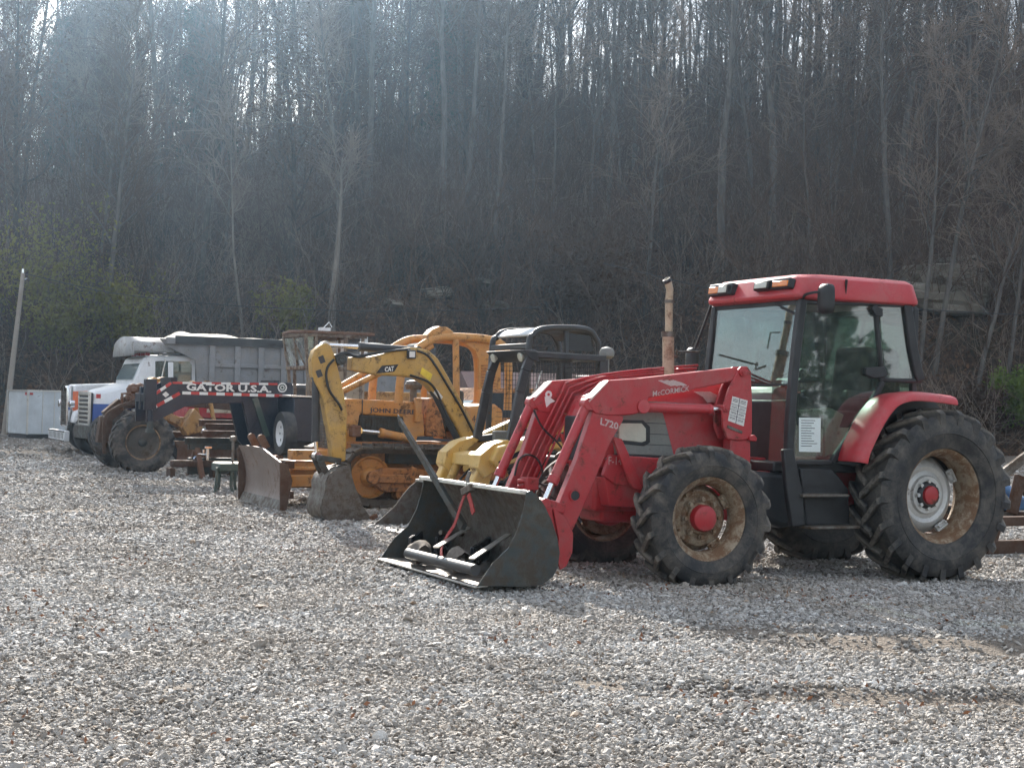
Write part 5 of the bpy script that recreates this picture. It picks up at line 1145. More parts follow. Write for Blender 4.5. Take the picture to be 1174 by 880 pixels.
# bed
bt = B.on('y', 1.2, 240, 390).z; x0_, x1_ = B.on('y',1.2,229,410).x, -8.6; zb_ = 1.45
bd = part('bed', tk)
BPt = [(x0_+.0,zb_),(x0_+.12,B.on('y',1.2,228,413).z),(B.on('y',1.2,190,396).x,B.on('y',1.2,183,396).z),(B.on('y',1.2,183,387).x,bt),(x1_,bt-.0),(x1_,zb_)]
for s in (1,-1): mb = MB(); mb.prism(BPt, s*1.22, s*1.17); mb.build('side_wall', M['bed_grey'], bd, bevel=.008)
mb = MB(); mb.box(((x0_+x1_)/2,0,zb_),(abs(x0_-x1_),2.36,.08)); mb.box((x0_+.03,0,(zb_+bt)/2),(.06,2.34,bt-zb_)); mb.box((x1_+.03,0,(zb_+bt)/2),(.06,2.34,bt-zb_)); mb.build('floor', M['bed_grey'], bd)
mb = MB()
for s in (1,-1):
    for u in (243,272,299,325,352): q = B.on('y', 1.22, u, 400); mb.box((q.x,s*1.25,(zb_+bt)/2),(.14,.08,bt-zb_))
    q = B.on('y', 1.22, 260, 419); mb.box(((B.on('y',1.2,243,419).x+x1_)/2,s*1.245,q.z),(abs(B.on('y',1.2,243,419).x-x1_),.06,.09)); mb.box(((B.on('y',1.2,190,390).x+x1_)/2,s*1.25,bt-.05),(abs(B.on('y',1.2,190,390).x-x1_),.09,.16))
    mb.box(((B.on('y',1.2,243,419).x+x1_)/2,s*1.245,zb_+.06),(abs(B.on('y',1.2,243,419).x-x1_),.06,.14))
mb.build('side_rib', M['bed_grey'], bd, bevel=.01)
mb = MB()
for s in (1,-1): mb.box(((B.on('y',1.2,200,390).x+x1_)/2,s*1.28,bt-.02),(abs(B.on('y',1.2,200,390).x-x1_),.04,.20))
mb.build('tarp_skirt', M['black'], bd, bevel=.01)
# cab guard hood, rounded, in front of the bed
xa, xb = B.on('y',1.2,154,398).x, B.on('y',1.2,190,392).x
rows = []
for x, k in ((xa,0),(xa-.25,.0),(xb-.2,0)):
    rows.append([(x,y,bt-.32+(.0 if abs(y) > 1.1 else .26*math.cos(y/1.2*PI/2)**.6+.10)) for y in [-1.18+2.36*i/16 for i in range(17)]])
n = 17; mb = MB(); mb.add([q for r_ in rows for q in r_], [(i*n+j,i*n+j+1,(i+1)*n+j+1,(i+1)*n+j) for i in range(2) for j in range(n-1)]); mb.add([(xa,y,z) for _,y,z in rows[0]]+[(xa,1.18,bt-.42),(xa,-1.18,bt-.42)],[tuple(range(19))])
mb.build('cab_guard', worn('pale_bed_paint',(.27,.27,.265),.55,rust=.3), bd, solid=.03, smooth=50)
# tarp
mb = MB(); nx_, ny_ = 60, 14; xs = [B.on('y',1.2,204,388).x+(x1_-B.on('y',1.2,204,388).x)*i/nx_ for i in range(nx_+1)]
vs_ = []
rg = np.random.default_rng(4); ph = rg.uniform(0,6,8)
for i, x in enumerate(xs):
    for j in range(ny_+1):
        y = -1.24+2.48*j/ny_; t = i/nx_; c = math.cos(y/1.24*PI/2)**.8 if abs(y) < 1.24 else 0
        h = (.13*math.exp(-((t-.06)/.06)**2)+.10+.035*math.sin(t*9+ph[0])+.03*math.sin(t*23+ph[1]+y*2))*c+.03*math.sin(t*40+y*5+ph[2])*c
        vs_.append((x, y, bt+.0+max(0,h)*(.4 if t < .02 else 1)))
mb.add(vs_, [(i*(ny_+1)+j,i*(ny_+1)+j+1,(i+1)*(ny_+1)+j+1,(i+1)*(ny_+1)+j) for i in range(nx_) for j in range(ny_)])
mb.build('tarp', M['tarp'], bd, solid=.02, smooth=60)

# ================================================================== white and orange conventional truck
K = frame_at(80, 507, 37.5, (0,1.0,.45), 26); K.o.z = 0
kt = thing('semi_truck', 'white truck with orange stripe and tall chrome grille, behind the blue and white one', 'truck', K)
g0, g1 = K.on('y', .55, 78, 441), K.on('y', .55, 78, 489)
mb = MB(); mb.prism([(g0.x,g1.z),(g0.x,g0.z-.05),(g0.x-.06,g0.z),(g0.x-.14,g0.z),(g0.x-.14,g1.z)], -.42, .42); g_ = mb.build('grille', M['chrome'], kt, bevel=.04, seg=3)
mb = MB()
for k in range(16): z = g1.z+.05+(g0.z-g1.z-.22)*k/15; mb.box((g0.x+.008,0,z),(.02,.70,.022))
for y in (-.2,0,.2): mb.box((g0.x+.012,y,(g0.z+g1.z)/2-.05),(.02,.015,g0.z-g1.z-.2))
mb.build('grille_bars', M['steel'], g_)
mb = MB(); mb.lathe((g0.x+.01,0,g0.z-.10),(1,0,0),[(0,.07),(.01,.07),(.01,.001)],16); mb.build('badge', M['dark_steel'], g_)
hx1 = K.on('y', .6, 84, 449).x; hx2 = hx1-1.3
mb = MB(); mb.prism([(g0.x-.14,1.0),(g0.x-.14,g0.z-.02),(g0.x-.25,g0.z+.02),(hx2-.3,g0.z+.10),(hx2-.3,1.0)], -.55, .55); hh = mb.build('hood', M['white'], kt, bevel=.05, seg=3)
mb = MB()
for s in (1,-1): mb.prism([(hx1,g0.z-.16),(hx2,g0.z-.10),(hx2,1.05),(hx1,1.05)], s*.556, s*.54)
mb.build('side_stripe', M['truck_orange'], hh)
for s in (1,-1):
    mb = MB(); mb.prism([(g0.x-.05,.75),(g0.x-.10,1.02),(g0.x-.35,1.14),(g0.x-.9,1.14),(g0.x-1.3,.95),(g0.x-1.3,.75)], s*.6, s*1.05); mb.build('front_fender', M['white'], kt, bevel=.06, seg=3)
    road_wheel(kt, g0.x-.75, s*.88, .5, s, .5, .28, .28)
    mb = MB(); mb.lathe((g0.x-.02,s*.80,1.22),(1,0,0),[(-.1,.09),(.0,.10),(.02,.08),(.03,.001)],16); mb.build('headlight', M['chrome'], kt)
b0, b1 = K.on('y', 1.1, 98, 494).z, K.on('y', 1.1, 98, 506).z
mb = MB(); mb.box((g0.x+.10,0,(b0+b1)/2),(.14,2.3,b0-b1)); bp2 = mb.build('bumper', M['white'], kt, bevel=.02)
mb = MB(); mb.box((g0.x+.175,0,b0-.02),(.02,2.3,.03)); mb.box((g0.x+.175,0,b1+.015),(.02,2.3,.02))
for k in range(11): mb.box((g0.x+.174,-1.0+.2*k,(b0+b1)/2),(.006,.05,(b0-b1)*.6))
mb.build('bumper_slots', M['dark_steel'], bp2)
mb = MB(); mb.prism([(hx2-.2,1.0),(hx2-.2,g0.z+.12),(hx2-.45,2.5),(hx2-1.9,2.5),(hx2-1.9,1.0)], -1.0, 1.0); mb.build('cab', M['white'], kt, bevel=.08, seg=3)
mb = MB(); mb.prism([(hx2-.23,g0.z+.18),(hx2-.43,2.42),(hx2-.42,2.42),(hx2-.21,g0.z+.18)], -.9, .9); mb.build('windshield', M['glass'], kt)
mb = MB()
for s in (1,-1): mb.box((hx2-2.5,s*.42,.85),(5.5,.09,.26))
mb.build('chassis_rail', M['black'], kt)
for s in (1,-1): road_wheel(kt, hx2-3.8, s*.9, .5, s, .5, .28, .28)

# ================================================================== enclosed cargo trailer
C_ = frame_at(31, 498, 48, (0,0,.45), 40); C_.o.z = 0
ct = thing('cargo_trailer', 'pale grey enclosed cargo trailer at the far left edge of the yard', 'trailer', C_)
# near corner at local origin; one face runs to the left of the picture, the long side to the right
zt_, zb_ = C_.on('y', 0, 31, 447.5).z, C_.on('y', 0, 31, 498).z
L1 = abs(C_.on('y', 0, 72, 450).x); L2 = abs(C_.on('x', 0, 10, 447).y)
mb = MB(); mb.box((-L1/2-.4,-L2/2,(zt_+zb_)/2),(L1+.8,L2,zt_-zb_)); bod = mb.build('body', M['trailer_skin'], ct, bevel=.03)
mb = MB()
for x, y in ((0.01,0.01),(.01,-L2-.01),(-L1-.81,.01)): mb.box((x,y,(zt_+zb_)/2),(.05,.05,zt_-zb_))
mb.box((-L1/2-.4,.012,zt_),(L1+.8,.03,.05)); mb.box((.012,-L2/2,zt_),(.03,L2,.05)); mb.build('corner_trim', M['bright_steel'], bod)
mb = MB()
for f_ in (.25,.45,.65,.85): mb.box((-(L1+.8)*f_,.012,(zt_+zb_)/2),(.02,.012,zt_-zb_-.06))
mb.build('panel_seam', M['bright_steel'], bod)
mb = MB(); mb.box((.02,-.12,zt_-.10),(.02,.12,.09)); mb.box((-.1,.02,zt_-.1),(.10,.02,.07)); mb.build('marker_lamp', M['tape_red'], ct)
mb = MB(); mb.box((-L1/2-.4,-L2/2,zb_-.06),(L1+.8,L2*.9,.12)); mb.build('chassis', M['black'], ct)
road_wheel(ct, -L1*.6-.3, -.12, .33, 1, .33, .18, .2); road_wheel(ct, -L1*.6-.3, -L2+.12, .33, -1, .33, .18, .2)

# ================================================================== things at the right edge behind the tractor
Rf = frame_at(1129, 640, 16.4, (0,0,0), 26); Rf.o.z = 0
bb = thing('box_blade', 'rusty steel box blade behind the big tractor wheel at the right edge', 'implement', Rf)
h_ = Rf.on('y', 0, 1150, 594).z
mb = MB(); mb.prism(Rf.xz(0, (1127,640),(1145,594),(1150,594),(1136,640)), .03, -.03); mb.prism(Rf.xz(0, (1127,640),(1145,594),(1150,594),(1136,640)), -1.97, -2.03); mb.build('side_plate', M['dark_rust'], bb, bevel=.006)
w_ = Rf.on('y', 0, 1215, 600).x
mb = MB(); mb.bar((0,0,.07),(w_,0,.07),.10,.14); mb.bar((-.15,0,h_-.03),(w_,0,h_-.03),.12,.10); mb.bar((-.15,-2,h_-.03),(w_,-2,h_-.03),.12,.10); mb.bar((0,-2,.07),(w_,-2,.07),.10,.14); mb.bar((-.2,0,h_-.03),(-.2,-2,h_-.03),.10,.10); mb.bar((w_,0,h_-.03),(w_,-2,h_-.03),.10,.10); mb.bar((-.02,0,.08),(-.02,-2,.08),.12,.14)
mb.build('frame', M['dark_rust'], bb, bevel=.008)
mb = MB(); p = Rf.on('y', -.6, 1160, 592); q = Rf.on('y', -.6, 1170, 545)
for y in (-.6,-1.1): mb.bar((p.x,y,h_),(q.x,y,q.z),.06,.14,up=(1,0,0)); mb.bar((p.x-.5,y,h_),(q.x,y,q.z-.1),.06,.10,up=(1,0,0))
mb.build('hitch_mast', M['dark_rust'], bb, bevel=.008)
mb = MB(); mb.bar(Rf.on('y',-.3,1138,549),Rf.on('y',-.3,1178,519),.04,.06); mb.bar(Rf.on('y',-.5,1143,553),Rf.on('y',-.5,1182,520),.04,.06); mb.build('top_link', M['steel'], bb)
pm = thing('blue_pump', 'light blue gearbox sitting on the rusty box blade at the right edge', 'gearbox', Rf)
mb = MB(); c = Rf.on('y', -.9, 1150, 574); mb.box((c.x,-.9,c.z-.02),(.42,.36,.16)); mb.build('base', M['ltblue'], pm, bevel=.03)
mb = MB(); mb.lathe((c.x+.05,-.9,c.z+.10),(1,0,.3),[(-.20,.001),(-.18,.10),(0,.13),(.14,.11),(.16,.05),(.24,.05),(.24,.001)],18); mb.build('housing', M['ltblue'], pm, bevel=.01)
mb = MB(); mb.box((c.x,-.9,c.z-.14),(.5,.5,.05)); mb.box((c.x,-.9,(c.z-.16+h_)/2),(.3,.3,max(.05,c.z-.16-h_))); mb.build('bed_plate', M['steel'], pm)

# ================================================================== pickups and building behind
def pickup(fr, label, m, name='pickup_truck', L=5.2):
    t = thing(name, label, 'pickup', fr)
    mb = MB(); mb.prism([(0,.45),(.02,.95),(-.15,1.12),(-1.35,1.20),(-L,1.18),(-L,.45)], -.95, .95); mb.build('body', m, t, bevel=.07, seg=3)
    mb = MB(); mb.prism([(-1.3,1.15),(-2.0,1.80),(-3.2,1.82),(-3.45,1.15)], -.82, .82); c = mb.build('cab', m, t, bevel=.07, seg=3)
    mb = MB(); mb.prism([(-1.40,1.20),(-1.98,1.74),(-1.96,1.76),(-1.36,1.21)], -.74, .74); mb.build('windshield', plain('pickup_glass', (.2,.26,.28), .06, spec=1.), c)
    for s in (1,-1): mb = MB(); mb.prism([(-1.62,1.20),(-2.08,1.70),(-3.12,1.72),(-3.25,1.20)], s*.826, s*.80); mb.build('side_window', M['plastic'], c)
    for s in (1,-1):
        for x in (-.85,-L+1.05): road_wheel(t, x, s*.82, .38, s, .38, .20, .25)
        mb = MB(); mb.box((.0,s*.72,.82),(.06,.28,.2)); mb.build('headlight', M['lens'], t, bevel=.02)
    mb = MB(); mb.box((.03,0,.80),(.06,1.0,.24)); mb.box((.06,0,.52),(.12,1.9,.18)); mb.build('grille', M['chrome'], t, bevel=.02)
    return t
F1 = frame_at(525, 462, 30.5, (-1.3,.9,1.2), 26); F1.o.z = 0
pickup(F1, 'pickup seen through the bulldozer\'s roll cage, only its pale windshield showing', M['orange_dirty'])
F2 = frame_at(306, 438, 33.0, (-1.3,.9,1.2), 26); F2.o.z = 0
pickup(F2, 'dark truck cab peeping above the end of the striped trailer neck', M['black'], 'parked_truck')
F3 = frame_at(222, 478, 31.5, (-1.0,.9,1.15), 26); F3.o.z = 0
rt = thing('red_flatbed_wagon', 'red low flatbed wagon behind the steel beams under the trailer neck', 'wagon', F3)
mb = MB(); p, q = F3.on('y', .8, 237, 464), F3.on('y', .8, 279, 478); mb.box(((p.x+q.x)/2,0,(p.z+q.z)/2),(abs(p.x-q.x)+.8,1.6,.32)); mb.build('bed', M['red'], rt, bevel=.03)
mb = MB(); mb.box(((p.x+q.x)/2,.82,(p.z+q.z)/2+.0),(abs(p.x-q.x),.02,.08)); mb.box(((p.x+q.x)/2,.0,(p.z+q.z)/2+.20),(abs(p.x-q.x),1.4,.10)); mb.build('side_rail', M['cream'], rt)
for s in (1,-1):
    for x in (p.x,q.x): road_wheel(rt, x, s*.7, .36, s, .36, .2, .2)
hs = Frame((on_ground(600,480).x*0+ (605-587)/1740*47, 47, 0), 10)
bld = thing('low_building', 'low white building with a brown roof glimpsed through the skid steer cab', 'building', hs)
mb = MB(); mb.box((0,0,.95),(3.9,3,1.9)); wl_ = mb.build('wall', M['white'], bld, bevel=.01)
mb = MB(); mb.prism_to([(-2.1,1.8,1.88),(-2.1,0,2.45),(-2.1,-1.8,1.88)], (4.2,0,0)); mb.build('roof', worn('brown_roof', (.16,.09,.08), .7, rust=.1), bld)
for x in (-1.3,-.3,1.0):
    mb = MB(); mb.box((x,1.50,1.15),(.5,.03,.8)); mb.build('window', M['plastic'], bld)
# ================================================================== ground
def vnoise(x, y, seed=0):
    x = np.asarray(x, float); y = np.asarray(y, float); xi = np.floor(x).astype(np.int64); yi = np.floor(y).astype(np.int64); fx = x-xi; fy = y-yi
    fx = fx*fx*(3-2*fx); fy = fy*fy*(3-2*fy)
    def h(a, b):
        n = (a*374761393+b*668265263+seed*974634777) & 0xffffffff; n = ((n ^ (n >> 13))*1274126177) & 0xffffffff; return ((n ^ (n >> 16)) & 0xffff)/65535.
    return (h(xi,yi)*(1-fx)+h(xi+1,yi)*fx)*(1-fy)+(h(xi,yi+1)*(1-fx)+h(xi+1,yi+1)*fx)*fy
def fbm(x, y, o=4, seed=0):
    s = 0; a = .5
    for k in range(o): s = s+a*vnoise(x*2**k, y*2**k, seed+k*7); a *= .5
    return s/(1-.5**o)
def rut(x, y):
    """two churned wheel ruts across the right foreground: (depth mask, dirt mask)"""
    w1 = y-(9.75+.10*np.sin(x*1.7)-.03*(x-2)); w2 = y-(7.95+.08*np.sin(x*2.3+1)-.05*(x-2)); g1 = 1/(1+np.exp(-np.clip(x-1.3,-9,9)*3)); g2 = 1/(1+np.exp(-np.clip(x-.75,-9,9)*4))
    n = fbm(x*3, y*6, 3, 5)
    d = g1*np.exp(-(w1/.16)**2)+g2*np.exp(-(w2/.13)**2)*(.5+n); b = g1*np.exp(-((w1-.35)/.16)**2)+g2*np.exp(-((w2-.26)/.10)**2)
    dirt = g1*np.exp(-((w1-.42)/.34)**2)*1.2+g2*np.exp(-((w2+.02)/.22)**2)*.9
    return d, b, dirt*(.45+1.1*n)
def gz(x, y):
    x = np.asarray(x, float); y = np.asarray(y, float); d, b, _ = rut(x, y)
    far = np.clip((y-5)/40, 0, 1)
    z = .05*(fbm(x*.35, y*.35, 3, 1)-.5)+.022*(fbm(x*2.2, y*2.2, 3, 9)-.5)-.035*d+.022*b
    z = z*np.clip(1-((np.abs(y-22) < 0)*0), 0, 1)
    z -= .055*np.clip((x-1.6)/2.5, 0, 1)*np.exp(-((y-13.2)/4.)**2)-.010
    return z
def axis(lo, hi, a, b, d, g=1.12):
    """dense spacing d between a and b, growing outside"""
    v = list(np.arange(a, b, d)); s = d
    while v[-1] < hi: s *= g; v.append(v[-1]+s)
    v = v[::-1]; s = d
    while v[-1] > lo: s *= g; v.append(v[-1]-s)
    return np.array(v[::-1])
def grid_mesh(name, X, Y, Z, mat, attr=None):
    ny, nx = X.shape; co = np.stack([X, Y, Z], -1).reshape(-1, 3); me = bpy.data.meshes.new(name)
    i = np.arange(ny-1)[:, None]*nx+np.arange(nx-1)[None, :]; q = np.stack([i, i+1, i+nx+1, i+nx], -1).reshape(-1, 4)
    return np_mesh(name, co, q, mat, attr)
def np_mesh(name, co, q, mat, attr=None, smooth=True, parent=None, k=4):
    me = bpy.data.meshes.new(name); me.vertices.add(len(co)); me.vertices.foreach_set('co', np.ascontiguousarray(co, dtype=np.float32).ravel())
    me.loops.add(len(q)*k); me.loops.foreach_set('vertex_index', np.ascontiguousarray(q, dtype=np.int32).ravel())
    me.polygons.add(len(q)); me.polygons.foreach_set('loop_start', np.arange(0, len(q)*k, k, dtype=np.int32)); me.polygons.foreach_set('loop_total', np.full(len(q), k, dtype=np.int32))
    me.polygons.foreach_set('use_smooth', np.full(len(q), smooth)); me.update(calc_edges=True)
    if attr:
        for an, av in attr.items(): a = me.attributes.new(an, 'FLOAT', 'POINT'); a.data.foreach_set('value', np.ascontiguousarray(av, dtype=np.float32).ravel())
    me.materials.append(mat); o = bpy.data.objects.new(name, me); COL.objects.link(o)
    if parent is not None: o.parent = parent
    return o
def attr_node(t, name):
    n = t.n.new('ShaderNodeAttribute'); n.attribute_name = name; return n.outputs['Fac']
def dirt_at(x, y):
    _, _, dr = rut(x, y); m = dr
    m = m+np.clip((fbm(x*.55, y*1.3, 4, 21)-.55)*5, 0, 1)*.42+np.clip((fbm(x*2.1, y*3.6, 3, 25)-.66)*8, 0, 1)*.6
    m = m+np.clip((y-24)/14, 0, 1)*np.clip((fbm(x*.25, y*1.1, 4, 31)-.40)*5, 0, 1)*.9+np.clip((y-30)/14, 0, 1)*.6
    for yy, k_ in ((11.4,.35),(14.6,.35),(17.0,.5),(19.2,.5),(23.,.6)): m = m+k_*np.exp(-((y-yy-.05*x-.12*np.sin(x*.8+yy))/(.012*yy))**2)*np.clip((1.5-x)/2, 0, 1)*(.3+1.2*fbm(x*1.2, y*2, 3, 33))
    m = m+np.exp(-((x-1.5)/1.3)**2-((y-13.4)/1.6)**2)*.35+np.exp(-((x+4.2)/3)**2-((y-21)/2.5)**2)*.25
    return np.clip(m, 0, 1)
t = NT('gravel_ground'); dm = attr_node(t, 'dirt'); v1 = t.vor(38, out='Color'); v1d = t.vor(38); v2d = t.vor(85); sp = t.n.new('ShaderNodeSeparateColor'); t.link(v1, sp.inputs[0])
st_c = t.cramp(sp.outputs[0], [(0,(.14,.13,.12)),(.35,(.28,.265,.245)),(.7,(.38,.365,.34)),(1,(.52,.505,.475))])
lg = t.noise(.5, 5, .65)
st_c = t.mix(t.ramp(v1d, .25, .6, 0, .85), st_c, (.07,.062,.055)); st_c = t.mix(t.ramp(lg, .35, .7, 0, .3), st_c, (.20,.17,.14), 'MIX')
dn = t.noise(6, 8, .7); dc = t.mix(t.ramp(dn, .3, .7), (.14,.115,.092), (.25,.215,.175)); fd = t.noise(90, 4, .7); dc = t.mix(t.ramp(fd, .35, .7, 0, .5), dc, (.10,.08,.065))
t.set(base=t.mix(t.ramp(t.math('ADD', dm, t.math('MULTIPLY', t.math('SUBTRACT', dn, .5), .5)), .25, .75), st_c, dc), rough=.9, spec=.3)
t.bump(t.math('ADD', t.math('MULTIPLY', v1d, -1.), t.math('ADD', t.math('MULTIPLY', v2d, -.5), t.math('MULTIPLY', fd, .5))), .9, .02)
M['ground'] = t.m
ax_x = axis(-260, 260, -7.5, 8, .06); ax_y = axis(-120, 330, 5, 19, .06, 1.09); X, Y = np.meshgrid(ax_x, ax_y)
tag(grid_mesh('gravel_yard', X, Y, gz(X, Y), M['ground'], {'dirt': dirt_at(X, Y)}), kind='structure')

# loose stones: real stones scattered by geometry nodes on a point cloud
def stones_material():
    t = NT('limestone'); oi = t.n.new('ShaderNodeObjectInfo'); r = oi.outputs['Random']
    c = t.cramp(r, [(0,(.12,.112,.105)),(.12,(.22,.207,.19)),(.35,(.33,.315,.292)),(.62,(.43,.414,.388)),(.85,(.53,.516,.49)),(.95,(.68,.67,.645)),(.975,(.30,.215,.14)),(1,(.22,.13,.085))])
    n = t.noise(3., 5, .7); c = t.mix(t.ramp(n, .35, .7, 0, .45), c, t.mix(.5, c, (.16,.13,.10)))
    geo = t.n.new('ShaderNodeNewGeometry'); pos = geo.outputs['Position']       # fines and clay cling to the stones in patches across the yard
    a = t.noise(.45, 6, .65, .3, pos); b = t.noise(2.3, 5, .7, .2, pos)
    c = t.mix(t.ramp(t.math('ADD', a, t.math('MULTIPLY', b, .4)), .56, .86, 0, .6), c, (.27,.225,.175)); c = t.mix(t.ramp(t.noise(.8, 5, .7, 0, pos), .52, .72, 0, .4), c, (.16,.145,.13))
    t.set(base=c, rough=.72, spec=.4); t.bump(n, .4, .01); return t.m
M['stone'] = stones_material()
def scatter_stones():
    pts = []
    for y0, y1, dens, s0 in ((5.6,8.5,3900,.66),(8.5,12,2900,.73),(12,17,1600,.88),(17,24,700,1.12),(24,34,240,1.5),(34,48,60,2.0)):
        hw = y1*.365+.5; n = int((y1-y0)*2*hw*dens); x = RNG.uniform(-hw, hw, n); y = RNG.uniform(y0, y1, n)
        keep = np.abs(x) < y*.365+.5; x, y = x[keep], y[keep]; d = dirt_at(x, y); cl = fbm(x*1.3, y*1.3, 3, 77)
        keep = RNG.uniform(0, 1, len(x)) < (1-.88*np.clip(d*1.25, 0, 1))*(.35+1.1*cl); x, y = x[keep], y[keep]
        s = s0*(.0085+.0115*RNG.beta(1.6, 3.0, len(x))*1.7); big = RNG.uniform(0, 1, len(x)) < .012; s = np.where(big, s*1.8, s)
        pts.append(np.stack([x, y, gz(x, y)+s*.35, s], -1))
    P = np.concatenate(pts); me = bpy.data.meshes.new('gravel'); me.vertices.add(len(P)); me.vertices.foreach_set('co', P[:, :3].astype(np.float32).ravel())
    a = me.attributes.new('size', 'FLOAT', 'POINT'); a.data.foreach_set('value', P[:, 3].astype(np.float32))
    ro = RNG.uniform(0, 6.283, (len(P), 3)); ro[:, :2] = RNG.normal(0, .45, (len(P), 2)); b = me.attributes.new('turn', 'FLOAT_VECTOR', 'POINT'); b.data.foreach_set('vector', ro.astype(np.float32).ravel())
    sc = np.stack([RNG.uniform(.8,1.5,len(P)), RNG.uniform(.7,1.15,len(P)), RNG.uniform(.45,.85,len(P))], -1)*P[:, 3:4]; b = me.attributes.new('dims', 'FLOAT_VECTOR', 'POINT'); b.data.foreach_set('vector', sc.astype(np.float32).ravel())
    o = bpy.data.objects.new('gravel', me); COL.objects.link(o); tag(o, kind='stuff')
    g = bpy.data.node_groups.new('stones', 'GeometryNodeTree'); g.interface.new_socket('Geometry', in_out='INPUT', socket_type='NodeSocketGeometry'); g.interface.new_socket('Geometry', in_out='OUTPUT', socket_type='NodeSocketGeometry')
    N = g.nodes; Lk = g.links.new; gi = N.new('NodeGroupInput'); go = N.new('NodeGroupOutput'); jn = N.new('GeometryNodeJoinGeometry')
    for k in range(6):
        ic = N.new('GeometryNodeMeshIcoSphere'); ic.inputs['Subdivisions'].default_value = 2; ic.inputs['Radius'].default_value = 1
        po = N.new('GeometryNodeInputPosition'); nz = N.new('ShaderNodeTexNoise'); nz.noise_dimensions = '4D'; nz.inputs['W'].default_value = k*3.7+1; nz.inputs['Scale'].default_value = .95; nz.inputs['Detail'].default_value = 1.5; Lk(po.outputs[0], nz.inputs['Vector'])
        sb = N.new('ShaderNodeVectorMath'); sb.operation = 'SUBTRACT'; Lk(nz.outputs['Color'], sb.inputs[0]); sb.inputs[1].default_value = (.5,.5,.5)
        sc_ = N.new('ShaderNodeVectorMath'); sc_.operation = 'SCALE'; Lk(sb.outputs[0], sc_.inputs[0]); sc_.inputs['Scale'].default_value = 2.6
        sp_ = N.new('GeometryNodeSetPosition'); Lk(ic.outputs['Mesh'], sp_.inputs['Geometry']); Lk(sc_.outputs[0], sp_.inputs['Offset'])
        sm = N.new('GeometryNodeSetMaterial'); sm.inputs['Material'].default_value = M['stone']; Lk(sp_.outputs[0], sm.inputs['Geometry'])
        gi_ = N.new('GeometryNodeGeometryToInstance'); Lk(sm.outputs[0], gi_.inputs[0]); Lk(gi_.outputs[0], jn.inputs[0])
    def na(name, ty):
        n = N.new('GeometryNodeInputNamedAttribute'); n.data_type = ty; n.inputs['Name'].default_value = name; return n.outputs['Attribute']
    ip = N.new('GeometryNodeInstanceOnPoints'); ip.inputs['Pick Instance'].default_value = True
    m2p = N.new('GeometryNodeMeshToPoints'); Lk(gi.outputs[0], m2p.inputs['Mesh']); Lk(m2p.outputs['Points'], ip.inputs['Points']); Lk(jn.outputs[0], ip.inputs['Instance'])
    e2r = N.new('FunctionNodeEulerToRotation'); Lk(na('turn', 'FLOAT_VECTOR'), e2r.inputs[0]); Lk(e2r.outputs[0], ip.inputs['Rotation']); Lk(na('dims', 'FLOAT_VECTOR'), ip.inputs['Scale'])
    Lk(ip.outputs[0], go.inputs[0]); md = o.modifiers.new('stones', 'NODES'); md.node_group = g
    print('STONES', len(P))
scatter_stones()
# ================================================================== wooded hillside
def foot(x): return 55.0+2.0*np.sin(np.asarray(x)*.11+1)+1.2*np.sin(np.asarray(x)*.37)
def ridge_z(x):
    x = np.asarray(x, float); t = np.clip((x+32)/60, -1, 2); return 16.0+8.0*np.clip(t, 0, 1)**1.1-2*np.clip(-t, 0, 1)+1.2*np.sin(x*.12+2)
RY = 105.0
def hz(x, y):
    x = np.asarray(x, float); y = np.asarray(y, float); f = foot(x); t = np.clip((y-f)/(RY-f), 0, None); tt = np.clip(t, 0, 1)
    r = np.clip(tt/.10, 0, 1); bank = r*r*(3-2*r)
    z = ridge_z(x)*(.15*bank+.85*tt**.92)
    z = z-np.clip(y-RY, 0, 400)*.10-.004*np.clip(y-RY, 0, 200)**1.5
    w = np.clip(t*6, 0, 1)
    z = z+w*(2.4*(fbm(x*.09, y*.09, 3, 41)-.5)+.9*(fbm(x*.4, y*.4, 3, 51)-.5)+.25*(fbm(x*1.6, y*1.6, 2, 61)-.5))
    return np.where(y < f, -.25-.02*(f-y), z)
def hill_hit(u, v):
    d = ray(u, v); d = d/d.y
    for Y in np.arange(50, 130, .25):
        p = CAM_LOC+d*Y
        if Y > float(foot(p.x)) and p.z < float(hz(p.x, Y)): return Vector((p.x, Y, float(hz(p.x, Y))))
        if p.z < -.3: return on_ground(u, v)
    return hill_hit(u, v+8)
t = NT('leaf_litter_slope'); n1 = t.noise(.35, 6, .7); n2 = t.noise(3.2, 8, .75); v = t.vor(9, out='Color'); sp = t.n.new('ShaderNodeSeparateColor'); t.link(v, sp.inputs[0])
lc = t.cramp(sp.outputs[0], [(0,(.055,.036,.026)),(.4,(.11,.068,.045)),(.75,(.155,.098,.066)),(1,(.21,.14,.095))])
c = t.mix(t.ramp(n2, .35, .65), lc, (.040,.032,.026)); c = t.mix(t.ramp(n1, .5, .72, 0, .6), c, (.045,.050,.030))
t.set(base=c, rough=.95, spec=.15); t.bump(t.math('ADD', n2, sp.outputs[0]), .9, .12); M['slope'] = t.m
xa = axis(-190, 190, -42, 42, .45, 1.12); ya = axis(49, 320, 50, 112, .45, 1.10); X, Y = np.meshgrid(xa, ya)
tag(grid_mesh('wooded_hill', X, Y, hz(X, Y), M['slope']), kind='structure')

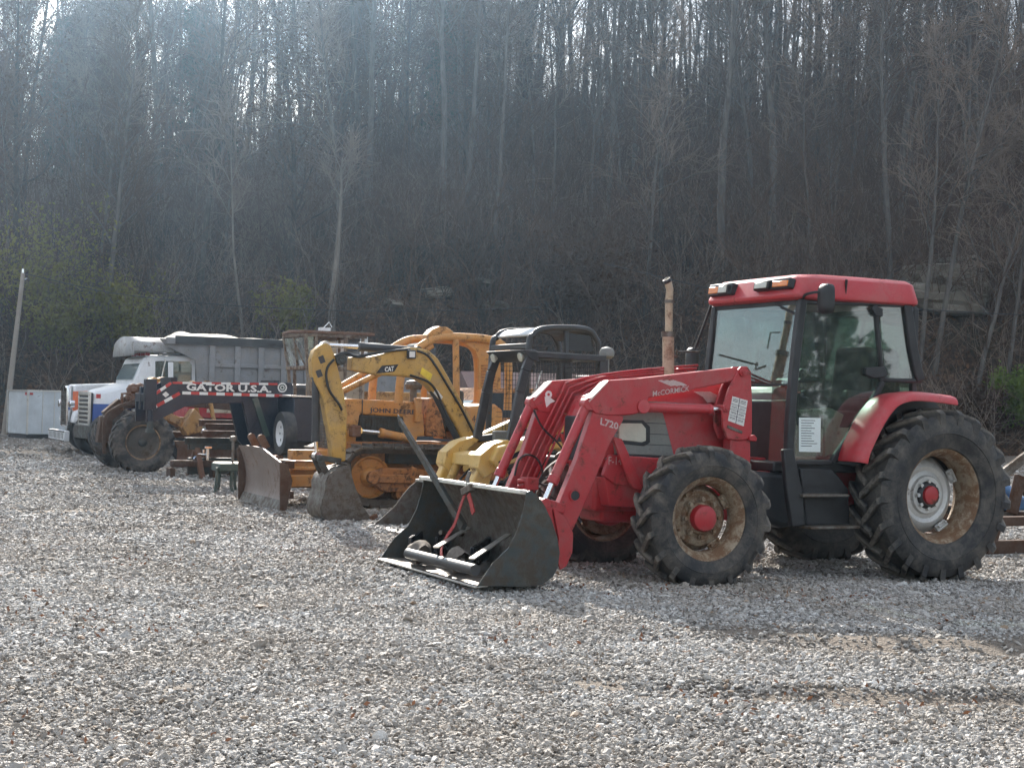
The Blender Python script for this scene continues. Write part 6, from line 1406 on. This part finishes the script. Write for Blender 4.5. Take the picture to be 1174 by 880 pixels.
def bark(name, a, b, lich=.3):
    t = NT(name); n = t.noise(1.2, 6, .7, 0, t.scaled((6,6,1.2))); f = t.noise(14, 6, .7)
    c = t.mix(t.ramp(n, .3, .7), a, b); c = t.mix(t.math('MULTIPLY', t.ramp(t.noise(2.2, 5, .7), .5, .7), lich), c, (.16,.17,.13))
    t.set(base=c, rough=.9, spec=.2); t.bump(f, .5, .02); return t.m
M['bark'] = bark('grey_bark', (.085,.075,.068), (.15,.135,.12)); M['bark_dark'] = bark('dark_bark', (.045,.040,.036), (.09,.08,.07)); M['bark_pale'] = bark('pale_bark', (.22,.19,.155), (.36,.32,.27), .2)
M['bark_lt'] = bark('light_bark', (.15,.13,.11), (.25,.22,.19), .2)
M['twig'] = plain('twigs', (.13,.088,.064), .9, spec=.15, var=.4, scale=.6)
M['twig_pale'] = plain('pale_twigs', (.25,.195,.155), .9, spec=.15, var=.4, scale=.6)
def leafm(name, a, b, tr=.35):
    t = NT(name); n = t.noise(.9, 4, .7); t.set(base=t.mix(t.ramp(n, .3, .7), a, b), rough=.7, spec=.2)
    td = t.n.new('ShaderNodeBsdfTranslucent'); td.inputs[0].default_value = C3(b); ms = t.n.new('ShaderNodeMixShader'); ms.inputs[0].default_value = tr
    t.link(t.b.outputs[0], ms.inputs[1]); t.link(td.outputs[0], ms.inputs[2]); t.link(ms.outputs[0], t.out.inputs[0]); return t.m
M['leaf_brown'] = leafm('brown_leaves', (.055,.036,.026), (.11,.068,.045), .2); M['leaf_ever'] = leafm('evergreen_needles', (.018,.030,.018), (.035,.055,.028), .15)
M['leaf_yg'] = leafm('yellow_green_leaves', (.10,.10,.030), (.23,.21,.06)); M['leaf_green'] = leafm('green_leaves', (.09,.13,.03), (.19,.26,.06)); M['leaf_rust'] = leafm('rusty_leaves', (.22,.07,.03), (.34,.13,.06))

class Sticks:
    """many tapered sticks as one array mesh: each stick is a chain of points with radii, n-sided"""
    def __init__(s): s.co = []; s.q = []; s.n = 0
    def add(s, P, rad, n=3):
        P = np.asarray(P, float); m = len(P); d = np.gradient(P, axis=0); d /= np.linalg.norm(d, axis=1, keepdims=True)+1e-9
        u = np.cross(d, [0.31,.17,.93]); u /= np.linalg.norm(u, axis=1, keepdims=True)+1e-9; w = np.cross(d, u); a = np.arange(n)*2*PI/n
        ring = P[:, None, :]+(u[:, None, :]*np.cos(a)[None, :, None]+w[:, None, :]*np.sin(a)[None, :, None])*np.asarray(rad)[:, None, None]
        i = np.arange(m-1)[:, None]*n+np.arange(n)[None, :]; j = np.arange(m-1)[:, None]*n+(np.arange(n)[None, :]+1) % n
        s.co.append(ring.reshape(-1, 3)); s.q.append(np.stack([i, j, j+n, i+n], -1).reshape(-1, 4)+s.n); s.n += m*n
    def build(s, name, mat, parent=None): return np_mesh(name, np.concatenate(s.co), np.concatenate(s.q), mat, parent=parent)
def bend(r, p0, d0, L, m, wob, up=0.):
    """a wandering chain of m+1 points"""
    P = [np.array(p0, float)]; d = np.array(d0, float); d /= np.linalg.norm(d)
    for i in range(m):
        d = d+r.normal(0, wob, 3)+np.array([0, 0, up]); d /= np.linalg.norm(d); P.append(P[-1]+d*L/m)
    return np.array(P)
def around(r, d, ang):
    d = d/np.linalg.norm(d); u = np.cross(d, r.normal(size=3)); u /= np.linalg.norm(u); return d*math.cos(ang)+u*math.sin(ang)
def leaf_quads(r, C, size, n_each, spread):
    """small leaf faces scattered round the centres C"""
    c = np.repeat(C, n_each, axis=0)+r.normal(0, spread, (len(C)*n_each, 3)); k = len(c); u = r.normal(size=(k, 3)); u /= np.linalg.norm(u, axis=1, keepdims=True); w = np.cross(u, r.normal(size=(k, 3))); w /= np.linalg.norm(w, axis=1, keepdims=True)
    s = size*r.uniform(.6, 1.4, (k, 1)); co = np.stack([c-u*s, c-w*s*.5, c+u*s, c+w*s*.5], 1).reshape(-1, 3); return co, np.arange(k*4).reshape(-1, 4)
def make_tree(seed, H=19., r0=.17, lean=(0,0), clear=.45, spread=.55, mat='bark', tw='twig', leaves=None, nl=26, name='bare_tree', dens=1.0, twr=.011):
    r = np.random.default_rng(seed); root = bpy.data.objects.new(name, None); COL.objects.link(root)
    T_ = Sticks(); W_ = Sticks(); d0 = np.array([lean[0], lean[1], 1.]); P = bend(r, (0,0,-.4), d0, H, 12, .035, .0)
    rad = r0*(1-np.linspace(0,1,13)**1.15*.86); rad[0] *= 1.35; T_.add(P, rad, 8)
    tips = []
    for k in range(int(nl)):
        f = clear+(1-clear)*(k+r.uniform())/nl; i = f*12; i0 = min(int(i), 11); p = P[i0]*(1-i+i0)+P[i0+1]*(i-i0); ang = r.uniform(.55, 1.15)*(1.15-.5*f); az = r.uniform(0, 6.283)
        d = np.array([math.cos(az)*math.sin(ang), math.sin(az)*math.sin(ang), math.cos(ang)]); L = H*spread*.55*(1.15-f)*r.uniform(.6, 1.25)+.6; rr = max(.018, rad[i0]*.45)
        B = bend(r, p, d, L, 6, .13, .06); T_.add(B, np.linspace(rr, twr*1.3, 7), 4)
        for j in range(int(7*dens)):
            g = r.uniform(.25, 1.)*6; g0 = min(int(g), 5); q = B[g0]*(1-g+g0)+B[g0+1]*(g-g0); S_ = bend(r, q, around(r, B[g0+1]-B[g0], r.uniform(.4, 1.0)), L*r.uniform(.22, .5), 3, .18, .07); W_.add(S_, np.linspace(max(twr*1.3, rr*.35), twr*.9, 4), 3); tips.append(S_[-1])
            for l in range(int(4*dens)):
                g = r.uniform(.2, 1.)*3; g0 = min(int(g), 2); q2 = S_[g0]*(1-g+g0)+S_[g0+1]*(g-g0); S2 = bend(r, q2, around(r, S_[g0+1]-S_[g0], r.uniform(.4, .9)), r.uniform(.35, 1.1), 2, .15, .05); W_.add(S2, [twr, twr*.85, twr*.6], 3); tips.append(S2[-1])
    for k in range(int(6*dens)):                          # dead stubs low on the trunk
        f = r.uniform(.12, clear)*12; i0 = int(f); S_ = bend(r, P[i0], around(r, np.array([0,0,1.]), r.uniform(.9, 1.5)), r.uniform(.5, 2.0), 3, .12); W_.add(S_, [.02,.016,.012,.008], 3)
    T_.build('trunk', M[mat], root); W_.build('crown', M[tw], root)
    if leaves:
        c = np.array(tips); sel = r.uniform(0, 1, len(c)) < leaves[1]; co, q = leaf_quads(r, c[sel], leaves[2], leaves[3], .22); np_mesh('leaves', co, q, M[leaves[0]], smooth=False, parent=root)
    return root
def make_conifer(seed, H=12., name='evergreen_tree'):
    r = np.random.default_rng(seed); root = bpy.data.objects.new(name, None); COL.objects.link(root); T_ = Sticks(); P = bend(r, (0,0,-.3), (0,0,1), H, 10, .02); T_.add(P, .15*(1-np.linspace(0,1,11)*.9), 8); C = []
    for k in range(90):
        f = r.uniform(.12, 1.); i0 = min(int(f*10), 9); p = P[i0]*(1-f*10+i0)+P[i0+1]*(f*10-i0); az = r.uniform(0,6.283); L = (1.06-f)*H*.27*r.uniform(.55,1.2)+.25
        B = bend(r, p, (math.cos(az), math.sin(az), .15), L, 5, .08, -.01); T_.add(B, np.linspace(.035,.01,6), 4); 
        for j in range(6): C.append(B[j]*.6+B[min(j+1,5)]*.4)
    co, q = leaf_quads(r, np.array(C), .15, 17, .26); T_.build('trunk', M['bark_dark'], root); np_mesh('crown', co, q, M['leaf_ever'], smooth=False, parent=root); return root
def make_bush(seed, H=2.5, leaf='leaf_yg', name='leafy_bush', n=26, size=.07, per=26, w=.8):
    r = np.random.default_rng(seed); root = bpy.data.objects.new(name, None); COL.objects.link(root); T_ = Sticks(); C = []
    for k in range(n):
        az = r.uniform(0,6.283); a = r.uniform(.05,.8)*w; B = bend(r, (r.normal(0,.15),r.normal(0,.15),-.1), (math.cos(az)*math.sin(a), math.sin(az)*math.sin(a), math.cos(a)), H*r.uniform(.55,1.05), 5, .12); T_.add(B, np.linspace(.022,.007,6), 4)
        for j in range(4):
            S_ = bend(r, B[2+j % 4], around(r, B[3]-B[2], .8), H*.25, 3, .2); T_.add(S_, [.01,.008,.006,.005], 3); C += [S_[1], S_[2], S_[3]]
        C += [B[3], B[4], B[5]]
    T_.build('stems', M['twig'], root); co, q = leaf_quads(r, np.array(C), size, per, H*.07); np_mesh('foliage', co, q, M[leaf], smooth=False, parent=root); return root
def setloc(o, x, y, rz=None, s=1., dz=0.): o.location = (x, y, float(hz(x, y) if y > float(foot(x)) else 0)+dz); o.rotation_euler = (0, 0, random.uniform(0, 6.28) if rz is None else rz); o.scale = (s, s, s); return o

rt_ = np.random.default_rng(5)
protos = [make_tree(100+i, H=h, r0=r0, clear=cl, spread=sp_, mat=m_, tw=tw_, nl=nl_, dens=dn_) for i, (h, r0, cl, sp_, m_, tw_, nl_, dn_) in enumerate((
    (20,.19,.42,.50,'bark','twig',26,1.1),(22,.16,.50,.42,'bark_dark','twig',24,1.1),(17,.13,.38,.50,'bark','twig',24,1.1),(19,.22,.35,.62,'bark_dark','twig',28,1.1),(15,.09,.40,.42,'bark','twig_pale',22,1.0),
    (13,.07,.45,.40,'bark','twig_pale',18,1.0),(21,.14,.55,.38,'bark','twig',20,1.1),(11,.06,.30,.50,'bark','twig',20,1.0)))]
leafy = [make_tree(120+i, H=h, r0=.15, clear=.25, spread=.5, mat='bark_dark', leaves=('leaf_brown',.5,.075,6), nl=26, name='bare_tree') for i, h in enumerate((15,12))]
used = set()
def put(proto, x, y, label, group=None, cat='tree', s=1., rz=None, name=None):
    if proto in used: o = copy_tree(proto)
    else: used.add(proto); o = proto
    if name: o.name = name
    tag(o, label, cat, group); return setloc(o, x, y, rz, s)
# trees along the ridge, then down the slope
n_r = 0
for k in range(108):
    Y_ = rt_.uniform(94, 110); X_ = (-.36+.72*(k+rt_.uniform(0,1))/108)*Y_; left = X_ < 0
    pr_ = protos[rt_.choice([0,1,2,3,6,0,6,1])] if not (left and rt_.uniform() < .35) else leafy[rt_.integers(2)]
    lf_ = pr_ in leafy
    put(pr_, X_, Y_, 'tree on the left ridge still holding its dull brown leaves' if lf_ else 'tall leafless tree on the ridge line, its trunk dark against the sky', 'brown-leaved trees on the ridge' if lf_ else 'leafless trees along the ridge', s=rt_.uniform(.8,1.15))
for k in range(128):
    Y_ = 60+36*rt_.uniform(0,1)**.8; X_ = rt_.uniform(-.37,.37)*Y_; left = X_ < 0
    pr_ = protos[rt_.choice([0,2,4,5,7,4,7,6,1])] if not (left and rt_.uniform() < .15) else leafy[1]
    lf_ = pr_ in leafy
    put(pr_, X_, Y_, 'tree with dull brown leaves rooted on the slope below the ridge' if lf_ else 'leafless tree rooted on the brown slope below the ridge', 'brown-leaved trees on the slope' if lf_ else 'leafless trees on the slope', s=rt_.uniform(.75,1.05))
# ones the photo lets you pick out
def picked(u, v, H, r0, lean, label, mat='bark', seed=1, name='bare_tree', **k):
    p = hill_hit(u, v) or on_ground(u, v); o = make_tree(seed, H=H, r0=r0, lean=lean, mat=mat, name=name, **k); tag(o, label, 'tree'); o.location = p; return o
picked(1052,427,13,.10,(.04,0),'slim pale-barked tree leaning right just behind the tractor cab, left of its twin','bark',201,clear=.35,nl=18,tw='twig_pale',twr=.013)
picked(1069,434,16,.12,(.075,0),'pale-barked tree leaning right, the thickest trunk between the cab and the green bush','bark',202,clear=.40,nl=20,tw='twig_pale',twr=.013)
picked(1118,453,11,.10,(.16,0),'crooked grey tree leaning strongly right above the big rear wheel','bark',203,clear=.30,nl=18,tw='twig_pale',twr=.013)
picked(1152,455,12,.10,(.06,0),'grey tree directly above the green bush at the right edge','bark',204,clear=.28,nl=18,tw='twig_pale',twr=.013)
picked(380,380,7.2,.17,(.0,0),'thick pale dead trunk rising behind the grader cab','bark_lt',205,clear=.75,nl=8,tw='twig_pale')
picked(280,390,9,.07,(-.16,0),'thin pale sapling leaning left behind the tarp of the dump truck','bark_lt',206,clear=.5,nl=12,tw='twig_pale')
picked(125,400,13,.12,(.03,0),'dark twiggy tree growing behind the blue and white truck','bark',207,clear=.3,nl=22)
picked(740,360,12,.09,(.02,0),'slender grey tree rising right beside the tractor\'s exhaust pipe','bark',208,clear=.3,nl=18,tw='twig_pale')
for i, (u, v, H) in enumerate(((78,235,12.5),(232,225,11),(128,200,10),(520,170,9))):
    p = hill_hit(u, v); o = make_conifer(300+i, H); tag(o, ['broad dark evergreen on the ridge at the far left','dark evergreen standing between two gaps of bright sky on the left ridge','smaller evergreen on the ridge between the two big ones','lone evergreen high on the slope near the middle'][i], 'tree'); o.location = p
for i, (u, v, H, lf, lb, per, nn) in enumerate(((30,400,5.2,'leaf_yg','yellow-green bushy tree behind the utility pole',8,30),(135,430,3.6,'leaf_yg','yellow-green bush behind the orange and white truck hoods',9,26),(62,430,3.4,'leaf_yg','dull green bush to the right of the utility pole',9,22),(1166,500,2.1,'leaf_green','bright green bush at the right edge above the rusty blade',30,30),(1120,505,1.7,'leaf_brown','brown leafy bush behind the big tractor wheel',14,22),(672,395,4.2,'leaf_brown','rust-brown leafy sapling above the black skid steer canopy',9,24),(332,400,2.2,'leaf_yg','small yellowish bush behind the grader cab',10,14))):
    p = hill_hit(u, v); p = p if p is not None else on_ground(u, v); o = make_bush(400+i, H, lf, n=nn, per=per, size=.075); tag(o, lb, 'bush'); o.location = p
for i, (u, v) in enumerate(((1052,120),(1070,118))):
    p = hill_hit(u, v); o = make_bush(420+i, 3.5, 'leaf_rust', name='rusty_sapling', n=14, per=8, size=.11); tag(o, ['small rust-leaved sapling on the right ridge, left of a pair','small rust-leaved sapling on the right ridge, right of a pair'][i], 'sapling'); o.location = p
# fallen trunk and rock outcrops
for i, (a_, b_, r_, lb) in enumerate((((495,140),(585,235),.14,'dark fallen trunk lying slantwise down the hazy slope'),((628,360),(662,300),.09,'thin fallen trunk leaning across the brush above the skid steer'),((975,475),(1090,405),.05,'thin bare pole lying aslant between the cab and the right-hand trees'))):
    p, q = hill_hit(*a_), hill_hit(*b_)
    if p is None or q is None: continue
    s_ = Sticks(); P = np.linspace(np.array(p)+[0,0,.5], np.array(q)+[0,0,.7], 8)+np.random.default_rng(i).normal(0,.08,(8,3)); s_.add(P, np.linspace(r_, r_*.5, 8), 7); o = s_.build('fallen_trunk', M['bark']); tag(o, lb, 'fallen tree')
M['rock'] = worn('sandstone', (.20,.175,.14), .9, rust=.0, dust=.5, dustc=(.10,.10,.07), bump=1.0, scale=.7)
rk = np.random.default_rng(9)
for i, (u, v, w_, h_) in enumerate(((1072,322,3.0,1.2),(1092,310,2.4,.9),(1045,342,2.8,1.0),(1080,346,3.4,1.0),(1100,332,2.2,1.1),(500,335,1.2,.4),(545,322,1.0,.35),(455,347,.9,.3),(565,350,1.1,.35))):
    p = hill_hit(u, v); bm = bmesh.new(); bmesh.ops.create_icosphere(bm, subdivisions=4, radius=1)
    for q in bm.verts:
        c_ = q.co; k_ = 1+.5*(float(fbm(c_.x*1.7+i*9, c_.y*1.7+c_.z*2.3, 3, i))-.5)*2; q.co = Vector((math.copysign(abs(c_.x)**.55, c_.x)*w_/2*k_, math.copysign(abs(c_.y)**.6, c_.y)*.9*k_, math.copysign(abs(c_.z)**.5, c_.z)*h_/2*(k_+.12*math.sin(c_.z*9))))
    me = bpy.data.meshes.new('rock_outcrop'); bm.to_mesh(me); bm.free(); me.materials.append(M['rock']); me.polygons.foreach_set('use_smooth', [True]*len(me.polygons)); me.set_sharp_from_angle(angle=R(25))
    o = bpy.data.objects.new('rock_outcrop', me); COL.objects.link(o); o.location = (p-Vector((0,0,.12))) if i > 4 else p+(CAM_LOC-p).normalized()*1.2; o.rotation_euler = (0, rk.normal(0,.08), rk.normal(0,.2))
    tag(o, ['largest pale sandstone ledge in the trees right of the cab','topmost pale ledge right of the cab','pale ledge just right of the cab roof','lowest pale ledge right of the cab','rightmost pale ledge among the trees','mossy rock ledge above the bulldozer roll cage','mossy ledge left of the leaning thin trunk','mossy ledge highest above the excavator boom','low mossy ledge above the skid steer canopy'][i], 'rock')

# brush, leaf litter and the wood beyond the ridge: nobody could count these
def brush(name, n, mat, seed, y0, y1, hh, rad, kids=3, xl=(-.47,.46), pw=1.):
    r = np.random.default_rng(seed); y = y0+(y1-y0)*r.uniform(0,1,n)**pw; x = r.uniform(xl[0], xl[1], n)*y; y = np.maximum(y, foot(x)-1.2+r.uniform(0,2,n)); z = np.where(y > foot(x), hz(x, y), 0)
    cl = fbm(x*.25, y*.25, 3, seed); keep = r.uniform(0,1,n) < np.clip((cl-.30)*3.2, .12, 1); x, y, z = x[keep], y[keep], z[keep]; n = len(x)
    def chain(p0, d, L, m, r0, r1, up):
        k = len(p0); P = np.zeros((k, m+1, 3)); P[:, 0] = p0; d = d/np.linalg.norm(d, axis=1, keepdims=True)
        for i in range(m): d = d+r.normal(0, .20, (k, 3)); d[:, 2] += up; d /= np.linalg.norm(d, axis=1, keepdims=True); P[:, i+1] = P[:, i]+d*(L/m)[:, None]
        g = np.gradient(P, axis=1); g /= np.linalg.norm(g, axis=2, keepdims=True)+1e-9; u = np.cross(g, [.31,.17,.93]); u /= np.linalg.norm(u, axis=2, keepdims=True)+1e-9; w = np.cross(g, u); a = np.arange(3)*2*PI/3; rr = np.linspace(1, 0, m+1)[None, :]*(r0-r1)[:, None]+r1[:, None]
        ring = P[:, :, None, :]+(u[:, :, None, :]*np.cos(a)[None, None, :, None]+w[:, :, None, :]*np.sin(a)[None, None, :, None])*rr[:, :, None, None]
        i = np.arange(m)[:, None]*3+np.arange(3)[None, :]; j = np.arange(m)[:, None]*3+(np.arange(3)[None, :]+1) % 3; q = np.stack([i, j, j+3, i+3], -1).reshape(-1, 4)
        return P, ring.reshape(-1, 3), (q[None]+(np.arange(k)*(m+1)*3)[:, None, None]).reshape(-1, 4)
    az = r.uniform(0, 6.283, n); tl = np.abs(r.normal(0, .45, n)); d = np.stack([np.cos(az)*np.sin(tl), np.sin(az)*np.sin(tl), np.cos(tl)], -1); L = hh*r.uniform(.4, 1.6, n)
    P, co, q = chain(np.stack([x, y, z-.1], -1), d, L, 4, rad*r.uniform(.7,1.5,n), np.full(n, rad*.45), .02); CO = [co]; Q = [q]; off = len(co)
    for k in range(kids):
        ii = r.integers(1, 4, n); p0 = P[np.arange(n), ii]; dd = P[np.arange(n), ii+1]-p0; dd /= np.linalg.norm(dd, axis=1, keepdims=True); dd = dd+r.normal(0, .6, (n, 3))
        P2, co, q = chain(p0, dd, L*r.uniform(.25,.6,n), 3, np.full(n, rad*.6), np.full(n, rad*.35), .03); CO.append(co); Q.append(q+off); off += len(co)
    o = np_mesh(name, np.concatenate(CO), np.concatenate(Q), mat); return tag(o, kind='stuff')
brush('undergrowth', 18500, M['twig'], 71, 55, 104, 2.0, .017, 4)
brush('pale_undergrowth', 8000, M['twig_pale'], 72, 54, 98, 2.4, .016, 4)
brush('saplings_thicket', 2400, M['twig'], 73, 58, 108, 5.5, .028, 6)
brush('ridge_thicket', 9500, M['twig'], 74, 97, 113, 3.4, .022, 4)
brush('vine_tangle', 3600, plain('dark_vines', (.05,.048,.04), .9, var=.4, scale=1), 75, 54, 70, 1.7, .016, 5, pw=1.4, xl=(-.47,.17))
r = np.random.default_rng(81); n = 85000; y = r.uniform(54, 106, n); x = r.uniform(-.47,.46,n)*y; ok = y > foot(x)-.5; x, y = x[ok], y[ok]; C = np.stack([x, y, np.where(y > foot(x), hz(x, y), 0)+.04], -1)
co, q = leaf_quads(r, C, .085, 1, .02); tag(np_mesh('leaf_litter', co, q, leafm('litter_leaves', (.09,.055,.035), (.22,.13,.08), .2), smooth=False), kind='stuff')
r = np.random.default_rng(83); n = 2600; x = r.uniform(-3.5,4,n); y = 6+9*r.uniform(0,1,n); 
sel = fbm(x*.9, y*.9, 3, 90) > .62; x, y = x[sel], y[sel]; C = np.stack([x, y, gz(x,y)+.02], -1); co, q = leaf_quads(r, C, .018, 1, .005); tag(np_mesh('dead_leaves', co, q, leafm('dry_leaves', (.12,.05,.03), (.24,.12,.07), .1), smooth=False), kind='stuff')
W_ = Sticks(); r = np.random.default_rng(91)
for k in range(430):
    y = r.uniform(109, 128); x = r.uniform(-.45,.44)*y; z = float(hz(x, y)); H = r.uniform(13, 23)
    if x < -12 and r.uniform() < .5: continue
    P = bend(r, (x,y,z-.3), (r.normal(0,.03),0,1), H, 6, .03); W_.add(P, .15*r.uniform(.5,1.3)*(1-np.linspace(0,1,7)*.85), 5)
    for j in range(22):
        f = r.uniform(.3,1)*6; i0 = min(int(f),5); B = bend(r, P[i0], around(r, np.array([0,0,1.]), r.uniform(.4,1.1)), r.uniform(1,4), 3, .15, .06); W_.add(B, [.035,.028,.02,.014], 3)
        for l in range(4): S_ = bend(r, B[r.integers(1,4)], around(r, B[1]-B[0], .8), r.uniform(.5,1.5), 2, .2, .05); W_.add(S_, [.017,.014,.011], 3)
tag(W_.build('distant_woods', M['bark_dark']), kind='stuff')

# ================================================================== utility poles and wires
UB = on_ground(4, 499); UT = at_depth(26.5, 313, UB.y)
up_ = bpy.data.objects.new('utility_pole', None); COL.objects.link(up_); up_.location = UB; tag(up_, 'leaning grey wooden utility pole at the far left', 'utility pole')
mb = MB(); mb.tube([Vector((0,0,-.3)), (UT-UB)], [.11,.07], 12); mb.build('pole', M['wood_pole'], up_)
mb = MB(); q = UT-UB; mb.cyl(q+Vector((0,0,-.25)), q+Vector((.14,0,-.2)), .03, 8); mb.cyl(q, q+Vector((0,0,.14)), .045, 10); mb.build('insulator', M['chrome'], up_)
U2 = on_ground(9, 497); u2 = bpy.data.objects.new('short_post', None); COL.objects.link(u2); u2.location = U2; tag(u2, 'short brown post beside the foot of the leaning utility pole', 'post')
mb = MB(); mb.tube([(0,0,-.2), at_depth(12.5,450,U2.y)-U2], .07, 10); mb.build('post', M['rusty'], u2)
def wire(pts, Y0, Y1, label, r_=.016):
    n = len(pts); P = [at_depth(u, v, Y0+(Y1-Y0)*i/(n-1)) for i, (u, v) in enumerate(pts)]; mb = MB(); mb.tube(smooth_pts(P, 4), r_, 5); o = mb.build('overhead_wire', M['hose']); tag(o, label, 'wire', 'overhead wires'); return o
wire([(26.5,313),(60,321),(130,336),(250,349),(390,356),(500,356.5),(620,352)], UB.y, 50, 'thin wire sagging from the leaning pole towards the middle of the picture')
wire([(692,302),(760,318),(830,334),(930,346),(1047,354),(1174,361),(1300,364)], 55, 48, 'thin wire crossing the slope behind the tractor roof')

# the tree line on the far side of the road behind the camera: seen only as reflections in the cab glass
r = np.random.default_rng(97); C = []; W_ = Sticks()
for k in range(150):
    a = r.uniform(-.5, 3.6); D_ = r.uniform(95, 120); x, y = D_*math.cos(a), -20-D_*abs(math.sin(a))*.8; H = r.uniform(5.5, 9.5)*(1+.25*math.sin(a*7)); W_.add(np.array([[x,y,-.5],[x,y,H*.5],[x,y,H]]), [.2,.12,.03], 5)
    f = r.uniform(.1,1,60)**.8; az = r.uniform(0,6.28,60); rr = (1.05-f)*H*.34*r.uniform(.3,1,60); C.append(np.stack([x+rr*np.cos(az), y+rr*np.sin(az), f*H], -1))
co, q = leaf_quads(r, np.concatenate(C), .55, 3, .35); tag(np_mesh('distant_treeline', co, q, M['leaf_ever'], smooth=False), kind='stuff')
# ================================================================== test base
cam = bpy.data.cameras.new('camera'); cam.lens = 36*FPX/1174; cam.sensor_width = 36; cam.clip_end = 2000; cam.clip_start = .1
co = bpy.data.objects.new('camera', cam); COL.objects.link(co); co.matrix_world = Matrix.Translation(CAM_LOC) @ CAM_ROT.to_4x4(); scene.camera = co
SUN_EL, SUN_AZ = 29.0, -14.0           # azimuth measured from +Y towards +X
w = bpy.data.worlds.new('World'); scene.world = w; w.use_nodes = True; nt = w.node_tree; N = nt.nodes; bg = N['Background']
sky = N.new('ShaderNodeTexSky'); sky.sky_type = 'NISHITA'; sky.sun_disc = False; sky.sun_elevation = R(SUN_EL); sky.sun_rotation = R(SUN_AZ); sky.air_density = 1.2; sky.dust_density = 1.2
tc = N.new('ShaderNodeTexCoord'); mp = N.new('ShaderNodeMapping'); mp.inputs['Scale'].default_value = (1,1,2.6)
nz = N.new('ShaderNodeTexNoise'); nz.inputs['Scale'].default_value = 2.6; nz.inputs['Detail'].default_value = 8; nz.inputs['Roughness'].default_value = .58; nz.inputs['Distortion'].default_value = .4
mr = N.new('ShaderNodeMapRange'); mr.interpolation_type = 'SMOOTHSTEP'; mr.inputs['From Min'].default_value = .40; mr.inputs['From Max'].default_value = .62
mx = N.new('ShaderNodeMix'); mx.data_type = 'RGBA'; mx.inputs[7].default_value = (7.8, 7.9, 8.2, 1)
L = nt.links.new; L(tc.outputs['Generated'], mp.inputs[0]); L(mp.outputs[0], nz.inputs['Vector']); L(nz.outputs['Fac'], mr.inputs['Value']); L(mr.outputs[0], mx.inputs[0]); L(sky.outputs[0], mx.inputs[6]); L(mx.outputs[2], bg.inputs['Color'])
bg.inputs['Strength'].default_value = .085
sl = bpy.data.lights.new('sun', 'SUN'); sl.energy = 5.0; sl.angle = R(.8); sl.color = (1,.93,.84)
so = bpy.data.objects.new('sun', sl); COL.objects.link(so)
sd = Vector((math.sin(R(SUN_AZ))*math.cos(R(SUN_EL)), math.cos(R(SUN_AZ))*math.cos(R(SUN_EL)), math.sin(R(SUN_EL))))
so.rotation_euler = sd.to_track_quat('Z', 'Y').to_euler(); so.location = sd*60
vs = scene.view_settings; vs.view_transform = 'Standard'; vs.look = 'None'; vs.exposure = 1.25; vs.gamma = 1; vs.use_curve_mapping = False
scene.cycles.use_denoising = True
try: scene.cycles.denoiser = 'OPENIMAGEDENOISE'
except Exception: pass
scene.cycles.max_bounces = 5; scene.cycles.diffuse_bounces = 3; scene.cycles.volume_bounces = 0; scene.cycles.transparent_max_bounces = 14; scene.cycles.caustics_reflective = False; scene.cycles.caustics_refractive = False
scene.cycles.use_adaptive_sampling = True; scene.cycles.adaptive_threshold = .04

mb = MB(); mb.box((0,60,28),(400,400,62)); hb = mb.build('haze', plain('tmp',(1,1,1)), smooth=0)
hb.data.materials.clear(); hm = bpy.data.materials.new('air'); hm.use_nodes = True; hm.node_tree.nodes.remove(hm.node_tree.nodes['Principled BSDF']); pv = hm.node_tree.nodes.new('ShaderNodeVolumePrincipled')
pv.inputs['Color'].default_value = (.50,.74,1,1); pv.inputs['Density'].default_value = .00062; pv.inputs['Anisotropy'].default_value = .86
hm.node_tree.links.new(pv.outputs[0], hm.node_tree.nodes['Material Output'].inputs['Volume']); hb.data.materials.append(hm); tag(hb, kind='stuff')

for o in list(bpy.data.objects):
    if o.name.startswith('Cube'): bpy.data.objects.remove(o)
